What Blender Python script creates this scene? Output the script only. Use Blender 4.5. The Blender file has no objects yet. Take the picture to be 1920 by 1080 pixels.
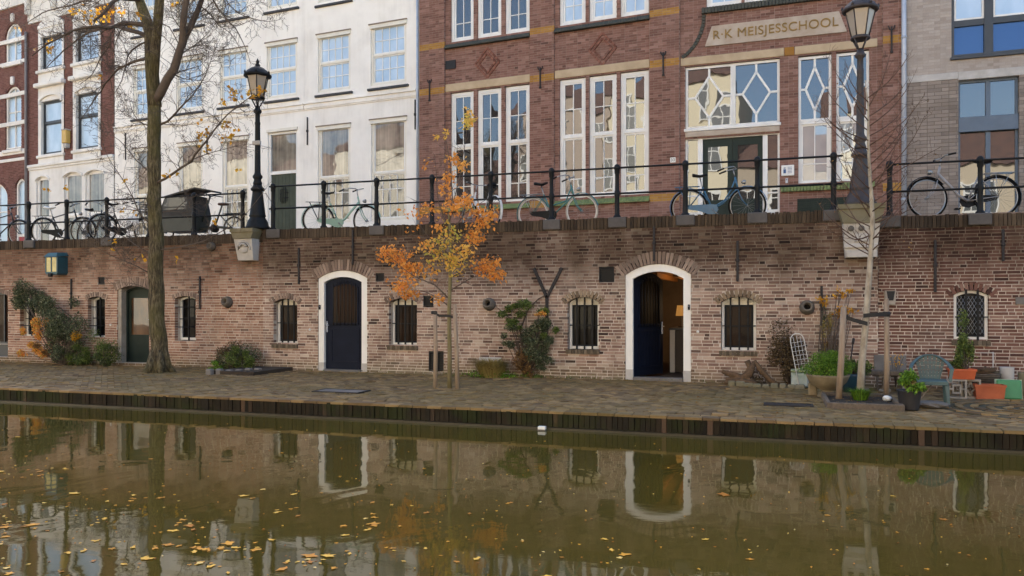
import bpy, bmesh, math, random
import numpy as np
from mathutils import Vector, Matrix
R = math.radians
sc = bpy.context.scene
COL = sc.collection

# ------------------------------------------------------------------ camera, sky, sun, exposure
YAW, FPX, HZ, ZC = R(18.2), 1500.0, 573.0, 1.40      # measured on the photograph (1920 x 1080)
cd = bpy.data.cameras.new('camera'); cam = bpy.data.objects.new('camera', cd); COL.objects.link(cam)
cam.location = (0, 0, ZC); cam.rotation_euler = (R(90), 0, YAW)
cd.sensor_width = 36; cd.lens = FPX / 1920 * 36; cd.shift_y = (HZ - 540) / 1920
cd.clip_start = 0.1; cd.clip_end = 1500
sc.camera = cam
SUN_EL, SUN_AZ = R(30), R(338)                        # clockwise from +Y: behind the houses, which leave the wharf in open shade and light the far bank
w = bpy.data.worlds.new('World'); sc.world = w; w.use_nodes = True
nt = w.node_tree; bg = nt.nodes['Background']
sky = nt.nodes.new('ShaderNodeTexSky'); sky.sky_type = 'NISHITA'; sky.sun_disc = False
sky.sun_elevation = SUN_EL; sky.sun_rotation = SUN_AZ; sky.air_density = 1.0; sky.dust_density = 2.0; sky.ozone_density = 1.0
nt.links.new(sky.outputs['Color'], bg.inputs['Color']); bg.inputs['Strength'].default_value = 0.12
sd = bpy.data.lights.new('sun', 'SUN'); sd.energy = 4.8; sd.angle = R(.6); sd.color = (1.0, 0.93, 0.85)
sun = bpy.data.objects.new('sun', sd); COL.objects.link(sun)
sdir = Vector((math.sin(SUN_AZ) * math.cos(SUN_EL), math.cos(SUN_AZ) * math.cos(SUN_EL), math.sin(SUN_EL)))
sun.rotation_euler = sdir.to_track_quat('Z', 'Y').to_euler(); sun.location = sdir * 40
vs = sc.view_settings; vs.view_transform = 'Standard'; vs.look = 'None'; vs.exposure = 1.95; vs.gamma = 1.0; vs.use_curve_mapping = False
sc.cycles.use_denoising = True; sc.cycles.max_bounces = 8; sc.cycles.transparent_max_bounces = 6
sc.cycles.caustics_reflective = False; sc.cycles.caustics_refractive = False; sc.cycles.sample_clamp_indirect = 4.0

# ------------------------------------------------------------------ measuring: a pixel of the photograph to a place in the scene
SA, CA = math.sin(YAW), math.cos(YAW)
def ray(x):
    t = (x - 960) / FPX
    return (-SA + t * CA, CA + t * SA)
class Plane:
    """An upright plane: local x runs right along it, local y goes in (away from the canal), local z is height."""
    def __init__(s, ox, oy, b):
        s.o = (ox, oy); s.b = b; s.U = (math.cos(b), -math.sin(b)); s.N = (math.sin(b), math.cos(b))
        s.M = Matrix.Translation((ox, oy, 0)) @ Matrix.Rotation(-b, 4, 'Z')
    def hit(s, x, off=0.0):
        dx, dy = ray(x)
        k = (s.o[0] * s.N[0] + s.o[1] * s.N[1] + off) / (dx * s.N[0] + dy * s.N[1])
        return ((k * dx - s.o[0]) * s.U[0] + (k * dy - s.o[1]) * s.U[1], k)
    def u(s, x, off=0.0): return s.hit(x, off)[0]
    def z(s, x, y, off=0.0): return ZC + s.hit(x, off)[1] * (HZ - y) / FPX
    def rect(s, x0, x1, yt, yb, xr=None, off=0.0):
        xr = x0 if xr is None else xr
        return (s.u(x0, off), s.u(x1, off), s.z(xr, yb, off), s.z(xr, yt, off))
def ground(x, y, z=0.0):
    k = FPX * (ZC - z) / (y - HZ); dx, dy = ray(x)
    return Vector((k * dx, k * dy, z))
def at(x, y, Y):
    dx, dy = ray(x); k = Y / dy
    return Vector((k * dx, Y, ZC + k * (HZ - y) / FPX))

# ------------------------------------------------------------------ mesh building
class MB:
    def __init__(s): s.v = []; s.f = []; s.sm = []
    def add(s, vs_, fs, smooth=False):
        n = len(s.v); s.v.extend(tuple(p) for p in vs_)
        for f in fs: s.f.append([i + n for i in f]); s.sm.append(smooth)
        return s
    def box(s, x0, x1, y0, y1, z0, z1, M=None):
        p = [Vector((x, y, z)) for x, y, z in ((x0,y0,z0),(x1,y0,z0),(x1,y1,z0),(x0,y1,z0),(x0,y0,z1),(x1,y0,z1),(x1,y1,z1),(x0,y1,z1))]
        if M is not None: p = [M @ q for q in p]
        return s.add(p, [(0,3,2,1),(4,5,6,7),(0,1,5,4),(1,2,6,5),(2,3,7,6),(3,0,4,7)])
    def bbox(s, x0, x1, y0, y1, z0, z1, c=0.01, M=None):
        """box with chamfered edges"""
        c = min(c, (x1-x0)*.45, (y1-y0)*.45, (z1-z0)*.45)
        bm = bmesh.new(); bmesh.ops.create_cube(bm, size=1)
        for v in bm.verts:
            v.co = Vector(((x0+x1)/2 + v.co.x*(x1-x0), (y0+y1)/2 + v.co.y*(y1-y0), (z0+z1)/2 + v.co.z*(z1-z0)))
        bmesh.ops.bevel(bm, geom=bm.edges[:], offset=c, segments=1, affect='EDGES')
        bm.verts.ensure_lookup_table()
        vs_ = [(M @ v.co) if M is not None else v.co.copy() for v in bm.verts]
        fs = [[v.index for v in f.verts] for f in bm.faces]; bm.free()
        return s.add(vs_, fs)
    def tube(s, pts, rad, n=6, cap=True, smooth=True):
        pts = [Vector(p) for p in pts]; m = len(pts)
        if not isinstance(rad, (list, tuple)): rad = [rad] * m
        vs_ = []; ref = None
        for i, p in enumerate(pts):
            d = (pts[min(i+1, m-1)] - pts[max(i-1, 0)])
            d = d.normalized() if d.length > 1e-9 else Vector((0,0,1))
            if ref is None:
                ref = d.cross(Vector((0,0,1)) if abs(d.z) < .9 else Vector((1,0,0))).normalized()
            else:
                ref = (ref - d * ref.dot(d))
                ref = ref.normalized() if ref.length > 1e-6 else d.orthogonal().normalized()
            b = d.cross(ref)
            for k in range(n):
                a = 2*math.pi*k/n
                vs_.append(p + (ref*math.cos(a) + b*math.sin(a))*rad[i])
        fs = [(i*n+k, i*n+(k+1)%n, (i+1)*n+(k+1)%n, (i+1)*n+k) for i in range(m-1) for k in range(n)]
        if cap: fs += [tuple(range(n))[::-1], tuple((m-1)*n+k for k in range(n))]
        return s.add(vs_, fs, smooth)
    def lathe(s, prof, n=16, c=(0,0,0), smooth=True, M=None, rot=0.0):
        vs_ = []
        for r, z in prof:
            for k in range(n):
                a = 2*math.pi*k/n + rot
                p = Vector((c[0]+r*math.cos(a), c[1]+r*math.sin(a), c[2]+z)); vs_.append(M @ p if M is not None else p)
        m = len(prof)
        fs = [(i*n+k, i*n+(k+1)%n, (i+1)*n+(k+1)%n, (i+1)*n+k) for i in range(m-1) for k in range(n)]
        fs += [tuple(range(n))[::-1], tuple((m-1)*n+k for k in range(n))]
        return s.add(vs_, fs, smooth)
    def prism(s, poly, y0, y1, M=None):
        """polygon in x,z pushed from y0 to y1"""
        n = len(poly)
        vs_ = [Vector((p[0], y0, p[1])) for p in poly] + [Vector((p[0], y1, p[1])) for p in poly]
        if M is not None: vs_ = [M @ q for q in vs_]
        return s.add(vs_, [tuple(range(n)), tuple(range(2*n-1, n-1, -1))] + [(i, n+i, n+(i+1)%n, (i+1)%n) for i in range(n)])
    def torus(s, r, t, n=24, m=6, M=None):
        vs_ = []
        for i in range(n):
            a = 2*math.pi*i/n
            for k in range(m):
                b = 2*math.pi*k/m
                p = Vector(((r+t*math.cos(b))*math.cos(a), t*math.sin(b), (r+t*math.cos(b))*math.sin(a))); vs_.append(M @ p if M is not None else p)
        return s.add(vs_, [(i*m+k, i*m+(k+1)%m, ((i+1)%n)*m+(k+1)%m, ((i+1)%n)*m+k) for i in range(n) for k in range(m)], True)
    def mesh(s, name):
        me = bpy.data.meshes.new(name); me.from_pydata(s.v, [], s.f)
        if any(s.sm): me.polygons.foreach_set('use_smooth', s.sm)
        me.update(); return me

KIDS = {}
W = {}                                                  # world matrix of everything linked so far
I4 = Matrix.Identity(4)
def T(x, y=0, z=0): return Matrix.Translation((x, y, z))
def RZ(a): return Matrix.Rotation(a, 4, 'Z')
def RX(a): return Matrix.Rotation(a, 4, 'X')
def RY(a): return Matrix.Rotation(a, 4, 'Y')
def SC(x, y, z): return Matrix.Diagonal((x, y, z, 1))
def link(o, parent, M):
    COL.objects.link(o)
    if parent is not None:
        KIDS.setdefault(parent.name, []).append(o); o.parent = parent; o.matrix_basis = W[parent.name].inverted() @ M
    else: o.matrix_basis = M
    W[o.name] = M.copy(); return o
def thing(name, label, cat, M=I4, group=None):
    o = bpy.data.objects.new(name, None); o.empty_display_size = .2
    link(o, None, M); return tag(o, label, cat, group)
def tag(o, label, cat, group=None):
    o['label'] = label; o['category'] = cat
    if group: o['group'] = group
    return o
def obj(name, mb, mat_, parent=None, M=None, kind=None, label=None):
    me = mb.mesh(name) if isinstance(mb, MB) else mb
    if mat_ is not None and not me.materials: me.materials.append(mat_)
    o = bpy.data.objects.new(name, me)
    if M is None: M = W[parent.name] if parent is not None else I4
    link(o, parent, M)
    if kind: o['kind'] = kind
    if label: o['label'] = label
    return o
def copy_tree(o, M, parent=None):
    """a copy of a thing with copies of its parts and sub-parts (mesh data shared)"""
    c = o.copy(); link(c, parent, M); old = W[o.name].inverted()
    for ch in KIDS.get(o.name, ()): copy_tree(ch, M @ old @ W[ch.name], c)
    return c

# ------------------------------------------------------------------ materials
def lin(h):
    h = h.lstrip('#'); o = []
    for i in (0, 2, 4):
        v = int(h[i:i+2], 16) / 255
        o.append(v/12.92 if v <= .04045 else ((v+.055)/1.055)**2.4)
    return (*o, 1.0)
class N:
    """small helper to wire a material"""
    def __init__(s, name):
        s.m = bpy.data.materials.new(name); s.m.use_nodes = True; s.t = s.m.node_tree
        s.b = s.t.nodes['Principled BSDF']; s.out = s.t.nodes['Material Output']
    def n(s, typ, **kw):
        x = s.t.nodes.new(typ)
        for k, v in kw.items(): setattr(x, k, v)
        return x
    def l(s, a, b): s.t.links.new(a, b)
    def pos(s, sx=1, sy=1, sz=1):
        g = s.n('ShaderNodeNewGeometry'); m = s.n('ShaderNodeMapping'); m.inputs['Scale'].default_value = (sx, sy, sz)
        s.l(g.outputs['Position'], m.inputs['Vector']); return m.outputs['Vector']
    def noise(s, scale, detail=4, rough=.6, vec=None, dist=0.0):
        x = s.n('ShaderNodeTexNoise'); x.inputs['Scale'].default_value = scale; x.inputs['Detail'].default_value = detail
        x.inputs['Roughness'].default_value = rough; x.inputs['Distortion'].default_value = dist
        s.l(vec if vec is not None else s.pos(), x.inputs['Vector']); return x.outputs['Fac']
    def ramp(s, fac, stops, interp='LINEAR'):
        x = s.n('ShaderNodeValToRGB'); x.color_ramp.interpolation = interp; e = x.color_ramp.elements
        while len(e) < len(stops): e.new(.5)
        for el, (p, c) in zip(e, stops): el.position = p; el.color = lin(c) if isinstance(c, str) else c
        s.l(fac, x.inputs['Fac']); return x.outputs['Color']
    def mix(s, fac, a, b, mode='MIX'):
        x = s.n('ShaderNodeMix'); x.data_type = 'RGBA'; x.blend_type = mode
        for v, i in ((fac, x.inputs[0]), (a, x.inputs[6]), (b, x.inputs[7])):
            if hasattr(v, 'links'): s.l(v, i)
            elif isinstance(v, str): i.default_value = lin(v)
            else: i.default_value = v
        return x.outputs[2]
    def math(s, op, a, b=0.0, clamp=False):
        x = s.n('ShaderNodeMath', operation=op, use_clamp=clamp)
        for v, i in ((a, x.inputs[0]), (b, x.inputs[1])):
            if hasattr(v, 'links'): s.l(v, i)
            else: i.default_value = v
        return x.outputs[0]
    def bump(s, h, strength=.3, dist=.01):
        x = s.n('ShaderNodeBump'); x.inputs['Strength'].default_value = strength; x.inputs['Distance'].default_value = dist
        s.l(h, x.inputs['Height']); s.l(x.outputs['Normal'], s.b.inputs['Normal']); return x
    def col(s, c):
        if hasattr(c, 'links'): s.l(c, s.b.inputs['Base Color'])
        else: s.b.inputs['Base Color'].default_value = lin(c) if isinstance(c, str) else c
        return s
    def set(s, **kw):
        for k, v in kw.items(): s.b.inputs[k.replace('_', ' ')].default_value = v
        return s
    def attr(s, name='tint'):
        a = s.n('ShaderNodeAttribute'); a.attribute_name = name
        sp = s.n('ShaderNodeSeparateColor'); s.l(a.outputs['Color'], sp.inputs[0]); return sp.outputs
def plain(name, c1, c2=None, scale=6, rough=.6, bump=.15, metal=0.0, spec=.5, detail=5, bscale=None, sx=1, sy=1, sz=1):
    m = N(name)
    f = m.noise(scale, detail, .6, m.pos(sx, sy, sz))
    m.col(m.ramp(f, [(.32, c1), (.68, c2 or c1)])).set(Roughness=rough, Metallic=metal, Specular_IOR_Level=spec)
    if bump: m.bump(m.noise(bscale or scale*5, 4, .65, m.pos(sx, sy, sz)), bump, .006)
    return m.m
def brick_mat(name, stops, soot=None, soot_z=(1.6, 3.0), moss=0.0, grain=45, pale=.25, mott=.25):
    m = N(name); a = m.attr()
    base = m.ramp(a[0], stops)
    g = m.noise(grain, 4, .7)
    c = m.mix(m.math('MULTIPLY', g, .55), base, m.mix(1.0, base, (.5, .46, .42, 1), 'MULTIPLY'))
    patch = m.noise(1.1, 5, .65)
    c = m.mix(m.ramp(patch, [(.5, (0,0,0,1)), (.75, (pale, pale, pale, 1))]), c, '#c9b7a6')
    dk = m.noise(.55, 6, .7, m.pos(1, 1, 1.6)); st2 = m.noise(2.2, 5, .7, m.pos(2.2, 2.2, .25))
    c = m.mix(m.ramp(m.math('ADD', m.math('MULTIPLY', dk, .6), m.math('MULTIPLY', st2, .4)), [(.46,(0,0,0,1)),(.66,(mott,mott,mott,1))]), c, m.mix(1.0, c, (.42,.40,.36,1), 'MULTIPLY'))
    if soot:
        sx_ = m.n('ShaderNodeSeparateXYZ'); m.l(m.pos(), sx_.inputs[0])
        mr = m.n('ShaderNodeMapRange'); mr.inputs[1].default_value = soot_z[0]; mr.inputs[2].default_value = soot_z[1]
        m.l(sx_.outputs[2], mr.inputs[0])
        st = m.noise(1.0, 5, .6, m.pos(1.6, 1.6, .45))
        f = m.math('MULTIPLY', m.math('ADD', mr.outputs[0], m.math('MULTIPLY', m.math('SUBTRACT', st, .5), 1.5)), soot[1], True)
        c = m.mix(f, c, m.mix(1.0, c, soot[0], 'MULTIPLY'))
        if moss:
            mr2 = m.n('ShaderNodeMapRange'); mr2.inputs[1].default_value = .35; mr2.inputs[2].default_value = 0.0
            m.l(sx_.outputs[2], mr2.inputs[0])
            f2 = m.math('MULTIPLY', m.math('MULTIPLY', mr2.outputs[0], m.noise(3.5, 4, .6)), moss, True)
            c = m.mix(f2, c, '#5d5a3c')
    m.col(c).set(Roughness=.9, Specular_IOR_Level=.25)
    m.bump(m.noise(grain*1.6, 4, .7), .5, .004)
    return m.m
def glass(name, base, refl=.35, wav=.35, wscale=2.2, tint='#e8eef2', base2=None, fres=.6, fold=False):
    m = N(name)
    n_ = m.noise(2.3, 3, .5, m.pos(1, 1, .5)) if not fold else m.math('ADD', m.math('MULTIPLY', m.noise(1.0, 3, .6, m.pos(9, 9, .35)), .55), m.math('MULTIPLY', m.noise(1.5, 3, .6), .45))
    m.col(m.ramp(n_, [(.35, base), (.65, base2 or base)])).set(Roughness=.4, Specular_IOR_Level=.08)
    g = m.n('ShaderNodeBsdfGlossy'); g.inputs['Roughness'].default_value = .012; g.inputs['Color'].default_value = lin(tint)
    b = m.n('ShaderNodeBump'); b.inputs['Strength'].default_value = wav; b.inputs['Distance'].default_value = .004
    m.l(m.noise(wscale, 2, .4), b.inputs['Height']); m.l(b.outputs['Normal'], g.inputs['Normal'])
    fr = m.n('ShaderNodeLayerWeight'); fr.inputs['Blend'].default_value = .25
    f = m.math('ADD', m.math('MULTIPLY', fr.outputs['Fresnel'], fres), refl, True)
    mx = m.n('ShaderNodeMixShader'); m.l(f, mx.inputs[0]); m.l(m.b.outputs[0], mx.inputs[1]); m.l(g.outputs[0], mx.inputs[2])
    m.l(mx.outputs[0], m.out.inputs['Surface']); return m.m
def leaf_mat(name, stops, rough=.55, trans=.25):
    m = N(name); a = m.attr()
    c = m.ramp(a[0], stops); m.col(c).set(Roughness=rough, Specular_IOR_Level=.3)
    tr = m.n('ShaderNodeBsdfTranslucent'); m.l(c, tr.inputs['Color'])
    mx = m.n('ShaderNodeMixShader'); mx.inputs[0].default_value = trans
    m.l(m.b.outputs[0], mx.inputs[1]); m.l(tr.outputs[0], mx.inputs[2]); m.l(mx.outputs[0], m.out.inputs['Surface']); return m.m

M_ = {}
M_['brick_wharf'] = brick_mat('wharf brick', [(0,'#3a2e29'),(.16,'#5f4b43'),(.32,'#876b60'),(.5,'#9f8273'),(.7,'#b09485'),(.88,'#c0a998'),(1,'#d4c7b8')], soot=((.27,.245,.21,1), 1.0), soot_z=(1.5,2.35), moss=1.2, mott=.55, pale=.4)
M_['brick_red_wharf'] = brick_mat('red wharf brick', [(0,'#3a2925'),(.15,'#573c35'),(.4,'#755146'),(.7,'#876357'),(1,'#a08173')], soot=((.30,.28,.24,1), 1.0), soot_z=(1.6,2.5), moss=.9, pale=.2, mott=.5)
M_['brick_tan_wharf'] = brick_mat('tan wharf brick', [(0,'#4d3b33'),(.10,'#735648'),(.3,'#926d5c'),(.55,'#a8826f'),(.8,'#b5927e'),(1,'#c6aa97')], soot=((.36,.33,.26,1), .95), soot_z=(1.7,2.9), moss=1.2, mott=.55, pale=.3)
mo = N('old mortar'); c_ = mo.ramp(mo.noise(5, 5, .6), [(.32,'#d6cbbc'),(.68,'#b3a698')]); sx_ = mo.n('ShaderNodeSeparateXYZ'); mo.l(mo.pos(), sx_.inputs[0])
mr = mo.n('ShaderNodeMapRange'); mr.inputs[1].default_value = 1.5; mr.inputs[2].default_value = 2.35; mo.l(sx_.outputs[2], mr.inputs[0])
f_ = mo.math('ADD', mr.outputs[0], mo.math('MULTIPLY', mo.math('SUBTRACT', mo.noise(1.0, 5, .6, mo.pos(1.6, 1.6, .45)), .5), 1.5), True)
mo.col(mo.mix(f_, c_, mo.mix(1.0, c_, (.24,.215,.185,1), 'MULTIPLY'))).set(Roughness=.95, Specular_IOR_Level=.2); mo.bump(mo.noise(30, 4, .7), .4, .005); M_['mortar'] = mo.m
M_['mortar_dark'] = plain('dark mortar', '#8d7f72', '#75685d', 9, .95, .4)
M_['brick_coping'] = brick_mat('coping brick', [(0,'#544a41'),(.4,'#685b50'),(.8,'#766759'),(1,'#857565')], soot=((.40,.37,.31,1), 1.0), soot_z=(1.6,2.8), mott=.5)
M_['brick_quay'] = brick_mat('wet quay brick', [(0,'#1d1a12'),(.4,'#272116'),(.68,'#2f271b'),(.84,'#3f3226'),(.94,'#5d4a3b'),(1,'#85705f')], moss=0, pale=.03)
_q = M_['brick_quay']; _t = _q.node_tree; _b = _t.nodes['Principled BSDF']; _in = _b.inputs['Base Color'].links[0].from_socket; _h = N.__new__(N); _h.m = _q; _h.t = _t; _h.b = _b
_h.col(_h.mix(_h.ramp(_h.noise(1.7, 5, .65), [(.48,(0,0,0,1)),(.62,(.7,.7,.7,1))]), _in, '#2a3012'))
M_['brick_arch'] = brick_mat('arch brick', [(0,'#6b5b51'),(.4,'#8c786b'),(.8,'#9f8a7b'),(1,'#ae9a8a')], soot=((.55,.53,.48,1), .6), soot_z=(1.8,3.0))
M_['brick_school'] = brick_mat('school brick', [(0,'#5e463e'),(.2,'#77564b'),(.5,'#886457'),(.8,'#957064'),(1,'#a58174')], pale=.08)
M_['brick_yellow'] = brick_mat('yellow glazed brick', [(0,'#a07234'),(.5,'#b0823e'),(1,'#bd924e')], pale=.05)
M_['brick_house'] = brick_mat('house brick', [(0,'#63433c'),(.5,'#765047'),(1,'#866057')], pale=.05)
M_['brick_grey'] = brick_mat('grey brick', [(0,'#85796f'),(.5,'#978b80'),(1,'#a69a8f')], pale=.05)
M_['brick_grey_light'] = brick_mat('pale grey brick', [(0,'#a69a8f'),(.5,'#b3a89d'),(1,'#beb3a9')], pale=.1)
M_['mortar_school'] = plain('school mortar', '#a08a7d', '#8a7366', 9, .95, .3)
M_['mortar_house'] = plain('house mortar', '#8f7468', '#7d6358', 9, .95, .3)
M_['mortar_grey'] = plain('grey mortar', '#6d645c', '#5f5750', 9, .95, .3)
M_['mortar_pale'] = plain('pale mortar', '#a3988e', '#968b81', 9, .95, .3)
def stained(name, c1, c2, dirt, amt=.35, rough=.85):
    m = N(name); c = m.ramp(m.noise(1.2, 5, .6), [(.32, c1), (.68, c2)])
    f = m.math('MULTIPLY', m.noise(1.6, 5, .7, m.pos(3.5, 3.5, .22)), m.noise(.6, 4, .6))
    c = m.mix(m.ramp(f, [(.24, (0,0,0,1)), (.42, (amt, amt, amt, 1))]), c, dirt)
    m.col(c).set(Roughness=rough, Specular_IOR_Level=.3); m.bump(m.noise(22, 5, .65), .22, .006); return m.m
M_['plaster'] = stained('white plaster', '#f0ebe1', '#e6e0d6', '#b5ad9f', .25)
M_['plaster2'] = stained('cream plaster', '#e6e2da', '#d9d4ca', '#a89f8f', .3)
M_['white'] = stained('white paint', '#e9e7e1', '#dedbd3', '#aca494', .22, .5)
M_['cream'] = plain('cream paint', '#e2dccd', '#d6cfbe', 3, .5, .05)
M_['sandstone'] = plain('sandstone', '#bfa98a', '#ab9576', 2.5, .9, .35)
M_['sandstone2'] = plain('grey sandstone', '#b9ab9a', '#a3907c', 2.5, .9, .35)
M_['bluestone'] = plain('grey bluestone', '#76706a', '#5f5a55', 3, .8, .3)
M_['palestone'] = plain('pale carved stone', '#bfbab3', '#a8a29a', 4, .9, .3)
M_['mossstone'] = plain('mossy stone', '#7d7560', '#6a6347', 4, .95, .4)
M_['iron'] = plain('black painted iron', '#1b1d1f', '#141516', 14, .55, .2, spec=.2)
M_['iron_rust'] = plain('dark wrought iron', '#2a2422', '#1d1a19', 14, .7, .4)
M_['sill'] = plain('dark sill', '#3a3a3c', '#2f2f31', 8, .7, .1)
M_['blue_door'] = plain('dark blue paint', '#171d2c', '#131825', 4, .5, .05, spec=.1)
M_['green_door'] = plain('dark green paint', '#2c3630', '#252e29', 4, .5, .05, spec=.15)
M_['olive_door'] = plain('olive green paint', '#474d40', '#3d4338', 4, .6, .05, spec=.2)
M_['red_door'] = plain('red paint', '#a8202a', '#951c26', 4, .4, .05)
M_['slate_paint'] = plain('slate blue paint', '#566676', '#4f5e6d', 4, .45, .05)
M_['anthracite'] = plain('anthracite paint', '#3b3f42', '#34373a', 4, .45, .05)
M_['greentile'] = plain('mossy green glazed tile', '#7d8a52', '#5d6a40', 8, .6, .3)
M_['darktile'] = plain('dark weathered tile', '#4a4a3f', '#3a3a33', 8, .8, .3)
M_['zinc'] = plain('zinc pipe', '#b9bec6', '#a5abb5', 5, .5, .1, .3)
M_['grille'] = plain('black grille', '#1b1a1a', '#141313', 20, .7, .2)
M_['dark'] = plain('dark interior', '#1c1714', '#15110f', 3, .9, 0)
M_['concrete'] = plain('weathered concrete', '#a59c8f', '#8a8276', 5, .95, .4)
M_['g_sky'] = glass('upper window glass', '#a3b5c3', .14, .25, tint='#dfe9f2', base2='#bccad4')
M_['g_school'] = glass('school window glass', '#2a2723', .13, .5, 1.6)
M_['g_warm'] = glass('ground floor glass', '#453f38', .09, .6, 1.8, base2='#a89d8a', fold=True)
M_['g_room'] = glass('lower sash glass', '#262320', .08, .6, 1.8, base2='#80776a', fold=True)
M_['g_dark'] = glass('cellar glass', '#0d0b09', .008, .4, 2.0, fres=.05)
M_['g_green'] = glass('door glass', '#2a2620', .15, .4, 2.0)
M_['g_blue'] = glass('blue spandrel glass', '#2b466c', .1, .3, 2.0, tint='#a8c4ee')
M_['g_amber'] = glass('amber cellar glass', '#2c1a0c', .006, .4, 2.0, base2='#0c0806', fres=.05)  # pane base colour mixes dark amber brown and near black
# ------------------------------------------------------------------ brickwork: real bricks proud of the mortar
class Hole:
    def __init__(s, a, b, z0, z1, rise=0.0, ring=0.0):
        s.a, s.b, s.z0, s.z1, s.rise, s.ring = a, b, z0, z1, rise, ring
        s.c = (a+b)/2; s.w = (b-a)/2
        if rise > 0: s.r = (s.w**2 + rise**2) / (2*rise); s.zc = z1 - s.r
    def span(s, z, grow=0.0):
        if s.rise <= 0: return (s.a, s.b) if s.z0 < z < s.z1 else None
        sp = s.z1 - s.rise
        if z <= s.z0: return None
        if z < sp + grow*.35: return (s.a, s.b)
        r = s.r + grow; d = r*r - (z - s.zc)**2
        if d <= 0: return None
        h = min(math.sqrt(d), s.w + grow*.75)
        return (s.c - h, s.c + h)
def rows_free(u0, u1, z, holes, grow):
    cuts = sorted(sp for sp in (h.span(z, grow*h.ring) for h in holes) if sp)
    out = []; p = u0
    for a, b in cuts:
        if a > p: out.append((p, min(a, u1)))
        p = max(p, b)
    if p < u1: out.append((p, u1))
    return [(a, b) for a, b in out if b - a > .02 and a < u1]
def brick_layout(u0, u1, z0, z1, holes, ph=.066, bl=.215, joint=.011, seed=1, regular=False, ring=1.0):
    rnd = random.Random(seed); bricks = []; mort = []
    n = max(1, round((z1 - z0) / ph)); ph = (z1 - z0) / n
    for r in range(n):
        za = z0 + r*ph; zc = za + ph/2
        for a, b in rows_free(u0, u1, zc, holes, ring):
            first = u0 - rnd.random()*bl if not regular else u0 - (bl*.5 if r % 2 else 0) - 10*bl
            p = first; k = 0
            while p < b:
                if regular: L = bl if k % 2 == 0 else bl*.5
                else: L = bl*(.5 if rnd.random() < .33 else 1.0)*rnd.uniform(.95, 1.04)
                k += 1; q = p + L
                x0 = max(p, a); x1 = min(q, b)
                if x1 - x0 > .03:
                    bricks.append((x0 + (joint/2 if p > a else 0), x1 - (joint/2 if q < b else 0), za + joint/2, za + ph - joint/2))
                p = q
        for a, b in rows_free(u0, u1, zc, holes, ring*.55):
            e = .004
            mort.append((a + (e if a > u0 else 0), b - (e if b < u1 else 0), za, za + ph))
    return bricks, mort
def brick_mesh(name, bricks, proud=.009, depth=.1, jit=.003, seed=2, mat_=None, wob=.25):
    """many bricks in one mesh, each with its own tint"""
    A = np.array(bricks, dtype=float); n = len(A); rg = np.random.default_rng(seed)
    V = np.empty((n, 8, 3)); pr = -(proud + rg.uniform(-jit, jit, n))
    x0, x1, z0, z1 = A.T
    for i, (x, z) in enumerate(((x0,z0),(x1,z0),(x1,z1),(x0,z1))):
        V[:, i, 0] = x; V[:, i, 1] = pr; V[:, i, 2] = z
        V[:, i+4, 0] = x; V[:, i+4, 1] = depth; V[:, i+4, 2] = z
    V[:, :4, 0] += rg.uniform(-1, 1, (n, 4))*jit*.7; V[:, :4, 2] += rg.uniform(-1, 1, (n, 4))*jit*.5; V[:, :4, 1] += rg.uniform(-1, 1, (n, 4))*jit*.5
    F = (np.arange(n)*8)[:, None, None] + np.array([[0,1,2,3],[0,4,5,1],[1,5,6,2],[2,6,7,3],[3,7,4,0]])[None]
    me = bpy.data.meshes.new(name); me.from_pydata(V.reshape(-1, 3).tolist(), [], F.reshape(-1, 4).tolist())
    t = np.zeros((n*8, 4), dtype=np.float32); t[:, 0] = np.repeat(np.clip(rg.beta(2.5, 2.1, n), 0, 1), 8); t[:, 1] = np.repeat(rg.random(n), 8); t[:, 3] = 1
    me.attributes.new('tint', 'FLOAT_COLOR', 'POINT').data.foreach_set('color', t.ravel())
    if mat_: me.materials.append(mat_)
    me.update(); return me
def unit_bricks(mat_, k=9, seed=5, name='brick', lo=.02, hi=.98):
    """a few single bricks of unit size (front at y=-1, back at y=0), each with its own tint, to be shared"""
    out = []; rnd = random.Random(seed)
    for i in range(k):
        mb = MB(); j = lambda: rnd.uniform(-.02, .02)
        v = [(j(),-1,j()),(1+j(),-1,j()),(1+j(),-1,1+j()),(j(),-1,1+j()),(0,0,0),(1,0,0),(1,0,1),(0,0,1)]
        mb.add(v, [(0,1,2,3),(0,4,5,1),(1,5,6,2),(2,6,7,3),(3,7,4,0)])
        me = mb.mesh(name); t = []
        tv = lo + (hi-lo)*(i+.5)/k
        for _ in range(8): t += [tv, rnd.random(), 0, 1]
        me.attributes.new('tint', 'FLOAT_COLOR', 'POINT').data.foreach_set('color', t)
        me.materials.append(mat_); out.append(me)
    return out
def mortar_mesh(segs, y0=0.0, y1=.26):
    mb = MB()
    for a, b, z0, z1 in segs: mb.box(a, b, y0, y1, z0, z1)
    return mb
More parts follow.
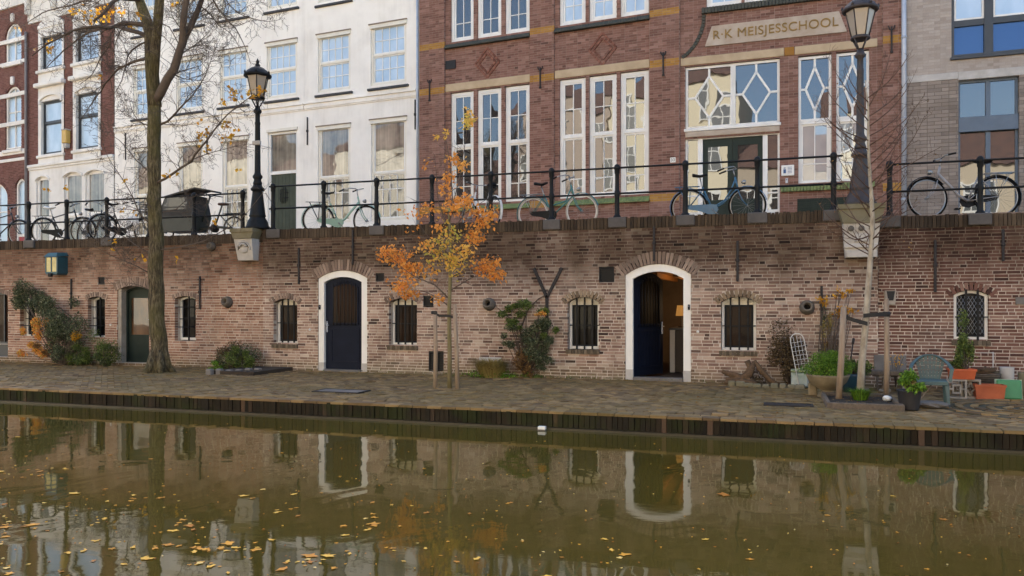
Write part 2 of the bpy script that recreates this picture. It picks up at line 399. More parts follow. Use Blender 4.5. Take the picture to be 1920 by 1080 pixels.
def facing(parent, pl, u0, u1, z0, z1, holes, mat_, mort, nsingle=0, seed=1, ph=.066, bl=.215, regular=False, joint=.011, proud=.009, y=0.0, jit=.003, thick=.26, depth=.1):
    """brick facing of a wall: the bricks nearest the camera as objects, the rest joined"""
    br, ms = brick_layout(u0, u1, z0, z1, holes, ph, bl, joint, seed, regular)
    M = pl.M @ T(0, y, 0)
    obj('mortar', mortar_mesh(ms, 0, thick), mort, parent, M)
    if nsingle:
        full = [b for b in br if b[1]-b[0] > bl*.7]
        inv = pl.M.inverted(); c = inv @ Vector((0, 0, ZC))
        full.sort(key=lambda b: ((b[0]+b[1])/2 - c.x)**2 + c.y**2 + ((b[2]+b[3])/2 - c.z)**2)
        single = set(full[:nsingle]); ub = unit_bricks(mat_, seed=seed); rnd = random.Random(seed)
        for b in single:
            k = min(8, int(rnd.betavariate(2.0, 1.8)*9))
            o = bpy.data.objects.new('brick', ub[k])
            link(o, parent, M @ T(b[0], depth, b[2]) @ SC(b[1]-b[0], depth+proud+rnd.uniform(-jit, jit), b[3]-b[2]))
        br = [b for b in br if b not in single]
    o = obj('brickwork', brick_mesh('brickwork', br, proud, depth, jit, seed, mat_), None, parent, M); o['kind'] = 'stuff'
def arch_bricks(parent, pl, h, L, mat_, n=None, seed=3, name='arch_brick', y=0.0, ext=.10):
    """voussoirs standing on the curve of an arched opening"""
    ub = unit_bricks(mat_, 6, seed, name); rnd = random.Random(seed)
    ang = math.asin(min(1, (h.w+ext*.5)/h.r)); n = n or max(5, round(2*ang*h.r/.064)); da = 2*ang/n
    for i in range(n):
        a = -ang + da*(i+.5); w_ = da*h.r - .009; l = L*rnd.uniform(.94, 1.03)
        Mx = pl.M @ T(h.c, y, h.zc) @ RY(a) @ T(-w_/2, .1, h.r) @ SC(w_, .1+.014+rnd.uniform(-.003, .003), l)
        link(bpy.data.objects.new(name, rnd.choice(ub)), parent, Mx)

# ------------------------------------------------------------------ large structure: canal, wharf, street
X0, X1 = -45.0, 26.0
YQ, YW = 10.2, 15.0
ZWATER, ZST = -.235, 2.96
WALL = Plane(0, YW, 0)
water = N('canal water')
wn = water.n('ShaderNodeBump'); wn.inputs['Strength'].default_value = .36; wn.inputs['Distance'].default_value = .012
h1 = water.noise(1.25, 2, .45, water.pos(1.0, .62, 1), 1.2); h2 = water.noise(9.0, 3, .6, water.pos(.45, 1.3, 1), .4)
water.l(water.math('ADD', h1, water.math('MULTIPLY', h2, .06)), wn.inputs['Height'])
water.l(wn.outputs['Normal'], water.b.inputs['Normal'])
water.col(water.ramp(water.noise(.35, 3, .5), [(.3, '#4d4219'), (.7, '#584c22')])).set(Roughness=.025, IOR=1.42, Specular_IOR_Level=.62)
mb = MB(); nx, ny = 2, 2
mb.add([(X0*2, -4, ZWATER), (X1*2, -4, ZWATER), (X1*2, YQ+.1, ZWATER), (X0*2, YQ+.1, ZWATER)], [(0,1,2,3)])
rg_ = water.n('ShaderNodeMapRange'); rg_.inputs[1].default_value = .45; rg_.inputs[2].default_value = .72; rg_.inputs[3].default_value = .02; rg_.inputs[4].default_value = .06; water.l(water.noise(.7, 5, .65, water.pos(.6, 1.5, 1), .6), rg_.inputs[0]); water.l(rg_.outputs[0], water.b.inputs['Roughness'])
obj('canal_water', mb, water.m, kind='structure')
mb = MB(); mb.box(-600, 600, -600, 600, -3.2, -2.2); obj('ground', mb, plain('canal bed mud', '#4b4130', '#3c3426', .5, .95, .2), kind='structure')
mb = MB(); mb.box(X0, X1, YQ+.13, YW+.2, -2.1, -.03); obj('wharf', mb, M_['mortar_dark'], kind='structure')
mb = MB(); mb.box(X0, X1, YW+.27, 24.5, 2.5, ZST); obj('street', mb, plain('street clinkers', '#8d7b70', '#75665c', 3, .9, .3), kind='structure')
mb = MB(); mb.box(X0*1.5, X1*1.5, -13.2, -2.4, -2.1, -.02); obj('opposite_wharf', mb, plain('opposite paving', '#8a7a6b', '#75675a', 3, .9, .3), kind='structure')

# paving of the wharf: clinkers laid herringbone, and the stretcher courses along the edge
def slab_mesh(name, quads, z, mat_, seed, h=.03, jit=.006, tilt=.006, inset=.008):
    rg = np.random.default_rng(seed); n = len(quads); Q = np.array(quads, float)       # n x 4 x 2
    c = Q.mean(1, keepdims=True); d = Q - c; ln = np.linalg.norm(d, axis=2, keepdims=True); Qi = c + d*(1 - inset/ln)
    zt = z + rg.uniform(-jit, jit, (n, 1)) + rg.uniform(-tilt, tilt, (n, 4))
    V = np.concatenate([np.concatenate([Qi, zt[..., None]], 2), np.concatenate([Qi, np.full((n, 4, 1), z-h)], 2)], 1)
    F = (np.arange(n)*8)[:, None, None] + np.array([[0,1,2,3],[0,4,5,1],[1,5,6,2],[2,6,7,3],[3,7,4,0]])[None]
    me = bpy.data.meshes.new(name); me.from_pydata(V.reshape(-1, 3).tolist(), [], F.reshape(-1, 4).tolist())
    t = np.zeros((n*8, 4), dtype=np.float32); t[:, 0] = np.repeat(rg.random(n), 8); t[:, 3] = 1
    me.attributes.new('tint', 'FLOAT_COLOR', 'POINT').data.foreach_set('color', t.ravel()); me.materials.append(mat_); me.update(); return me
pv = N('wharf clinkers'); a = pv.attr()
c = pv.ramp(a[0], [(0,'#5c4930'),(.35,'#7a6243'),(.7,'#8c734b'),(1,'#a5895f')])
c = pv.mix(pv.ramp(pv.noise(.55, 5, .6), [(.40,(0,0,0,1)),(.60,(.6,.6,.6,1))]), c, '#736236')
c = pv.mix(pv.ramp(pv.noise(1.6, 5, .7), [(.55,(0,0,0,1)),(.75,(.45,.45,.45,1))]), c, '#a88c62')
c = pv.mix(pv.math('MULTIPLY', pv.noise(40, 4, .7), .5), c, pv.mix(1.0, c, (.5,.47,.42,1), 'MULTIPLY'))
pv.col(c).set(Roughness=.8, Specular_IOR_Level=.4); pv.bump(pv.noise(60, 4, .7), .4, .004)
M_['paver'] = pv.m
RING_C = ground(1935, 768); RING_R = 1.15
quads = []; u = .105; ca, sa = math.cos(R(45)), math.sin(R(45))
for i in range(-330, 330):
    for j in range(-330, 330):
        s_ = (i - j) % 4
        if s_ == 0: q = [(i,j),(i+2,j),(i+2,j+1),(i,j+1)]
        elif s_ == 3: q = [(i,j),(i+1,j),(i+1,j+2),(i,j+2)]
        else: continue
        w4 = [((x*ca - y*sa)*u - 8.0, (x*sa + y*ca)*u + 12.6) for x, y in q]
        cx = sum(p[0] for p in w4)/4; cy = sum(p[1] for p in w4)/4
        if not (-23 < cx < 9 and YQ+.50 < cy < YW-.09): continue
        if (cx-RING_C.x)**2 + (cy-RING_C.y)**2 < RING_R**2: continue
        quads.append(w4)
paving = obj('wharf_paving', slab_mesh('wharf_paving', quads, 0.0, M_['paver'], 4), None, kind='structure')
quads = []; rnd = random.Random(8)
for row in range(3):
    x = -24 + rnd.random()*.2
    while x < 10:
        L = rnd.uniform(.2, .225); quads.append([(x, YQ+.185+row*.105), (x+L, YQ+.185+row*.105), (x+L, YQ+.285+row*.105), (x, YQ+.285+row*.105)]); x += L
x = -24
while x < 10:
    quads.append([(x, YW-.09), (x+.215, YW-.09), (x+.215, YW-.012), (x, YW-.012)]); x += .215
o = obj('paving_course', slab_mesh('paving_course', quads, .004, M_['paver'], 5), None, paving, I4, kind='stuff')
quads = []
for k in range(12):
    r0 = .06 + k*.095; m = max(6, int(2*math.pi*(r0+.04)/.2)); 
    if k % 2: continue
    for i in range(m):
        a0, a1 = 2*math.pi*i/m, 2*math.pi*(i+1)/m
        quads.append([(RING_C.x+r*math.cos(t), RING_C.y+r*math.sin(t)) for r, t in ((r0,a0),(r0+.1,a0),(r0+.1,a1),(r0,a1))][::1])
obj('ring_paving', slab_mesh('ring_paving', quads, .012, M_['paver'], 6, h=.05), None, paving, I4, kind='stuff')
quads = []
for k in range(1, 12, 2):
    r0 = .06 + k*.095; m = max(8, int(2*math.pi*(r0+.04)/.2))
    for i in range(m):
        a0, a1 = 2*math.pi*i/m, 2*math.pi*(i+1)/m
        quads.append([(RING_C.x+r*math.cos(t), RING_C.y+r*math.sin(t)) for r, t in ((r0,a0),(r0+.09,a0),(r0+.09,a1),(r0,a1))])
pd = plain('dark mossy ring clinkers', '#4a4433', '#3c3a26', 3, .9, .4)
obj('ring_paving_dark', slab_mesh('ring_paving_dark', quads, .002, pd, 7, h=.05), None, paving, I4, kind='stuff')

# quay edge: standing bricks over the water
quay = thing('quay_edge', 'low mossy brick quay edge of standing bricks along the olive canal water', 'quay edge', T(-7, YQ, 0))
mb = MB(); mb.box(X0, X1, YQ+.05, YQ+.1299, -2.1, -.03); obj('core', mb, M_['mortar_dark'], quay, I4)
ub = unit_bricks(M_['brick_quay'], 9, 21, 'edge_brick'); ub2 = unit_bricks(M_['paver'], 6, 22, 'coping_brick')
x = -23.0; rnd = random.Random(12); k = 0; restA = []; lst = []
while x < 9:
    L = rnd.uniform(.066, .076); lst.append((x, L)); x += L
lst.sort(key=lambda t: abs(t[0] - 0.5))
for i, (x, L) in enumerate(lst):
    if i < 300:
        kk = min(8, int(rnd.betavariate(1.4, 2.2)*9))
        link(bpy.data.objects.new('edge_brick', ub[kk]), quay, T(x, YQ+.12, -.205) @ SC(L-.008, .12+rnd.uniform(-.014, .012), .192+rnd.uniform(-.012, .006)))
    else: restA.append((x, x+L-.008, -.205, -.01))
o = obj('edge_brickwork', brick_mesh('edge_brickwork', restA, .0, .12, .005, 31, M_['brick_quay']), None, quay, T(0, YQ, 0)); o['kind'] = 'stuff'
x = -23.0; rest = []
while x < 9:
    L = rnd.uniform(.21, .23)
    if x > -13: link(bpy.data.objects.new('coping_brick', ub2[rnd.randrange(6)]), quay, T(x, YQ+.176, -.028) @ SC(L-.007, .176+.012+rnd.uniform(-.004, .004), .034+rnd.uniform(-.004, .004)))
    else: rest.append((x, x+L-.007, -.028, .006))
    x += L
o = obj('coping_brickwork', brick_mesh('coping_brickwork', rest, .012, .176, .004, 32, M_['paver']), None, quay, T(0, YQ, 0)); o['kind'] = 'stuff'
mb = MB(); mb.box(X0, X1, YQ-.035, YQ+.11, -.6, -.208); obj('footing', mb, plain('wet footing', '#3b3423', '#2a2517', 3, .5, .4), quay, I4)

# ------------------------------------------------------------------ windows and doors
def ring_box(mb, u0, u1, z0, z1, w_, y0, y1, wb=None, wt=None):
    wb = w_ if wb is None else wb; wt = w_ if wt is None else wt
    mb.box(u0, u0+w_, y0, y1, z0, z1); mb.box(u1-w_, u1, y0, y1, z0, z1)
    mb.box(u0+w_, u1-w_, y0, y1, z0, z0+wb); mb.box(u0+w_, u1-w_, y0, y1, z1-wt, z1)
PANE = {}
def pane(parent, pl, u0, u1, z0, z1, y, mat_, rnd, tilt=.35):
    key = (round(u1-u0, 2), round(z1-z0, 2), mat_.name)
    if key not in PANE:
        mb = MB(); w_, h_ = (u1-u0)/2+.004, (z1-z0)/2+.004
        mb.box(-w_, w_, -.003, .003, -h_, h_); me = mb.mesh('pane'); me.materials.append(mat_); PANE[key] = me
    link(bpy.data.objects.new('pane', PANE[key]), parent, pl.M @ T((u0+u1)/2, y, (z0+z1)/2) @ RZ(R(rnd.gauss(0, tilt))) @ RX(R(rnd.gauss(0, tilt))))
def window(parent, pl, u0, u1, z0, z1, lights, fw=.06, y=.10, mat_=None, gl=None, bar=.022, fd=.07, seed=1, sashw=.045, name='window', label=None, tilt=.35, sashmat=None):
    """lights: (z from 0..1, z to 0..1, cols, rows) stacked; frame, sash, bars and single panes"""
    rnd = random.Random(seed); mat_ = mat_ or M_['white']
    fr = MB(); ring_box(fr, u0, u1, z0, z1, fw, y-.03, y+fd)
    iu0, iu1, iz0, iz1 = u0+fw, u1-fw, z0+fw, z1-fw
    H_ = iz1 - iz0
    for k, L in enumerate(lights):
        if k: fr.box(iu0, iu1, y-.026, y+fd, iz0+L[0]*H_-.028, iz0+L[0]*H_+.028)
    o = obj(name, fr, mat_, parent, pl.M, label=label)
    sb = MB()
    for k, L in enumerate(lights):
        za, zb, cols, rows = L[:4]; za = iz0+za*H_ + (.028 if k else 0); zb = iz0+zb*H_ - (.028 if k < len(lights)-1 else 0)
        g = L[4] if len(L) > 4 else gl
        yy = y + (.016 if k % 2 == 0 else .0)
        ring_box(sb, iu0, iu1, za, zb, sashw, yy-.012, yy+.03)
        a0, a1, b0, b1 = iu0+sashw, iu1-sashw, za+sashw, zb-sashw
        cw = (a1-a0)/cols; rh = (b1-b0)/rows if not isinstance(rows, (list, tuple)) else None
        zs = [b0 + rh*i for i in range(rows+1)] if rh else [b0 + f*(b1-b0) for f in rows]
        for i in range(1, cols): sb.box(a0+cw*i-bar/2, a0+cw*i+bar/2, yy-.006, yy+.022, b0, b1)
        for j in range(1, len(zs)-1): sb.box(a0, a1, yy-.004, yy+.02, zs[j]-bar/2, zs[j]+bar/2)
        for i in range(cols):
            for j in range(len(zs)-1): pane(o, pl, a0+cw*i+.002, a0+cw*(i+1)-.002, zs[j]+.002, zs[j+1]-.002, yy+.012, g, rnd, tilt)
    obj('sash', sb, sashmat or mat_, o, pl.M)
    return o
def arch_pts(h, n=14, inset=0.0, z0=None):
    """outline of an arched opening, inset inwards, from the left foot over the arch to the right foot"""
    w_ = h.w - inset; r = h.r - inset; z0 = h.z0 if z0 is None else z0
    an = math.asin(min(1, w_/r)); pts = [(h.c-w_, z0)]
    for i in range(n+1):
        a = -an + 2*an*i/n; pts.append((h.c + r*math.sin(a), h.zc + r*math.cos(a)))
    pts.append((h.c+w_, z0)); return pts
def arch_frame(mb, h, w_, y0, y1, n=14, inset=0.0):
    a = arch_pts(h, n, inset); b = arch_pts(h, n, inset+w_); m = len(a); base = len(mb.v)
    vs_ = [(p[0], y, p[1]) for y in (y0, y1) for p in a] + [(p[0], y, p[1]) for y in (y0, y1) for p in b]
    fs = []
    for i in range(m-1):
        A0, A1, B0, B1 = i, i+m, i+2*m, i+3*m
        fs += [(A0, B0, B0+1, A0+1), (A1, A1+1, B1+1, B1), (B0, B1, B1+1, B0+1), (A0, A0+1, A1+1, A1)]
    fs += [(0, m, 3*m, 2*m), (m-1, 3*m-1, 4*m-1, 2*m-1)]
    mb.add(vs_, fs)

# ------------------------------------------------------------------ the wharf wall in three lengths
UL, UM = WALL.u(495), WALL.u(1646)
ZL, ZM, ZR = 3.00, 3.06, 2.92
def H(x0, x1, yt, yb, rise, ring=.1, xr=None):
    a, b, z0, z1 = WALL.rect(x0, x1, yt, yb, xr if xr else (x0+x1)/2); return Hole(a, b, z0, z1, rise, ring)
hW0 = Hole(WALL.u(-70), WALL.u(15), .1, WALL.z(0, 545), .12, .1)
hW1 = H(38, 66, 560, 632, .06); hW2 = H(165, 197, 556, 634, .06); hD0 = H(220, 280, 536, 681, .10, .12); hW3 = H(328, 367, 555, 638, .06)
hW4 = H(515, 559, 560, 645, .09); hD1 = H(598, 690, 507, 698, .17, .2); hW5 = H(731, 783, 559, 648, .09)
hW6 = H(1065, 1123, 557, 655, .10, .12); hD2 = H(1173, 1296, 495, 714, .20, .2); hW7 = H(1352, 1418, 556, 658, .10, .12)
hW8 = H(1788, 1854, 544, 638, .08, .12)
def vent(x0, x1, yt, yb): a = WALL.rect(x0, x1, yt, yb, (x0+x1)/2); return Hole(a[0], a[1], a[2], a[3])
VM = [vent(706,722,510,527), vent(795,814,555,574), vent(1124,1152,501,529), vent(805,817,660,694), vent(821,833,660,694)]
VL = [vent(184,196,520,533)]
wallL = thing('wharf_wall', 'tan brick wharf wall behind the big bare tree, left of the carved lamp stone', 'wall', T(UL-4, YW, 0))
wallM = thing('wharf_wall', 'long sooty brick wharf wall with the two white framed arched doors', 'wall', T(-5, YW, 0))
wallR = thing('wharf_wall', 'redder brick wharf wall behind the green plastic chair', 'wall', T(UM+2, YW, 0))
BK = dict(ph=.059, bl=.205, joint=.013, proud=.005, jit=.0025)
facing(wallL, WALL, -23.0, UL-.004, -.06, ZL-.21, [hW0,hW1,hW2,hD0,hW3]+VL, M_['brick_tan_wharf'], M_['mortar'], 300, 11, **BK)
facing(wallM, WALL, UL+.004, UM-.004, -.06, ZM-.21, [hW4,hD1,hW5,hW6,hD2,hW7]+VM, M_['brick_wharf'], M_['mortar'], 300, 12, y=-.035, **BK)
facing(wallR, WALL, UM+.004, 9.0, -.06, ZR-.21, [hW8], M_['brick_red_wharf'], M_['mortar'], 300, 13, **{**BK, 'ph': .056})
for par, u0, u1, zt, y in ((wallL,-23.0,UL,ZL,0), (wallM,UL,UM,ZM,-.035), (wallR,UM,9.0,ZR,0)):
    ub = unit_bricks(M_['brick_coping'], 8, 41, 'coping_brick'); rnd = random.Random(17); x = u0+.004; rest = []; lst = []
    while x < u1-.03:
        L = min(rnd.uniform(.058, .07), u1-x); lst.append((x, L)); x += L
    lst.sort(key=lambda t: abs(t[0]))
    for i, (x, L) in enumerate(lst):
        if i < 280:
            h_ = .205 + rnd.uniform(-.012, .012)
            link(bpy.data.objects.new('coping_brick', ub[rnd.randrange(8)]), par, T(x, YW+.38+y, zt-.208) @ SC(L-.008, .38+.02+rnd.uniform(-.006, .006), h_))
        else: rest.append((x, x+L-.008, zt-.208, zt-.004))
    if rest:
        o = obj('coping_brickwork', brick_mesh('coping_brickwork', rest, .02, .38, .006, 33, M_['brick_coping']), None, par, T(0, YW+y, 0)); o['kind'] = 'stuff'
    mb = MB(); mb.box(u0, u1-.002, .27+y, .6, -.5, zt-.215); mb.box(u0, u1-.002, .05+y, .6, zt-.214, zt-.03)
    if par is not wallM: obj('core', mb, M_['mortar_dark'], par, WALL.M)
    else:
        mb = MB(); D = hD2
        mb.box(u0, D.a-.02, .27+y, .6, -.5, zt-.215); mb.box(D.b+.02, u1-.002, .27+y, .6, -.5, zt-.215); mb.box(D.a-.02, D.b+.02, .27+y, .6, D.z1+.03, zt-.215)
        mb.box(u0, u1-.002, .05+y, .6, zt-.214, zt-.03); obj('core', mb, M_['mortar_dark'], par, WALL.M)
arch_bricks(wallM, WALL, hD1, .23, M_['brick_arch'], seed=51, y=-.035); arch_bricks(wallM, WALL, hD2, .23, M_['brick_arch'], seed=52, y=-.035)
M_['brick_arch2'] = brick_mat('buff arch brick', [(0,'#6f5e4c'),(.5,'#8d7a63'),(1,'#a08d75')], pale=.1)
for i, (p_, h) in enumerate(((wallL,hW1),(wallL,hW2),(wallL,hD0),(wallL,hW3),(wallL,hW0))): arch_bricks(p_, WALL, h, .11 if h is not hD0 else .2, M_['brick_arch'], seed=60+i)
for i, h in enumerate((hW4,hW5)): arch_bricks(wallM, WALL, h, .13, M_['brick_arch'], seed=70+i, y=-.035)
for i, h in enumerate((hW6,hW7)): arch_bricks(wallM, WALL, h, .13, M_['brick_arch2'], seed=75+i, y=-.035)
arch_bricks(wallR, WALL, hW8, .13, M_['brick_red_wharf'], seed=79)

M_['dark_sash'] = plain('dark sash paint', '#191c22', '#14171b', 4, .5, .05, spec=.15)
def cellar_window(parent, h, y, frame=True, gl='g_dark', nb=3, inset=.035, bars='v', cream=True):
    fr = MB()
    fw = .045
    arch_frame(fr, h, fw, y, y+.07, inset=.006)
    fr.box(h.c-h.w+.006+fw, h.c+h.w-.006-fw, y-.015, y+.07, h.z0+.004, h.z0+.055)
    o = obj('window', fr, M_['white'], parent, WALL.M)
    sp = h.z1 - h.rise
    if cream:
        pts = [p for p in arch_pts(h, 14, .008+fw, sp-.05)]; mb = MB(); mb.prism(pts, y+.02, y+.06); obj('arch_panel', mb, M_['cream'], o, WALL.M)
    top = sp - .05 if cream else h.z1 - .04
    sa_ = MB(); a0, a1 = h.c-h.w+.008+fw, h.c+h.w-.008-fw; b0 = h.z0+.057
    ring_box(sa_, a0, a1, b0, top, .035, y+.03, y+.06); sa_.box(a0+.035, a1-.035, y+.033, y+.057, (b0+top)/2-.012, (b0+top)/2+.012)
    obj('sash', sa_, M_['dark_sash'], o, WALL.M)
    rnd = random.Random(int(h.c*100)); 
    for q in ((b0+.035, (b0+top)/2-.012), ((b0+top)/2+.012, top-.035)): pane(o, WALL, a0+.035, a1-.035, q[0], q[1], y+.045, M_[gl], rnd)
    for k in range(nb):
        u_ = h.c - h.w + 2*h.w*(k+1)/(nb+1) + .01
        tz = h.zc + math.sqrt(max(.01, (h.r)**2 - (u_-h.c)**2)) if h.rise else h.z1
        mb = MB(); mb.box(u_-.015, u_+.015, y-.075, y-.05, h.z0-.03, tz+.02); obj('bar', mb, M_['iron'], o, WALL.M)
    mb = MB(); mb.box(h.c-h.w+.02, h.c+h.w-.01, y-.052, y-.045, (h.z0+sp)/2, (h.z0+sp)/2+.02); obj('cross_bar', mb, M_['iron'], o, WALL.M)
    return o
def sill(parent, h, y, mat_, z=None, ext=.03, hgt=.085, n=None):
    ub = unit_bricks(mat_, 5, int(abs(h.c)*10)+3, 'sill_brick'); rnd = random.Random(4)
    n = n or max(6, round((2*h.w+2*ext)/.062)); w_ = (2*h.w+2*ext)/n
    for i in range(n):
        link(bpy.data.objects.new('sill_brick', rnd.choice(ub)), parent, WALL.M @ T(h.c-h.w-ext+i*w_, .13, h.z0-hgt) @ SC(w_-.008, .13-y+.045+rnd.uniform(-.004,.004), hgt-.002))
for h, gl in ((hW4,'g_amber'),(hW5,'g_amber'),(hW6,'g_dark'),(hW7,'g_amber')): cellar_window(wallM, h, .12, gl=gl)
M_['brick_sill'] = brick_mat('mossy sill brick', [(0,'#544b3d'),(.5,'#6d6151'),(1,'#857764')], pale=.05)
for h in (hW4,hW5,hW6,hW7): sill(wallM, h, -.035, M_['brick_sill'])
for h in (hW1,hW2,hW3): cellar_window(wallL, h, .17, nb=1, cream=False)
for h in (hW2, hW3, hW1):
    for f in (.3, .75):
        mb = MB(); z_ = h.z0 + f*(h.z1-h.z0); mb.tube([(h.a+.01, .0, z_), (h.a+.05, -.02, z_), (h.b-.02, .02, z_)], .011, 6); obj('hook_bar', mb, M_['iron'], wallL, WALL.M)
ow8 = cellar_window(wallR, hW8, .05, nb=2, cream=False); sill(wallR, hW8, 0, M_['brick_sill'])
mb = MB(); 
for i in range(8):
    for s_ in (-1, 1):
        p = hW8.c - .2 + .4*i/7; zz0, zz1 = hW8.z0+.1, hW8.z1-.1
        q = p + s_*(zz1-zz0)*.55; t0, t1 = 0, 1
        a_, b_ = (p, zz0), (q, zz1)
        lo_, hi_ = hW8.c-.2, hW8.c+.2
        if q < lo_: f = (p-lo_)/(p-q); b_ = (lo_, zz0+f*(zz1-zz0))
        if q > hi_: f = (hi_-p)/(q-p); b_ = (hi_, zz0+f*(zz1-zz0))
        mb.tube([(a_[0], .045, a_[1]), (b_[0], .045, b_[1])], .0024, 4)
for i in range(1, 7):
    zz = hW8.z0+.1+i*.1
    for s_ in (-1, 1):
        if zz > hW8.z1-.2: continue
        x_ = hW8.c - .2*s_; L_ = min(.4/.55, hW8.z1-.1-zz)
        mb.tube([(x_, .045, zz), (x_+s_*L_*.55, .045, zz+L_)], .0024, 4)
obj('lattice', mb, M_['zinc'], ow8, WALL.M)
for h in VM + VL:
    mb = MB(); y_ = -.03 if h in VM else .01
    ring_box(mb, h.a+.004, h.b-.004, h.z0+.004, h.z1-.004, .014, y_, y_+.06); n_ = 7
    for k in range(1, n_): mb.box(h.a+.018, h.b-.018, y_+.01, y_+.03, h.z0+(h.z1-h.z0)*k/n_-.006, h.z0+(h.z1-h.z0)*k/n_+.006)
    mb.box(h.a+.018, h.b-.018, y_+.05, y_+.058, h.z0+.018, h.z1-.018)
    obj('vent_grille', mb, M_['grille'], wallM if h in VM else wallL, WALL.M)

# arched cellar doors with white frames
def arched_door_frame(parent, h, y, plinth=.2):
    mb = MB(); arch_frame(mb, h, .135, y, y+.12, 18, .004); o = obj('door_frame', mb, M_['white'], parent, WALL.M)
    mb = MB(); mb.box(h.a+.002, h.a+.142, y-.006, y+.125, h.z0-.1, h.z0+plinth); mb.box(h.b-.142, h.b-.002, y-.006, y+.125, h.z0-.1, h.z0+plinth); obj('plinth', mb, M_['palestone'], o, WALL.M)
    mb = MB(); mb.bbox(h.a+.145, h.b-.145, y-.05, y+.2, h.z0-.1, h.z0+.06, .01); obj('threshold', mb, M_['bluestone'], o, WALL.M)
    return o
f1 = arched_door_frame(wallM, hD1, -.02); f2 = arched_door_frame(wallM, hD2, -.02)
def cellar_door_leaf(name, h, M, planks=False, hx=.04):
    """leaf in local coordinates: x from the hinge, y thickness, z up; arched head"""
    w_ = 2*(h.w-.142); z0 = h.z0+.065; sp = h.z1-h.rise
    hh = Hole(0, w_, z0, h.z1-.142, h.rise*.8, 0)
    mb = MB(); mb.prism(arch_pts(hh, 12), 0, .045)
    o = obj(name, mb, M_['blue_door'], wallM, M)
    g = Hole(.16, w_-.12, z0+.98, hh.z1-.13, h.rise*.5, 0)
    mb = MB(); mb.prism(arch_pts(g, 10), -.004, .049); obj('pane', mb, M_['g_amber'] if not planks else M_['g_dark'], o, M)
    fr = MB(); arch_frame(fr, g, .03, -.016, .02, 10, -.012); fr.box(.13, w_-.1, -.03, .02, z0+.95, z0+.985); obj('pane_frame', fr, M_['blue_door'], o, M)
    for k in range(7):
        x = .16 + (w_-.28)*(k+.5)/7; tz = g.zc + math.sqrt(g.r**2 - (x-g.c)**2)
        mb = MB(); mb.tube([(x, -.04, z0+.93), (x, -.04, tz+.02)], .009, 6); mb.lathe([(.001,0),(.014,.02),(.001,.05)], 6, (x, -.04, tz+.015)); obj('bar', mb, M_['iron'], o, M)
    mb = MB()
    ring_box(mb, .13, w_-.09, z0+.14, z0+.86, .025, -.012, .01)
    if planks:
        for k in range(1, 7): mb.box(.15+(w_-.26)*k/7-.004, .15+(w_-.26)*k/7+.004, -.008, .005, z0+.17, z0+.84)
    obj('panel_moulding', mb, M_['blue_door'], o, M)
    mb = MB(); hx = w_-.05 if planks else .04; mb.bbox(hx-.015, hx+.015, -.03, -.001, z0+.78, z0+1.02, .008); mb.tube([(hx, -.03, z0+.93), (hx, -.06, z0+.93), (hx+(-.07 if planks else .07), -.065, z0+.93)], .009, 8); obj('handle', mb, M_['zinc'], o, M)
    return o
cellar_door_leaf('door', hD1, WALL.M @ T(hD1.a+.142, .045, 0))
cellar_door_leaf('door', hD2, WALL.M @ T(hD2.a+.142, .08, 0) @ RZ(R(62)), True)
# door of the left cellar, glazed, behind the tree
y = .2; a0, a1 = hD0.a+.1, hD0.b-.005; z0 = hD0.z0
mb = MB(); mb.box(hD0.a+.002, hD0.a+.1, .02, .3, z0-.05, hD0.z1-hD0.rise+.05); obj('reveal', mb, M_['concrete'], wallL, WALL.M)
mb = MB(); hh = Hole(a0, a1, z0, hD0.z1-.01, hD0.rise, 0); arch_frame(mb, hh, .035, y-.03, y+.05); mb.prism(arch_pts(hh, 10, .036, None), y+.02, y+.04)
od = obj('door', mb, M_['green_door'], wallL, WALL.M)
M_['g_brown'] = glass('brown reflection door glass', '#6a4826', .05, .5, 2.0, base2='#2a1c10', fres=.3)  # brown reflection painted into the base colour of the pane
mb = MB(); mb.box(a0+.12, a1-.14, y+.012, y+.0195, z0+.66, hD0.z1-.28); obj('pane', mb, M_['g_brown'], od, WALL.M)
mb = MB(); ring_box(mb, a0+.1, a1-.12, z0+.64, hD0.z1-.26, .022, y, y+.019); obj('moulding', mb, M_['green_door'], od, WALL.M)
mb = MB(); mb.bbox(a1-.09, a1-.06, y-.02, y+.01, z0+.9, z0+1.1, .006); mb.tube([(a1-.075, y-.02, z0+1.02), (a1-.075, y-.06, z0+1.02), (a1-.15, y-.06, z0+1.02)], .009, 6); obj('handle', mb, M_['zinc'], od, WALL.M)
mb = MB(); mb.box(hW0.a, hW0.b, .16, .2, hW0.z0, .44); obj('door_panel', mb, M_['anthracite'], wallL, WALL.M)
mb = MB(); ring_box(mb, hW0.a, hW0.b-.004, .44, hW0.z1-.05, .05, .13, .2); mb.box(hW0.b-.3, hW0.b-.27, .13, .19, .49, hW0.z1-.1); ow = obj('door_frame', mb, M_['anthracite'], wallL, WALL.M)
mb = MB(); mb.box(hW0.a+.05, hW0.b-.054, .17, .176, .49, hW0.z1-.1); obj('pane', mb, M_['g_amber'], ow, WALL.M)
mb = MB(); mb.box(hW0.a, hW0.b-.004, .10, .2, .425, .44); mb.box(hW0.a, hW0.b-.004, .10, .2, .1, .118); obj('rail_strip', mb, M_['palestone'], ow, WALL.M)

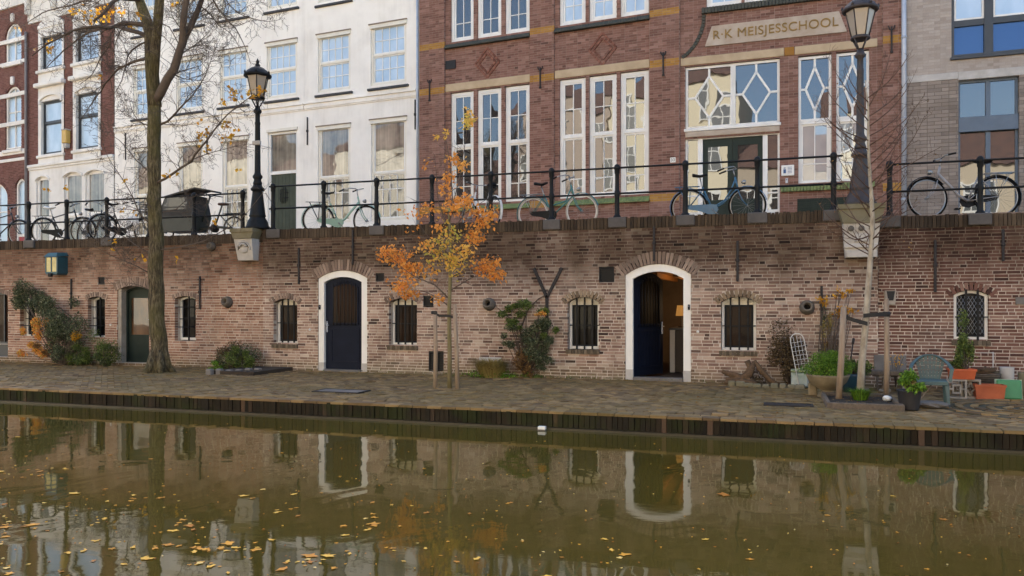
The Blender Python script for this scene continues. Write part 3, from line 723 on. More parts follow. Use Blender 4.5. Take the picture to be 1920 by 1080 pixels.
# the lit cellar room seen through the open door
room = thing('cellar_room', 'warm dim cellar room seen through the open arched door', 'room', T(hD2.c, YW+.3, 0))
a0, a1, y0, y1 = hD2.a-.6, hD2.b+2.2, YW+.575, YW+4.6
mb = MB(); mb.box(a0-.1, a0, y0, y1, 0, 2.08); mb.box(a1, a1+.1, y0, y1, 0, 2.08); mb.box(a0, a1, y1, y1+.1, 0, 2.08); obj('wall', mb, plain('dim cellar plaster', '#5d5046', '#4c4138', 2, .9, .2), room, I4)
mb = MB(); mb.box(a0-.1, a1+.1, YW+.24, y1+.1, -.15, -.005+hD2.z0+.03); obj('floor', mb, plain('cellar floor', '#4a443d', '#3d3833', 3, .6, .1), room, I4)
mb = MB(); mb.box(a0-.1, a1+.1, y0, y1+.1, 2.08, 2.14); obj('ceiling', mb, plain('cellar ceiling boards', '#8a6238', '#74512d', 3, .8, .2, sx=6), room, I4)
for k in range(9):
    mb = MB(); xx = a0+.15+k*.42; mb.bbox(xx-.06, xx+.06, YW+1.05, y1, 1.97, 2.078, .012); obj('beam', mb, plain('cellar beam', '#a06a34', '#845428', 3, .7, .2, sx=4, sy=.5, sz=4) if k == 0 else bpy.data.materials['cellar beam'], room, I4)
ct = thing('counter', 'pale kitchen counter inside the lit cellar', 'counter', T(hD2.c+.35, YW+2.2, 0))
mb = MB(); mb.bbox(hD2.c+.02, hD2.c+.12, YW+1.6, YW+3.0, .03, .9, .006); obj('end_panel', mb, M_['plaster2'], ct, I4)
mb = MB(); mb.bbox(hD2.c+.12, hD2.c+1.6, YW+1.65, YW+3.0, .03, .9, .006); obj('body', mb, plain('dark cupboard', '#3a2f27', '#302720', 3, .6, .1), ct, I4)
mb = MB(); mb.bbox(hD2.c, hD2.c+1.62, YW+1.58, YW+3.02, .901, .94, .006); obj('worktop', mb, M_['anthracite'], ct, I4)
lp = thing('table_lamp', 'small lit table lamp with a warm square shade on the cellar counter', 'lamp', T(hD2.c+.2, YW+2.1, .945))
mb = MB(); mb.lathe([(.07,0),(.07,.015),(.018,.03),(.015,.22),(.001,.22)], 12); obj('base', mb, M_['anthracite'], lp)
em = N('lit lamp shade'); em.col('#4a3520'); em.set(Emission_Color=lin('#ffb25a'), Emission_Strength=.1); M_['lit'] = em.m
mb = MB(); mb.lathe([(.12,.24),(.09,.46)], 14); obj('shade', mb, M_['lit'], lp)
def bulb(loc, e, parent=None, c=(1, .62, .28), rad=.05):
    l = bpy.data.lights.new('bulb', 'POINT'); l.energy = e; l.color = c; l.shadow_soft_size = rad
    o = bpy.data.objects.new('bulb', l); link(o, parent, T(*loc)); return o
dl = thing('ceiling_spot', 'small bright spot lamp at the ceiling inside the open cellar door', 'lamp', T(hD2.a+.42, YW+1.15, 1.9))
em2 = N('spot bulb'); em2.set(Emission_Color=lin('#ffd9a0'), Emission_Strength=5.0); mb = MB(); mb.lathe([(.004,-.02),(.02,-.01),(.022,.012),(.004,.02)], 10); obj('bulb_glass', mb, em2.m, dl)
mb = MB(); mb.lathe([(.035,-.005),(.04,.06),(.02,.07)], 10); obj('housing', mb, M_['anthracite'], dl)
bulb((hD2.c+1.0, YW+2.5, 1.35), 17, dl)  # added point light, apart from the spot and out of sight, lights the beams
# ------------------------------------------------------------------ the houses along the street
_d = ray(1275); _k = 20.9 / _d[1]; BEND = (_k*_d[0], 20.9)
PA, PB = Plane(*BEND, R(5.5)), Plane(*BEND, R(1.6))
_u, _k = PB.hit(1698); _d = ray(1698); PG = Plane(_k*_d[0], _k*_d[1], R(1.2))
_u, _k = PA.hit(215); _d = ray(215); PR = Plane(_k*_d[0], _k*_d[1], R(9.5))
TOP = 12.5
def front(parent, pl, u0, u1, z0, z1, holes, mat_, y=0.0, depth=.2, name='wall', kind=None):
    """plastered front with rectangular openings and their reveals"""
    us = sorted({u0, u1, *[min(max(v, u0), u1) for h in holes for v in h[:2]]}); mb = MB()
    for a, b in zip(us, us[1:]):
        c = (a+b)/2; cuts = sorted((h[2], h[3]) for h in holes if h[0] < c < h[1]); p = z0
        for lo, hi in cuts + [(z1, z1)]:
            if lo > p: mb.add([(a, y, p), (b, y, p), (b, y, min(lo, z1)), (a, y, min(lo, z1))], [(0,1,2,3)])
            p = max(p, hi)
    for a, b, lo, hi in holes:
        mb.add([(a,y,lo),(b,y,lo),(b,y,hi),(a,y,hi),(a,y+depth,lo),(b,y+depth,lo),(b,y+depth,hi),(a,y+depth,hi)], [(0,4,5,1),(1,5,6,2),(2,6,7,3),(3,7,4,0)])
    return obj(name, mb, mat_, parent, pl.M)
def body(parent, pl, u0, u1, z1, mat_, depth=9, y=.42, roof='#5a463f'):
    mb = MB(); mb.box(u0+.01, u1-.01, y, depth, ZST-.4, z1); obj('body', mb, mat_, parent, pl.M)
    mb = MB(); mb.prism([(0,0),(1,0),(.5,.75)], 0, 1)
    m = T(u0, y, z1) @ Matrix(((0,1,0,0),(1,0,0,0),(0,0,1,0),(0,0,0,1)))
    mb = MB(); mb.add([(u0,y-.3,z1+.004),(u1,y-.3,z1+.004),(u1,depth,z1+.004),(u0,depth,z1+.004),(u0,(depth+y)/2,z1+3.2),(u1,(depth+y)/2,z1+3.2)], [(0,1,5,4),(2,3,4,5),(0,4,3),(1,2,5),(0,3,2,1)])
    obj('roof', mb, plain('roof tiles '+parent.name, roof, '#4a3a34', 4, .85, .4), parent, pl.M)
def strip(parent, pl, u0, u1, z0, z1, y0, y1, mat_, name, c=0.0):
    mb = MB(); (mb.bbox(u0, u1, y0, y1, z0, z1, c) if c else mb.box(u0, u1, y0, y1, z0, z1)); return obj(name, mb, mat_, parent, pl.M)
def anchor(parent, pl, x, yt, yb, style=0, y=-.02, name='wall_anchor'):
    u = pl.u(x); z1, z0 = pl.z(x, yt), pl.z(x, yb); mb = MB()
    mb.bbox(u-.018, u+.018, y-.035, y, z0, z1, .006)
    if style == 1:
        mb.tube([(u-.07, y-.02, z1+.02), (u-.05, y-.02, z1-.05), (u, y-.02, z1-.09), (u+.05, y-.02, z1-.05), (u+.07, y-.02, z1+.02)], .016, 6); mb.bbox(u-.03, u+.03, y-.04, y, z0-.02, z0+.03, .005)
    else: mb.bbox(u-.03, u+.03, y-.045, y, (z0+z1)/2-.04, (z0+z1)/2+.04, .005)
    return obj(name, mb, M_['iron_rust'], parent, pl.M)
def base(pl, x): u, k = pl.hit(x); return pl.M @ T(u, 0, ZST)

# ---- white plastered houses
def sash_window(par, pl, x0, x1, yt, yb, seed, grid=True, hood=True, ground=False, top=None):
    u0, u1, z0, z1 = pl.rect(x0, x1, yt, yb, (x0+x1)/2)
    if top: z1 = top
    if ground: lights = [(0, .47, 4, 3, M_['g_room']), (.47, 1, 1, 1, M_['g_warm'])]
    else: lights = [(0, .5, 4, 2, M_['g_sky']), (.5, 1, 4, 2, M_['g_sky'])]
    window(par, pl, u0, u1, z0, z1, lights, fw=.075, y=.07, gl=M_['g_sky'], seed=seed, sashw=.04, bar=.024, sashmat=M_['white'], mat_=M_['cream'])
    if hood: strip(par, pl, u0-.06, u1+.03, z1+.012, z1+.045, -.05, .02, plain('hood lead', '#8a7a69', '#75685a', 4, .8, .1) if 'hood lead' not in bpy.data.materials else bpy.data.materials['hood lead'], 'hood'); strip(par, pl, u0-.03, u1+.02, z1-.1, z1+.0118, -.03, .035, M_['cream'], 'head_board')
    if not ground: strip(par, pl, u0-.09, u1+.09, z0-.16, z0-.09, -.07, .02, M_['sill'], 'sill', .008)
    return (u0, u1, z0, z1)
UWL, UWM, UWR = PA.u(215), PA.u(571), PA.u(787)
whR = thing('white_house', 'white plastered canal house beside the red brick school', 'house', base(PA, 680))
whL = thing('white_house', 'white plastered canal house with the olive green plank door behind the left lamp post', 'house', base(PA, 400))
zb0, zb1 = PA.z(572, 207), PA.z(572, 196)
zU = PA.z(628, 168); zUt = PA.z(628, 60)                 # first floor windows
fl = 4.05
# right house
rects = [sash_window(whR, PA, 596, 657, 62, 170, 1), sash_window(whR, PA, 695, 762, 43, 157, 2)]
rects += [sash_window(whR, PA, 596, 657, 236, 418, 3, ground=True), sash_window(whR, PA, 696, 762, 223, 413, 4, ground=True)]
z2 = PA.z(628, 0)
for i, (xa, xb) in enumerate(((596,657),(695,762))):
    u0, u1 = PA.u(xa), PA.u(xb); window(whR, PA, u0, u1, z2, z2+1.75, [(0,.5,4,2),(.5,1,4,2)], fw=.075, y=.07, gl=M_['g_sky'], seed=9+i, sashw=.04, mat_=M_['cream']); rects.append((u0,u1,z2,z2+1.75))
    strip(whR, PA, u0-.09, u1+.09, z2-.16, z2-.09, -.07, .02, M_['sill'], 'sill', .008)
front(whR, PA, UWM+.003, UWR-.02, ZST-.1, TOP, rects, M_['plaster'])
# left house
rl = [sash_window(whL, PA, 500, 557, 78, 182, 11), sash_window(whL, PA, 412, 464, 93, 194, 12), sash_window(whL, PA, 330, 380, 107, 206, 13), sash_window(whL, PA, 250, 298, 122, 217, 14)]
rl += [sash_window(whL, PA, 417, 466, 258, 432, 15, ground=True), sash_window(whL, PA, 335, 380, 268, 440, 16, ground=True), sash_window(whL, PA, 252, 296, 278, 445, 17, ground=True)]
for i, (xa, xb) in enumerate(((500,557),(412,464),(330,380),(250,298))):
    u0, u1 = PA.u(xa), PA.u(xb); z2 = PA.z(525, 14); window(whL, PA, u0, u1, z2, z2+1.75, [(0,.5,4,2),(.5,1,4,2)], fw=.075, y=.07, gl=M_['g_sky'], seed=19+i, sashw=.04, mat_=M_['cream']); rl.append((u0,u1,z2,z2+1.75))
    strip(whL, PA, u0-.09, u1+.09, z2-.16, z2-.09, -.07, .02, M_['sill'], 'sill', .008)
du0, du1 = PA.u(502), PA.u(557); dz0, dz1 = ZST-.05, PA.z(530, 246); rl.append((du0, du1, dz0, dz1)); tz = PA.z(530, 322)
mb = MB(); ring_box(mb, du0, du1, dz0, dz1, .08, .05, .16, wb=.02); mb.box(du0+.08, du1-.08, .05, .16, tz-.06, tz+.04); fr = obj('door_frame', mb, M_['white'], whL, PA.M)
mb = MB(); mb.box(du0+.08, du1-.08, .12, .126, tz+.04, dz1-.08); obj('pane', mb, M_['g_warm'], fr, PA.M)
mb = MB(); mb.box(du0+.08, du1-.08, .10, .15, dz0+.02, tz-.06); dr = obj('door', mb, M_['olive_door'], whL, PA.M)
for k in range(7):
    a = du0+.085+(du1-du0-.17)*k/7; mb = MB(); mb.bbox(a+.003, a+(du1-du0-.17)/7-.003, .088, .1, dz0+.02, tz-.065, .004); obj('plank', mb, M_['olive_door'], dr, PA.M)
mb = MB(); c_ = (du0+du1)/2; zc_ = tz-.75; ring_box(mb, c_-.14, c_+.14, zc_-.2, zc_+.2, .014, .06, .075)
for k in range(1, 4): mb.tube([(c_-.14+.07*k, .066, zc_-.26), (c_-.14+.07*k, .066, zc_+.26)], .009, 6)
for k in (-.08, .08): mb.tube([(c_-.2, .064, zc_+k), (c_+.2, .064, zc_+k)], .009, 6)
obj('door_grille', mb, M_['iron'], dr, PA.M)
strip(whL, PA, du0-.03, du1+.03, dz1+.0, dz1+.09, -.04, .05, M_['cream'], 'head_board')
front(whL, PA, UWL+.003, UWM-.003, ZST-.1, TOP, rl, M_['plaster'])
for par, u0, u1, dz in ((whR, UWM+.01, UWR-.1, 0), (whL, UWL+.01, UWM-.01, 0.0)):
    for k, (za, zb, pr) in enumerate(((zb0-.10, zb0-.06, .03), (zb0-.0599, zb0+.03, .055), (zb0+.0301, zb0+.075, .03), (zb0+.0751, zb0+.12, .085))):
        strip(par, PA, u0, u1, za+.1, zb+.1, -pr, .02, M_['plaster'], 'cornice_moulding')
    for k in range(1, 7):
        pass
for x, yt, yb in ((577,220,272),(779,187,243)): anchor(whR, PA, x, yt, yb, y=-.006)
for x, yt, yb in ((389,240,290),(236,250,300)): anchor(whL, PA, x, yt, yb, y=-.006)
mb = MB(); mb.tube([(UWR-.055, -.05, ZST), (UWR-.055, -.05, TOP)], .035, 10); obj('drainpipe', mb, M_['zinc'], whR, PA.M)
body(whR, PA, UWM, UWR-.02, TOP, M_['plaster']); body(whL, PA, UWL, UWM, TOP, M_['plaster'])

# ---- the school
sch = thing('school_building', 'dark red brick school with white framed windows and a stone name sign', 'building', base(PA, 1245))
zT, zTr, zB = (PA.z(948,160)+PA.z(1105,147))/2, (PA.z(948,264)+PA.z(1105,256))/2, (PA.z(948,378)+PA.z(1105,371))/2
zUB = (PA.z(948,62)+PA.z(1105,42))/2
def school_facing(pl, u0, u1, z0, z1, holes, seed, y=0.0, mat_='brick_school'):
    facing(sch, pl, u0, u1, z0, z1, holes, M_[mat_], M_['mortar_school'], 0, seed, ph=.064, bl=.22, regular=True, joint=.009, proud=.005, y=y, jit=.0015, thick=.3, depth=.12)
BAYS = [(PA, 835, 995, [(845,888),(895,940),(947,993)]), (PA, 1040, 1219, [(1049,1098),(1105,1156),(1163,1216)])]
for bi, (pl, xa, xb, wins) in enumerate(BAYS):
    ua, ub_ = pl.u(xa), pl.u(xb); holes = []
    for wi, (x0, x1) in enumerate(wins):
        u0, u1 = pl.u(x0), pl.u(x1); holes += [Hole(u0, u1, zB, zT), Hole(u0, u1, zUB, zUB+2.6)]
        H_ = zT-zB; f = (zTr-zB)/H_
        window(sch, pl, u0, u1, zB, zT, [(0, f, 2, [0,.27,1]), (f, 1, 2, 2)], fw=.085, y=.09, gl=M_['g_school'], seed=30+bi*10+wi, sashw=.05, bar=.024, tilt=.55)
        window(sch, pl, u0, u1, zUB, zUB+2.6, [(0, 1, 2, [0,.17,.6,1])], fw=.085, y=.09, gl=M_['g_sky'] if bi else M_['g_school'], seed=34+bi*10+wi, sashw=.05, bar=.024, tilt=.4)
    school_facing(pl, ua, ub_, ZST-.1, TOP, holes, 80+bi)
    strip(sch, pl, ua+.01, ub_-.01, zT+.05, zT+.27, -.03, .1, M_['sandstone'], 'lintel', .01)
    for nm, zz, mt in (('sill_tiles', zB, 'greentile'), ('sill_tiles', zUB, 'darktile')):
        mb = MB(); n_ = int((ub_-ua)/.075); w_ = (ub_-ua-.02)/n_
        for k in range(n_): mb.add([(ua+.01+k*w_+.004, -.12, zz-.17), (ua+.01+(k+1)*w_-.004, -.12, zz-.17), (ua+.01+(k+1)*w_-.004, .04, zz-.012), (ua+.01+k*w_+.004, .04, zz-.012), (ua+.01+k*w_+.004, -.12, zz-.2), (ua+.01+(k+1)*w_-.004, -.12, zz-.2), (ua+.01+(k+1)*w_-.004, .04, zz-.2), (ua+.01+k*w_+.004, .04, zz-.2)], [(0,1,2,3),(4,5,1,0),(4,0,3,7),(5,6,2,1),(7,6,5,4)])
        o = obj(nm, mb, M_[mt], sch, pl.M); o['kind'] = 'stuff'
# piers with yellow bands
YB = [(PA.z(1030,152), PA.z(1030,139)), (PA.z(1030,62), PA.z(1030,50)), (PA.z(1240,378), PA.z(1240,364))]
YB.sort()
def pier(pl, xa, xb, seed, y=-.06):
    u0, u1 = (pl.u(v) if not isinstance(v, tuple) else v[0] for v in (xa, xb)); p = ZST-.1
    for a, b in YB:
        school_facing(pl, u0, u1, p, a, [], seed, y); school_facing(pl, u0, u1, a, b, [], seed+1, y, 'brick_yellow'); p = b; seed += 2
    school_facing(pl, u0, u1, p, TOP, [], seed, y)
pier(PA, 788, 835, 100); pier(PA, 995, 1040, 110); pier(PA, 1219, (0.0,), 120); pier(PB, 1655, 1690, 130)
# diamonds in relief
M_['brick_diamond'] = brick_mat('relief brick', [(0,'#6b463c'),(.5,'#845748'),(1,'#9c6c5b')], pale=.1)
for x, y, w_, h_ in ((914,118,23,28),(1130,92,26,30)):
    u, z = PA.u(x), PA.z(x, y); a = abs(PA.u(x+w_)-u); b = abs(PA.z(x, y-h_)-z); ub = unit_bricks(M_['brick_diamond'], 6, 7, 'relief_brick'); rnd = random.Random(3)
    for rr in (1.0, .68):
        P = [(u-a*rr, z), (u, z+b*rr), (u+a*rr, z), (u, z-b*rr)]
        for i in range(4):
            p, q = P[i], P[(i+1)%4]; L = math.hypot(q[0]-p[0], q[1]-p[1]); n_ = max(3, round(L/(.1))); an = math.atan2(q[1]-p[1], q[0]-p[0])
            for k in range(n_): link(bpy.data.objects.new('relief_brick', rnd.choice(ub)), sch, PA.M @ T(p[0], 0, p[1]) @ RY(-an) @ T(L*k/n_+.005, 0, -.03) @ SC(L/n_-.01, .02 + (.008 if rr == 1 else .014), .055))
for x, yt, yb in ((1015,128,166),(1245,100,143),(808,152,190)): anchor(sch, PA, x, yt, yb, 1, y=-.075)
anchor(sch, PB, 1671, 52, 100, 1, y=-.075)
u0, u1, z0, z1 = PA.rect(836, 855, 115, 131); strip(sch, PA, u0, u1, z0, z1, -.03, .02, M_['grille'], 'vent_grille')
# entrance bay
uB1 = PB.u(1655)
wz0, wz1 = PB.z(1372, 236), PB.z(1372, 118); wu0, wu1, wum = PB.u(1285), PB.u(1462), PB.u(1374)
rz1 = PB.z(1528, 104); rzm = PB.z(1528, 226); rz0 = PB.z(1528, 345)
r1, r2 = (PB.u(1497), PB.u(1559)), (PB.u(1568), PB.u(1630))
dzt = PB.z(1372, 253); eu0, eu1 = wu0, wu1
uz = PB.z(1400, 5)
holes = [Hole(wu0, wu1, wz0, wz1), Hole(eu0, eu1, ZST-.2, dzt), Hole(r1[0], r1[1], rz0, rz1), Hole(r2[0], r2[1], rz0, rz1)]
upw = [(PB.u(1325), PB.u(1390)), (PB.u(1396), PB.u(1460)), (PB.u(1466), PB.u(1530)), (PB.u(1536), PB.u(1600))]
for a, b in upw: holes.append(Hole(a, b, uz, uz+2.2))
school_facing(PB, .003, uB1, ZST-.1, TOP, holes, 140)
for i, (a, b) in enumerate(upw): window(sch, PB, a, b, uz, uz+2.2, [(0, 1, 2, 3)], fw=.085, y=.09, gl=M_['g_sky'], seed=150+i, sashw=.05)
mb = MB(); a_, b_ = PB.u(1316), PB.u(1608); n_ = int((b_-a_)/.08); w_ = (b_-a_)/n_
for k in range(n_): mb.bbox(a_+k*w_+.003, a_+(k+1)*w_-.003, -.1, .05, uz-.17, uz-.02, .01)
o = obj('sill_tiles', mb, M_['darktile'], sch, PB.M); o['kind'] = 'stuff'
def diamond_window(x0, x1, z0, z1, y=.09, gl='g_school', seed=1, name='window'):
    fr = MB(); fw = .06; ring_box(fr, x0, x1, z0, z1, fw, y-.03, y+.07); o = obj(name, fr, M_['white'], sch, PB.M)
    a, b, c, d = x0+fw, x1-fw, z0+fw, z1-fw; mx, mz = (a+b)/2, (c+d)/2; w_, h_ = (b-a)*.33, (d-c)*.36
    P = {'t': (mx, mz+h_), 'b': (mx, mz-h_), 'l': (mx-w_, mz), 'r': (mx+w_, mz), 'T': (mx, d), 'B': (mx, c), 'L': (a, mz), 'R': (b, mz)}
    mb = MB()
    for p, q in ('tr','rb','bl','lt','tT','bB','lL','rR'):
        p, q = P[p], P[q]; L = math.hypot(q[0]-p[0], q[1]-p[1]); an = math.atan2(q[1]-p[1], q[0]-p[0])
        mb.box(0, L, y-.012, y+.03, -.026, .026, T(p[0], 0, p[1]) @ RY(-an))
    obj('glazing_bar', mb, M_['white'], o, PB.M)
    rnd = random.Random(seed)
    for poly in ([P['l'],P['t'],P['r'],P['b']], [(a,d),P['T'],P['t'],P['l'],P['L']], [P['T'],(b,d),P['R'],P['r'],P['t']], [P['R'],(b,c),P['B'],P['b'],P['r']], [P['B'],(a,c),P['L'],P['l'],P['b']]):
        cx = sum(p[0] for p in poly)/len(poly); cz = sum(p[1] for p in poly)/len(poly)
        mb = MB(); mb.prism([(p[0]-cx, p[1]-cz) for p in poly][::-1], -.003, .003)
        obj('pane', mb, M_[gl], o, PB.M @ T(cx, y+.012, cz) @ RZ(R(rnd.gauss(0,.5))) @ RX(R(rnd.gauss(0,.5))))
    return o
diamond_window(wu0, wum, wz0, wz1, seed=1); diamond_window(wum+.003, wu1, wz0, wz1, seed=2)
strip(sch, PB, wu0-.03, wu1+.03, wz0-.075, wz0-.004, -.05, .1, M_['white'], 'sill', .01)
strip(sch, PB, wu0, wu1, dzt+.01, wz0-.08, -.035, .1, M_['sandstone2'], 'lintel', .01)
strip(sch, PB, .02, PB.u(1470), wz1+.04, wz1+.24, -.03, .1, M_['sandstone'], 'lintel', .01)
strip(sch, PB, PB.u(1471), PB.u(1489), wz1+.04, wz1+.24, -.026, .1, M_['brick_yellow'], 'yellow_block')
strip(sch, PB, PB.u(1490), PB.u(1645), wz1+.04, wz1+.24, -.03, .1, M_['sandstone'], 'lintel', .01)
for i, (a, b) in enumerate((r1, r2)):
    diamond_window(a, b, rzm, rz1, seed=5+i)
    window(sch, PB, a, b, rz0, rzm-.004, [(0, 1, 2, [0,.3,1])], fw=.06, y=.09, gl=M_['g_curtain'] if 'g_curtain' in M_ else M_.setdefault('g_curtain', glass('curtained glass', '#9fa09d', .14, .5, 1.8, base2='#8d9090')), seed=160+i, sashw=.045)
mb = MB(); a_, b_ = wu1+.02, PB.u(1640); n_ = int((b_-a_)/.075); w_ = (b_-a_)/n_
for k in range(n_): mb.bbox(a_+k*w_+.003, a_+(k+1)*w_-.003, -.11, .05, rz0-.17, rz0-.01, .012)
o = obj('sill_tiles', mb, M_['greentile'], sch, PB.M); o['kind'] = 'stuff'
u0, u1, z0, z1 = PB.rect(1495, 1602, 371, 398, 1548); mb = MB(); mb.box(u0, u1, -.02, .05, z0, z1)
for k in range(7): mb.box(u0+.02, u1-.02, -.035, -.021, z0+(z1-z0)*(k+.2)/7, z0+(z1-z0)*(k+.75)/7)
obj('louvre', mb, M_['green_door'], sch, PB.M)
# doors
x_ = [PB.u(v) for v in (1285, 1308, 1317, 1373, 1430, 1439, 1462)]; zd = ZST-.02
fr = MB(); ring_box(fr, x_[0], x_[6], zd, dzt, .05, .05, .17, wb=.02); fr.box(x_[1], x_[2], .05, .17, zd, dzt-.05); fr.box(x_[4], x_[5], .05, .17, zd, dzt-.05)
fo = obj('door_frame', fr, M_['white'], sch, PB.M)
for a, b in ((x_[0]+.05, x_[1]), (x_[5], x_[6]-.05)):
    mb = MB(); mb.box(a, b, .1, .106, zd+.85, dzt-.05); obj('pane', mb, M_['g_school'], fo, PB.M)
    mb = MB(); mb.box(a, b, .08, .14, zd+.02, zd+.85); obj('panel', mb, M_['white'], fo, PB.M)
    mb = MB(); mb.box(a, b, .085, .13, zd+1.25, zd+1.29); obj('rail', mb, M_['white'], fo, PB.M)
for i, (a, b) in enumerate(((x_[2]+.004, x_[3]-.003), (x_[3]+.003, x_[4]-.004))):
    mb = MB(); w0, w1, za, zb = a+.12, b-.12, zd+1.15, dzt-.25
    mb.box(a, w0, .1, .15, zd, dzt-.055); mb.box(w1, b, .1, .15, zd, dzt-.055); mb.box(w0, w1, .1, .15, zd, za); mb.box(w0, w1, .1, .15, zb, dzt-.055)
    dr = obj('door', mb, M_['green_door'], sch, PB.M)
    mb = MB(); mb.box(w0, w1, .12, .126, za, zb); obj('pane', mb, M_['g_school'], dr, PB.M)
    mb = MB(); ring_box(mb, w0+.0, w1, zd+.2, za-.12, .03, .085, .1); obj('panel_moulding', mb, M_['green_door'], dr, PB.M)
    if i == 0: mb = MB(); mb.bbox(b-.07, b-.03, .06, .1, za-.25, za+.05, .006); obj('handle', mb, M_['zinc'], dr, PB.M)
# name stone
poly = [(1335,50),(1573,22),(1588,60),(1322,88)]; P = [(PB.u(x), PB.z(x, y)) for x, y in poly]
mb = MB(); mb.prism(P[::-1], -.04, .02); st = obj('name_stone', mb, M_['sandstone2'], sch, PB.M)
def text_mesh(txt, size, depth=.01, spacing=1.0):
    cu = bpy.data.curves.new('t', 'FONT'); cu.body = txt; cu.size = size; cu.extrude = depth; cu.align_x = 'CENTER'; cu.align_y = 'CENTER'; cu.space_character = spacing
    o = bpy.data.objects.new('t', cu); COL.objects.link(o); bpy.context.view_layer.update()
    me = bpy.data.meshes.new_from_object(o.evaluated_get(bpy.context.evaluated_depsgraph_get())); bpy.data.objects.remove(o); return me
cx = sum(p[0] for p in P)/4; cz = sum(p[1] for p in P)/4
me = text_mesh('R·K MEISJESSCHOOL', .34, .012, 1.06); wd = max(v.co.x for v in me.vertices)*2; me.materials.clear()
sx_ = (P[1][0]-P[0][0]) / wd * .99
obj('lettering', me, plain('ochre letters', '#94753a', '#80642f', 6, .7, .1), st, PB.M @ T(cx, -.05, cz) @ SC(sx_, 1, .92) @ RX(R(90)))
# curved tile moulding beside the sign
mb = MB(); cpts = [(1320,28),(1319,45),(1313,66),(1303,85),(1291,99),(1279,109)]
for (xa, ya), (xb, yb) in zip(cpts, cpts[1:]):
    p, q = (PB.u(xa), PB.z(xa, ya)), (PB.u(xb), PB.z(xb, yb)); L = math.hypot(q[0]-p[0], q[1]-p[1]); an = math.atan2(q[1]-p[1], q[0]-p[0]); n_ = 3
    for k in range(n_): mb.bbox(L*k/n_+.004, L*(k+1)/n_-.004, -.04, .02, -.045, .045, .008, T(p[0], 0, p[1]) @ RY(-an))
o = obj('curved_tiles', mb, M_['darktile'], sch, PB.M); o['kind'] = 'stuff'
mb = MB(); u_ = PB.u(1694); mb.tube([(u_, -.09, ZST), (u_, -.09, TOP)], .055, 12)
for k in range(5): mb.lathe([(.065,0),(.065,.05)], 12, (u_, -.09, ZST+.9+k*1.9))
obj('drainpipe', mb, M_['zinc'], sch, PB.M)
body(sch, PA, PA.u(788), 0, TOP, M_['dark']); body(sch, PB, 0.02, PB.u(1696), TOP, M_['dark'])
plate = thing('house_number', 'small white enamel plate with the number 33 on the school wall', 'number plate', PA.M @ T(PA.u(1263), -.07, PA.z(1263, 301)))
mb = MB(); mb.bbox(-.07, .07, -.02, -.004, -.065, .065, .005); obj('plate', mb, M_['white'], plate)
me = text_mesh('33', .11, .002); me.materials.clear(); obj('digits', me, M_['iron'], plate, W[plate.name] @ T(0, -.023, 0) @ RX(R(90)))
nb = thing('notice_board', 'small white notice board with blue print beside the school door', 'sign', PB.M @ T(PB.u(1477), -.01, PB.z(1477, 320)))
mb = MB(); mb.bbox(-.15, .15, -.04, 0, -.13, .13, .008); obj('board', mb, M_['white'], nb)
mb = MB()
for k in range(5): mb.box(.0, .1, -.0425, -.0405, .07-k*.035, .082-k*.035)
mb.box(-.1, -.04, -.0425, -.0405, -.07, .03); mb.prism([(-.11,.06),(-.07,.075),(-.03,.06),(-.07,.045)], -.0425, -.0405); obj('print', mb, plain('blue print', '#3f5d86', '#33507a', 5, .6, 0), nb)
ic = thing('doorbell', 'narrow pale doorbell plate below the notice board', 'doorbell', PB.M @ T(PB.u(1475), -.01, PB.z(1475, 339)))
mb = MB(); mb.bbox(-.03, .03, -.025, 0, -.06, .06, .005); obj('plate', mb, M_['zinc'], ic); mb = MB(); mb.lathe([(.012,0),(.012,.006)], 8, M=T(0,-.025,.02) @ RX(R(90))); obj('button', mb, M_['iron'], ic)

# ---- modern grey brick house on the right
gh = thing('grey_house', 'modern grey brick house with slate blue window frames at the right edge', 'house', base(PG, 1800))
bz0, bz1 = PG.z(1705, 156), PG.z(1705, 143); gu1 = PG.u(2250)
lw = (PG.u(1797), PG.u(1911)); lz1 = PG.z(1797, 151); 
uw = (PG.u(1784), PG.u(1990)); uz0 = PG.z(1784, 108)
facing(gh, PG, .005, gu1, ZST-.1, bz0, [Hole(lw[0], lw[1], ZST-.1, lz1)], M_['brick_grey'], M_['mortar_grey'], 0, 170, ph=.085, bl=.3, joint=.011, regular=True, proud=.006, jit=.0015, thick=.3, depth=.12)
facing(gh, PG, .005, gu1, bz1, TOP, [Hole(uw[0], uw[1], uz0, uz0+3.2), Hole(lw[0], lw[1], ZST-.1, lz1)], M_['brick_grey_light'], M_['mortar_pale'], 0, 171, ph=.068, bl=.24, joint=.007, regular=True, proud=.003, jit=.001, thick=.3, depth=.12)
strip(gh, PG, .005, lw[0]-.003, bz0+.001, bz1-.001, -.02, .15, M_['palestone'], 'stone_band', .008); strip(gh, PG, lw[0]-.002, gu1, lz1+.003, bz1-.001, -.02, .15, M_['palestone'], 'stone_band', .008)
mb = MB(); xm = [PG.u(v) for v in (1846, 1863)]
ring_box(mb, uw[0], uw[1], uz0, uz0+3.2, .06, .03, .16); mb.box(xm[0], xm[1], .03, .16, uz0+.06, uz0+3.14); zt_ = PG.z(1800, 43); mb.box(uw[0]+.06, xm[0], .05, .16, zt_-.07, zt_+.07); mb.box(xm[1], uw[1]-.06, .05, .16, zt_-.07, zt_+.07)
o = obj('window', mb, M_['anthracite'], gh, PG.M); rnd = random.Random(5)
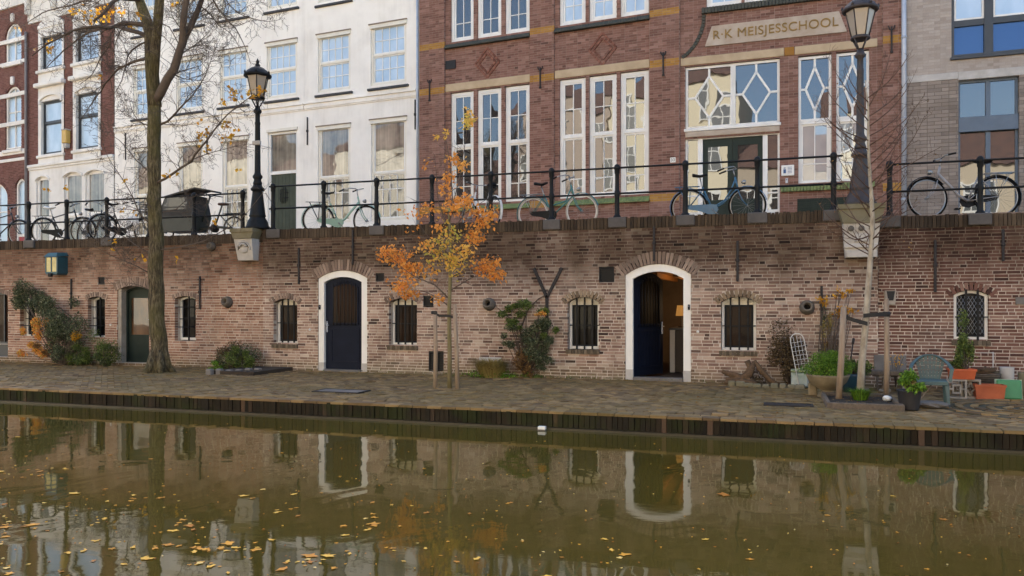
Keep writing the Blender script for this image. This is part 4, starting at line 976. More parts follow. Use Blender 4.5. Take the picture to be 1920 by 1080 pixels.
for a, b in ((uw[0]+.06, xm[0]), (xm[1], uw[1]-.06)):
    pane(o, PG, a, b, uz0+.06, zt_-.07, .1, M_['g_blue'], rnd); pane(o, PG, a+.04, b-.04, zt_+.11, uz0+3.1, .1, M_['g_sky'], rnd)
    m2 = MB(); ring_box(m2, a, b, zt_+.07, uz0+3.14, .045, .06, .12); obj('sash', m2, M_['white'], o, PG.M)
strip(gh, PG, uw[0]-.03, uw[1]+.03, uz0-.07, uz0-.005, -.06, .15, M_['anthracite'], 'sill', .008)
mb = MB(); sz = [PG.z(1797, v) for v in (160, 220, 248, 262)]; xm = [PG.u(v) for v in (1850, 1859)]
ring_box(mb, lw[0]+.003, lw[1]-.003, ZST, lz1-.003, .05, .1, .2); mb.box(xm[0], xm[1], .1, .2, sz[1], lz1-.055); mb.box(xm[0], xm[1], .1, .2, ZST+.05, sz[2]-.001)
o = obj('window', mb, M_['slate_paint'], gh, PG.M)
strip(gh, PG, lw[0]+.004, lw[1]-.004, sz[2], sz[1], .02, .09, M_['slate_paint'], 'spandrel', .006)
for a, b in ((lw[0]+.053, xm[0]), (xm[1], lw[1]-.053)):
    pane(o, PG, a, b, sz[1], lz1-.06, .14, M_['g_school'], rnd); pane(o, PG, a, b, ZST+.06, sz[2]-.003, .14, M_['g_school'], rnd)
    for zz in (ZST+.5,): m2 = MB(); m2.box(a, b, .11, .16, zz, zz+.05); obj('rail', m2, M_['white'], o, PG.M)
body(gh, PG, .01, gu1, TOP, M_['dark'])

# ---- the two red brick houses with white trim on the left
rh2 = thing('brick_house', 'narrow red brick house with white window surrounds, left of the big tree', 'house', base(PR, 135))
rh1 = thing('brick_house', 'red brick house with white stone bands and round arched windows at the left edge', 'house', base(PR, 20))
u55, u215 = PR.u(54), PR.u(214); gz = PR.z(135, 300); cz_ = PR.z(90, 32)
cols = [(PR.u(73), PR.u(121)), (PR.u(138), PR.u(190))]; holes = [Hole(a, b, gz, PR.z(x, t)) for (a, b), x, t in zip(cols, (97, 164), (45, 30))]
facing(rh2, PR, u55+.02, u215-.01, gz, cz_, holes, M_['brick_house'], M_['mortar_house'], 0, 180, ph=.064, bl=.21, regular=True, joint=.009, proud=.005, jit=.0015, thick=.3)
strip(rh2, PR, u55+.02, u215-.01, cz_+.002, cz_+.9, -.06, .3, M_['plaster2'], 'frieze'); strip(rh2, PR, u55, u215, cz_+.902, cz_+1.2, -.35, .3, M_['plaster2'], 'cornice', .03); strip(rh2, PR, u55+.02, u215-.01, cz_-.1, cz_-.002, -.05, .1, M_['plaster2'], 'moulding', .01)
for k in range(4): strip(rh2, PR, u55+.1+k*(u215-u55-.35)/3, u55+.25+k*(u215-u55-.35)/3, cz_+.2, cz_+.9, -.25, -.061, M_['plaster2'], 'bracket', .03)
for i, ((a, b), x, t) in enumerate(zip(cols, (97, 164), (45, 30))):
    zt = PR.z(x, t); w1 = (a+.16, b-.12, PR.z(x, 127 if i == 0 else 113), PR.z(x, 66 if i == 0 else 52)); w2 = (a+.18, b-.14, PR.z(x, 288 if i == 0 else 278), PR.z(x, 188 if i == 0 else 174))
    front(rh2, PR, a, b, gz, zt, [w1, w2], M_['plaster2'], y=-.03, depth=.2, name='window_surround')
    window(rh2, PR, *w1, [(0, 1, 2, 1)], fw=.05, y=.1, gl=M_['g_sky'], seed=190+i, mat_=M_['anthracite']); window(rh2, PR, *w2, [(0, .6, 1, 1), (.6, 1, 1, 1)], fw=.05, y=.1, gl=M_['g_sky'], seed=194+i, mat_=M_['anthracite'])
    strip(rh2, PR, a-.05, b+.05, w1[2]-.16, w1[2]-.04, -.12, .05, M_['plaster2'], 'sill', .02); strip(rh2, PR, a-.08, b+.08, PR.z(x, 162 if i == 0 else 148), PR.z(x, 154 if i == 0 else 140), -.2, .05, M_['plaster2'], 'hood', .03)
    strip(rh2, PR, a-.04, b+.04, w2[2]-.14, w2[2]-.03, -.1, .05, M_['plaster2'], 'sill', .02)
    hh = Hole(a+.1, b-.06, w2[3]-.1, w2[3]+.28, .18); mb = MB(); arch_frame(mb, hh, .09, -.1, -.028, 10); obj('hood_arch', mb, M_['plaster2'], rh2, PR.M)
    hh = Hole(a, b, zt-.1, zt+.3, .3, 0); mb = MB(); mb.prism(arch_pts(hh, 10), -.06, .05); obj('arch_head', mb, M_['plaster2'], rh2, PR.M)
gw = [(68,92,332),(120,153,324),(160,195,320)]; gh_ = []
for x0, x1, t in gw: gh_.append((PR.u(x0), PR.u(x1), ZST+.25, PR.z((x0+x1)/2, t)))
front(rh2, PR, u55+.02, u215-.01, ZST-.1, gz-.12, gh_, M_['plaster2'])
strip(rh2, PR, u55+.02, u215-.01, gz-.119, gz-.001, -.1, .2, M_['plaster2'], 'cornice_moulding', .02); strip(rh2, PR, u55+.02, u215-.01, gz-.2, gz-.12, -.05, .05, M_['plaster2'], 'cornice_moulding', .01)
for i, q in enumerate(gh_):
    window(rh2, PR, *q, [(0, .5, 1, 1), (.5, 1, 1, 1)], fw=.05, y=.1, gl=M_['g_warm'], seed=200+i, sashw=.05)
    hh = Hole(q[0], q[1], q[3]-.14, q[3]+.02, .14); a_ = arch_pts(hh, 8)[1:-1]
    mb = MB(); mb.prism(([(q[0], q[3]+.02)] + a_ + [(q[1], q[3]+.02)]), -.004, .08); obj('arch_spandrel', mb, M_['plaster2'], rh2, PR.M)
    mb = MB(); arch_frame(mb, Hole(q[0]-.07, q[1]+.07, q[3]-.16, q[3]+.09, .16), .06, -.05, .0, 10); obj('hood_arch', mb, M_['plaster2'], rh2, PR.M)
mb = MB(); mb.tube([(u55-.02, -.1, ZST), (u55-.02, -.1, cz_-.6), (u55-.02, -.1, cz_-.4)], .05, 10); obj('drainpipe', mb, plain('grey pipe', '#7d7a7c', '#6d6a6c', 5, .6, .1), rh2, PR.M)
body(rh2, PR, u55+.03, u215-.01, TOP, M_['plaster2'])
bx = thing('wall_lantern_box', 'yellow wall box between the windows of the narrow brick house', 'lamp', PR.M @ T(PR.u(130), -.03, PR.z(130, 258)))
mb = MB(); mb.bbox(-.13, .13, -.2, 0, -.24, .24, .02); obj('body', mb, plain('ochre box', '#cda95c', '#c09c50', 4, .5, .05), bx); mb = MB(); mb.bbox(-.15, .15, -.22, 0, .241, .28, .01); obj('lid', mb, M_['palestone'], bx); mb = MB(); mb.bbox(-.1, .1, -.17, 0, -.42, -.241, .02); obj('bracket', mb, M_['palestone'], bx)
uE = PR.u(-160); ua_ = PR.u(55)
wA = [(PR.u(10), PR.u(40), PR.z(25,118), PR.z(25,44)), (PR.u(10), PR.u(40), PR.z(25,280), PR.z(25,162)), (PR.u(29), PR.u(49), ZST-.1, PR.z(38,335)), (PR.u(-25), PR.u(14), ZST+.5, PR.z(-5,345)), (PR.u(-75), PR.u(-35), PR.z(-55,300), PR.z(-55,190)), (PR.u(-75), PR.u(-35), PR.z(-55,140), PR.z(-55,70))]
hs = [Hole(q[0], q[1], q[2], q[3], min(.45, (q[1]-q[0])*.5), .12) for q in wA]
cz1 = PR.z(25, 14)
facing(rh1, PR, uE, u55+.015, ZST-.1, cz1, hs, M_['brick_house'], M_['mortar_house'], 0, 210, ph=.064, bl=.21, regular=True, joint=.009, proud=.005, jit=.0015, thick=.3)
for yy, hh_ in ((76,.16),(118,.14),(178,.16),(232,.16),(286,.18),(300,.12)):
    z_ = PR.z(25, yy); segs = [(uE, u55-.08)]
    for q in wA:
        if q[2]-.02 < z_ < q[3]+.1: segs = [s2 for (p0, p1) in segs for s2 in ((p0, q[0]-.08), (q[1]+.08, p1)) if s2[1]-s2[0] > .05] if any(p0 < q[0] < p1 for p0, p1 in segs) else segs
    for p0, p1 in segs: strip(rh1, PR, p0, p1, z_-hh_/2, z_+hh_/2, -.035, .05, M_['plaster2'], 'stone_band', .008)
for i, (q, h) in enumerate(zip(wA, hs)):
    arch_bricks(rh1, PR, h, .14, M_['brick_house'], seed=220+i)
    mb = MB(); arch_frame(mb, h, .085, .05, .16, 12, .004); fo = obj('window' if i != 2 else 'door_frame', mb, M_['plaster2'], rh1, PR.M)
    if i != 2:
        mb = MB(); mb.prism(arch_pts(h, 12, .09)[::-1], .12, .126); obj('pane', mb, M_['g_sky'], fo, PR.M)
        mb = MB(); mb.box(h.c-.025, h.c+.025, .08, .15, h.z0, h.z1-.09); mb.box(h.a+.09, h.b-.09, .09, .14, h.z0+(h.z1-h.z0)*.6-.02, h.z0+(h.z1-h.z0)*.6+.02); mb.box(h.a+.004, h.b-.004, .04, .15, h.z0+.002, h.z0+.09); obj('sash', mb, M_['plaster2'], fo, PR.M)
        strip(rh1, PR, h.a-.1, h.b+.1, h.z0-.14, h.z0-.01, -.1, .1, M_['plaster2'], 'sill', .02)
        strip(rh1, PR, h.c-.09, h.c+.09, h.z1+.05, h.z1+.38, -.09, .05, M_['plaster2'], 'keystone', .03)
    else:
        mb = MB(); mb.box(h.a+.09, h.b-.09, .1, .14, h.z0, h.z0+1.25); obj('door', mb, M_['red_door'], rh1, PR.M)
        mb = MB(); mb.box(h.a+.09, h.b-.09, .06, .16, h.z0+1.25, h.z0+1.37); obj('transom', mb, M_['plaster2'], fo, PR.M)
        mb = MB(); mb.prism(arch_pts(h, 12, .09, h.z0+1.37)[::-1], .12, .126); obj('pane', mb, M_['g_sky'], fo, PR.M)
strip(rh1, PR, uE, u55-.01, cz1+.002, cz1+.7, -.08, .3, M_['plaster2'], 'frieze'); strip(rh1, PR, uE, u55-.01, cz1+.702, cz1+1.1, -.4, .3, M_['plaster2'], 'cornice', .03)
body(rh1, PR, uE, u55-.01, TOP, M_['plaster2'])

# ------------------------------------------------------------------ the opposite bank, seen only as reflections in the window panes
OPP = [(-78,-66,14.0,'#c4b79f','cream house on the opposite bank, farthest left'), (-65.9,-55,15.5,'#ddd5c2','tall cream house on the opposite bank, second from the far left'), (-54.9,-44.5,13.0,'#cfc3aa','ochre house on the opposite bank, third from the far left'), (-44.4,-34.1,15.0,'#ddd5c2','pale house on the opposite bank beside the leftmost of the brown ones'), (-34,-25.5,9.5,'#d2c8b2','cream plastered house on the opposite bank left of the high brown one'), (-25.4,-18,16.5,'#ad9c8c','brown house on the opposite bank with a high roof'), (-17.9,-4.9,17.0,'#dccfb2','broad cream house on the opposite bank mirrored in the school panes'),
       (-4.8,1.5,10.5,'#ab9c88','low tan house on the opposite bank'), (1.6,6,13.0,'#d8cbab','tall pale yellow house on the opposite bank'), (6.1,14,10.0,'#bfb098','low beige house on the opposite bank'), (14.1,24,12.5,'#9b8069','dark tan house on the opposite bank, rightmost of its row')]
gd = glass('opposite panes', '#2a2622', .15)
for i, (xa, xb, zt, colr, lab) in enumerate(OPP):
    t = thing('opposite_house', lab, 'house', T((xa+xb)/2, -13.2, 0), 'houses across the canal behind the camera')
    mb = MB(); mb.box(xa, xb, -22, -13.2, -.5, zt); obj('wall', mb, plain('opposite plaster %d' % i, colr, colr, 1, .9, .1), t, I4)
    mb = MB(); mb.add([(xa,-13.0,zt+.003),(xb,-13.0,zt+.003),(xb,-22,zt+.003),(xa,-22,zt+.003),(xa,-17.5,zt+3),(xb,-17.5,zt+3)], [(0,4,5,1),(2,5,4,3),(0,3,4),(1,5,2),(0,1,2,3)]); obj('roof', mb, plain('opposite roof %d' % i, '#6d4f43', '#54403a', 3, .9, .3), t, I4)
    n_ = max(3, int((xb-xa)/2.1))
    for r_ in range(int((zt-3.6)/3.4)+1):
        for k in range(n_):
            cx_ = xa+(xb-xa)*(k+.5)/n_; z_ = 3.8+r_*3.3
            if z_+2 > zt: continue
            mb = MB(); M0 = T(cx_, -13.2, z_) @ RZ(math.pi); ring_box(mb, -.6, .6, 0, 2.0, .09, -.06, .02); mb.box(-.51, .51, -.05, .015, 1.25, 1.33); mb.box(-.03, .03, -.045, .01, .09, 1.91)
            wo = obj('window', mb, M_['white'], t, M0)
            mb = MB(); mb.box(-.51, .51, -.03, -.002, .09, 1.91); obj('pane', mb, gd, wo, M0)
# ------------------------------------------------------------------ wall fittings
def wall_thing(name, label, cat, x, y, off=0.0, group=None): return thing(name, label, cat, WALL.M @ T(WALL.u(x), off, WALL.z(x, y)), group)
IRONS = [(135,523,580,'short wall iron left of the small cellar window by the shrub'), (376,518,580,'wall iron just right of the big tree trunk'), (563,465,533,'wall iron left of the closed blue door'), (664,432,497,'wall iron above the arch of the closed blue door'),
         (1227,425,490,'wall iron above the arch of the open door'), (1383,452,528,'wall iron right of the open door arch'), (1540,536,610,'wall iron behind the yellow leaved climber'), (1753,450,548,'long wall iron left of the lattice window'), (1880,430,490,'wall iron at the right edge of the wharf wall')]
for x, yt, yb, lab in IRONS:
    off = -.05 if 495 < x < 1646 else -.012
    z1, z0 = WALL.z(x, yt), WALL.z(x, yb); t = thing('wall_iron', 'black ' + lab, 'wall anchor', WALL.M @ T(WALL.u(x), off, z0), 'black wall irons on the wharf wall')
    mb = MB(); mb.bbox(-.02, .02, -.03, 0, 0, z1-z0, .006); obj('rod', mb, M_['iron_rust'], t); mb = MB(); mb.bbox(-.032, .032, -.04, 0, (z1-z0)*.48, (z1-z0)*.56, .008); obj('key', mb, M_['iron_rust'], t)
t = thing('forked_iron', 'black Y shaped iron strut above the climbing shrub', 'iron strut', WALL.M @ T(WALL.u(1027), -.06, WALL.z(1027, 590)))
zj = WALL.z(1027,555)-WALL.z(1027,590); za = WALL.z(1027,503)-WALL.z(1027,590); wA_ = WALL.u(1055)-WALL.u(1027)
for nm, p, q in (('stem',(0,0,-.35),(0,0,zj)), ('arm',(0,0,zj-.03),(-wA_*.88,0,za)), ('arm',(0,0,zj-.03),(wA_,0,za))):
    mb = MB(); p, q = Vector(p), Vector(q); d = (q-p).normalized(); s_ = d.cross(Vector((0,1,0)))*.026
    mb.add([p-s_+Vector((0,-.03,0)), p+s_+Vector((0,-.03,0)), q+s_+Vector((0,-.03,0)), q-s_+Vector((0,-.03,0)), p-s_+Vector((0,.015,0)), p+s_+Vector((0,.015,0)), q+s_+Vector((0,.015,0)), q-s_+Vector((0,.015,0))], [(0,1,2,3),(4,7,6,5),(0,4,5,1),(1,5,6,2),(2,6,7,3),(3,7,4,0)]); obj(nm, mb, M_['iron_rust'], t)
def spout(x, y, lab, off, s=1.0):
    t = wall_thing('drain_spout', lab, 'drain spout', x, y, off, 'stone drain spouts in the wharf wall')
    m_ = plain('spout stone', '#6d655b', '#544d44', 6, .95, .4) if 'spout stone' not in bpy.data.materials else bpy.data.materials['spout stone']
    mb = MB(); prof = [(.13,0),(.125,.06),(.10,.13),(.085,.15),(.062,.15),(.058,.02),(.001,.02)]
    mb.lathe([(r*s, z*s) for r, z in prof], 14, M=RX(R(90)) @ RX(R(-12))); obj('spout', mb, m_, t)
    mb = MB(); mb.lathe([(.055*s,.022*s),(.001,.022*s+.001)], 12, M=RX(R(90)) @ RX(R(-12))); obj('mouth', mb, M_['dark'], t)
spout(428, 567, 'round stone drain spout right of the big tree', 0); spout(919, 571, 'dark round drain spout left of the climbing shrub', -.035); spout(1513, 577, 'grey drain spout with moss right of the barred window', -.035); spout(398, 463, 'small stone spout under the coping left of the carved lamp stone', 0, .8)
t = wall_thing('drain_box', 'square dark drain outlet with a slanted lip beside the right tree stake', 'drain outlet', 1669, 558)
mb = MB(); mb.prism([(-.07,-.12),(.07,-.12),(.09,.12),(-.09,.12)], -.08, 0); obj('box', mb, M_['concrete'], t); mb = MB(); mb.prism([(-.04,-.05),(.04,-.05),(.065,.11),(-.065,.11)], -.084, -.075); obj('opening', mb, M_['grille'], t)
for x, y, lab in ((583,618,'small round white bell left of the closed blue door'), (1309,622,'small round white bell right of the open door'), (208,609,'small round bell left of the glazed green door')):
    t = wall_thing('doorbell', lab, 'doorbell', x, y, -.045 if x > 495 else -.01); mb = MB(); mb.lathe([(.026,0),(.026,.01),(.018,.018),(.001,.02)], 14, M=RX(R(90))); obj('plate', mb, M_['white'], t); mb = MB(); mb.lathe([(.008,.018),(.008,.026),(.001,.027)], 8, M=RX(R(90))); obj('button', mb, M_['zinc'], t)
for x, y, lab in ((601,576,'tiny black intercom on the frame of the closed blue door'), (1292,576,'tiny black intercom on the frame of the open door')):
    t = wall_thing('intercom', lab, 'intercom', x, y, -.02); mb = MB(); mb.bbox(-.018, .018, -.03, -.002, -.05, .05, .005); obj('case', mb, M_['iron'], t); mb = MB(); mb.lathe([(.009,0),(.009,.004)], 8, M=T(0,-.03,.02) @ RX(R(90))); obj('lens', mb, M_['zinc'], t)
t = wall_thing('stone_slab', 'pale stone slab set in the wharf wall above the grass clump', 'stone slab', 921, 692, -.035); mb = MB(); mb.bbox(-.24, .24, -.035, .0, -.2, .24, .012); obj('slab', mb, M_['palestone'], t)
t = wall_thing('wall_plate', 'small grey plate on the wharf wall at the right edge', 'plate', 1914, 564, -.01); mb = MB(); mb.bbox(-.08, .12, -.02, 0, -.06, .06, .006); obj('plate', mb, M_['bluestone'], t)
# green wall lantern
t = wall_thing('wall_lantern', 'blue green metal wall lantern with yellowed glass panes', 'lantern', 116, 496, 0)
gm = plain('blue green enamel', '#2c545e', '#25474f', 6, .45, .1)
mb = MB(); mb.add([(-.2,-.34,.17),(.2,-.34,.17),(.22,0,.20),(-.22,0,.20),(-.14,-.26,.27),(.14,-.26,.27),(.16,0,.29),(-.16,0,.29)], [(0,3,2,1),(4,5,6,7),(0,1,5,4),(1,2,6,5),(3,0,4,7)]); obj('hood', mb, gm, t)
mb = MB(); ring_box(mb, -.17, -.005, -.2, .17, .014, -.30, -.28); ring_box(mb, .005, .17, -.2, .17, .014, -.30, -.28); mb.box(-.17, .17, -.3, -.0, -.25, -.2); mb.box(-.19, -.172, -.3, 0, -.22, .17); mb.box(.172, .19, -.3, 0, -.22, .17); obj('frame', mb, gm, t)
for a, b in ((-.156,-.019),(.019,.156)): mb = MB(); mb.box(a, b, -.293, -.286, -.185, .155); obj('pane', mb, plain('yellowed glass', '#c7bb7c', '#ac9f63', 5, .25, .05) if 'yellowed glass' not in bpy.data.materials else bpy.data.materials['yellowed glass'], t)
mb = MB(); mb.bbox(-.05, .05, -.36, -.29, -.31, -.22, .01); obj('latch', mb, M_['iron'], t)

# ------------------------------------------------------------------ railing on the wharf wall
DSTONE = plain('dark base stone', '#5c5753', '#4a4643', 4, .85, .3)
def railing(label, posts, zt, zr, zm, u0, u1, stones):
    t = thing('iron_railing', label, 'railing', WALL.M @ T(u0, .14, zt)); Mr = WALL.M @ T(0, .14, 0)
    for nm, z in (('top_rail', zr), ('middle_rail', zm)):
        mb = MB(); mb.tube([(u0, 0, z), (u1, 0, z)], .019, 8); obj(nm, mb, M_['iron'], t, Mr)
    mb = MB(); h_ = zr - zt
    mb.lathe([(.075,0),(.075,.05),(.052,.07),(.048,.1),(.044,h_*.5-.06),(.052,h_*.5-.04),(.052,h_*.5+.04),(.042,h_*.5+.06),(.038,h_-.12),(.05,h_-.10),(.052,h_-.03),(.06,h_-.02),(.06,h_+.02),(.05,h_+.05),(.02,h_+.075),(.001,h_+.08)], 10); pm = mb.mesh('post'); pm.materials.append(M_['iron'])
    for x in posts: link(bpy.data.objects.new('post', pm), t, Mr @ T(WALL.u(x, .14), 0, zt-.004))
    for x in stones:
        mb = MB(); u = WALL.u(x, -.05); mb.bbox(u-.17, u+.17, -.215, .15, zt-.19, zt+.006, .015); obj('base_stone', mb, DSTONE, t, Mr)
    return t
railing('black iron railing above the tan wharf wall, left of the left lamp post', [-25,54,125,200,280,364,455], ZL, 3.92, 3.44, -23, WALL.u(462,.14), [54,200])
railing('black iron railing in front of the school between the two lamp posts', [512,607,706,810,920,1034,1157,1285,1420,1563], ZM, 4.03, 3.54, WALL.u(505,.14), WALL.u(1580,.14), [512,706,1034,1157,1285,1420,1563])
railing('black iron railing on the right in front of the grey house', [1668,1838,2010], ZR, 3.83, 3.36, WALL.u(1662,.14), 9, [1668,1838])

# ------------------------------------------------------------------ lamp posts on carved stones
def lamp_post(label, x, zb, s=1.0, dirty=False):
    t = thing('street_lamp', label, 'street lamp', WALL.M @ T(WALL.u(x, .02), .02, zb)); iron = M_['iron'] if not dirty else plain('rusty lamp paint', '#3a322f', '#2b2627', 9, .6, .3)
    mb = MB(); mb.lathe([(.27,0),(.27,.05),(.24,.08),(.22,.16),(.20,.20),(.175,.24),(.165,.27),(.185,.29),(.17,.33),(.115,.78),(.11,.84),(.145,.86),(.15,.90),(.11,.94),(.095,.98)], 12); obj('pedestal', mb, iron, t)
    mb = MB(); mb.lathe([(.09,.98),(.10,1.02),(.085,1.06),(.075,1.1),(.105,1.14),(.105,1.18),(.075,1.22),(.066,1.26),(.055,2.3),(.06,2.32),(.06,2.36),(.052,2.38),(.05,2.55),(.085,2.58),(.09,2.62),(.06,2.66),(.05,2.72)], 12); obj('shaft', mb, iron, t)
    mb = MB()
    for k in range(4):
        a = math.pi/4 + k*math.pi/2; c, s_ = math.cos(a), math.sin(a)
        mb.tube([(0.03*c,.03*s_,2.68), (.07*c,.07*s_,2.76), (.135*c,.135*s_,2.88)], .016, 6)
    mb.lathe([(.12,2.87),(.155,2.875),(.165,2.90),(.15,2.93),(.12,2.93)], 12); obj('bracket', mb, iron, t)
    gl = N('lamp glass'); gl.col('#b8ab9c').set(Roughness=.15, Alpha=1.0, Transmission_Weight=.35)
    gm_ = gl.m
    for k in range(6):
        a0, a1 = k*math.pi/3, (k+1)*math.pi/3; mb = MB()
        P = [(.135*math.cos(a0),.135*math.sin(a0),2.94),(.135*math.cos(a1),.135*math.sin(a1),2.94),(.235*math.cos(a1),.235*math.sin(a1),3.36),(.235*math.cos(a0),.235*math.sin(a0),3.36)]
        c = sum((Vector(p) for p in P), Vector())/4; inn = [Vector(p)*.985 + Vector((0,0,.015*p[2])) for p in P]
        mb.add(P + [tuple(q) for q in inn], [(0,1,2,3),(7,6,5,4),(0,4,5,1),(1,5,6,2),(2,6,7,3),(3,7,4,0)]); obj('pane', mb, gm_, t)
        mb = MB(); mb.tube([(.14*math.cos(a0),.14*math.sin(a0),2.93),(.24*math.cos(a0),.24*math.sin(a0),3.37)], .011, 5); obj('glazing_rib', mb, iron, t)
    mb = MB(); mb.lathe([(.27,3.36),(.30,3.37),(.30,3.41),(.27,3.43),(.25,3.47),(.15,3.55),(.09,3.58),(.05,3.60),(.06,3.63),(.03,3.66),(.04,3.70),(.02,3.74),(.001,3.78)], 12); 
    for k in range(6):
        a = k*math.pi/3; mb.lathe([(.02,0),(.024,.03),(.001,.07)], 6, (.29*math.cos(a), .29*math.sin(a), 3.41))
    obj('roof', mb, iron, t)
    mb = MB(); mb.lathe([(.05,2.98),(.07,3.1),(.05,3.2),(.001,3.22)], 10); obj('lamp_bulb', mb, M_['palestone'], t)
    return t
lpL = lamp_post('black cast iron street lamp on the carved stone, behind the big tree', 483, ZM+.02)
mb = MB(); mb.bbox(-.1, .1, -.07, .0, 1.86, 1.95, .01); obj('bracket_plate', mb, M_['palestone'], lpL)
lamp_post('weathered street lamp on a grey stone in front of the school, behind the birch', 1613, ZM+.06, dirty=True)
def corbel(label, x, zt, zb_, carved, wd=.5):
    t = thing('lamp_stone', label, 'stone corbel', WALL.M @ T(WALL.u(x), 0, zb_))
    zm_ = zt - .2 if carved else zt - .3
    mb = MB(); mb.add([(-wd*.5,-.33,zm_-zb_),(wd*.5,-.33,zm_-zb_),(wd*.5,.3,zm_-zb_),(-wd*.5,.3,zm_-zb_),(-wd*.62,-.33,zt-zb_-.06),(wd*.62,-.33,zt-zb_-.06),(wd*.62,.3,zt-zb_-.06),(-wd*.62,.3,zt-zb_-.06)], [(0,3,2,1),(0,1,5,4),(1,2,6,5),(2,3,7,6),(3,0,4,7),(4,5,6,7)]); mb.box(-wd*.64, wd*.64, -.36, .3, zt-zb_-.059, zt-zb_+.02); obj('cap', mb, M_['mossstone'], t)
    h_ = zm_ - zb_ - .004
    mb = MB(); mb.add([(-wd*.42,-.2,0),(wd*.42,-.2,0),(wd*.42,.05,0),(-wd*.42,.05,0),(-wd*.5,-.3,h_),(wd*.5,-.3,h_),(wd*.5,.05,h_),(-wd*.5,.05,h_)], [(0,3,2,1),(0,1,5,4),(1,2,6,5),(2,3,7,6),(3,0,4,7),(4,5,6,7)]); pn = obj('carved_block', mb, M_['palestone'], t)
    def fp(u, v): f = v/h_; return Vector((u, -.2 - .1*f, v))
    mb = MB(); dk = plain('carved shadow stone', '#6f6a63', '#57524c', 6, .95, .3) if 'carved shadow stone' not in bpy.data.materials else bpy.data.materials['carved shadow stone']  # darker stone colour paints the shade of the carved recesses
    if carved:
        r = h_*.33; cx, cz = 0, h_*.55
        for k in range(15):
            a = -.1 + (math.pi+.2)*k/14; p = fp(r*math.cos(a), cz+r*math.sin(a)*.95); mb.lathe([(.022,0),(.022,.02),(.001,.03)], 6, M=T(*p) @ RX(R(90)))
        obj('wreath', mb, M_['palestone'], pn)
        mb = MB()
        for k in range(8):
            a0, a1 = math.pi*k/8, math.pi*(k+1)/8; mb.tube([fp(r*.86*math.cos(a0), cz+r*.82*math.sin(a0))+Vector((0,-.003,0)), fp(r*.86*math.cos(a1), cz+r*.82*math.sin(a1))+Vector((0,-.003,0))], .02, 5)
        obj('shaded_groove', mb, dk, pn)
        mb = MB(); p = fp(0, cz-.02); mb.lathe([(r*.66,0),(r*.64,.012),(r*.55,.022),(.001,.024)], 14, M=T(*p) @ SC(1,1,.8) @ RX(R(90)))
        for k in range(5):
            a = .5 + (math.pi-1)*k/4; q = fp(r*.55*math.cos(a), cz+.02+r*.5*math.sin(a)); mb.lathe([(.028,0),(.024,.05),(.001,.06)], 7, M=T(*q) @ RX(R(90)))
        obj('relief', mb, M_['palestone'], pn)
    else:
        for k in range(3):
            q = fp(-wd*.28+wd*.28*k, h_*.85); mb.lathe([(.05,0),(.05,.012),(.001,.013)], 10, M=T(*q) @ RX(R(90)))
        obj('shaded_hollow', mb, dk, pn)
        mb = MB(); mb.bbox(-wd*.46, wd*.46, -.26, -.1, h_*.28, h_*.4, .01); mb.bbox(-wd*.4, wd*.44, -.24, -.1, .0, h_*.2, .01); mb.bbox(-wd*.2, wd*.2, -.28, -.1, h_*.45, h_*.7, .02); obj('moulding', mb, M_['palestone'], pn)
corbel('pale stone block with a carved fruit basket under the left lamp post', 471, ZM+.0, WALL.z(471, 489), True, .46)
corbel('worn grey carved stone under the right lamp post, behind the birch', 1612, ZM+.04, WALL.z(1612, 484), False, .58)

# ------------------------------------------------------------------ bicycles
TYRE = plain('tyre rubber', '#161515', '#100f0f', 12, .9, .2, spec=.1); CHROME = plain('worn chrome', '#a3a3a1', '#888886', 8, .35, .05, .8); SADDLE = plain('black saddle', '#191716', '#121110', 9, .6, .1, spec=.2)
WM = {}
def wheel_meshes(tyre, rim, r=.335):
    k = (tyre.name, rim.name, r)
    if k not in WM:
        a = MB(); a.torus(r, .019, 32, 8); am = a.mesh('tyre'); am.materials.append(tyre)
        b = MB(); b.torus(r-.022, .011, 32, 6); bm_ = b.mesh('rim'); bm_.materials.append(rim)
        c = MB()
        for i in range(18):
            an = 2*math.pi*i/18; s_ = .028 if i % 2 else -.028; of = .35*(1 if (i//2) % 2 else -1)
            c.tube([(.018*math.cos(an+of*2), s_, .018*math.sin(an+of*2)), ((r-.025)*math.cos(an), 0, (r-.025)*math.sin(an))], .0016, 3, False)
        c.lathe([(.02,-.045),(.02,.045)], 8, M=RX(R(90))); cm = c.mesh('spokes'); cm.materials.append(CHROME)
        WM[k] = (am, bm_, cm)
    return WM[k]
def arc(c, r, a0, a1, n=10): return [(c[0]+r*math.cos(R(a0+(a1-a0)*i/n)), 0, c[1]+r*math.sin(R(a0+(a1-a0)*i/n))) for i in range(n+1)]
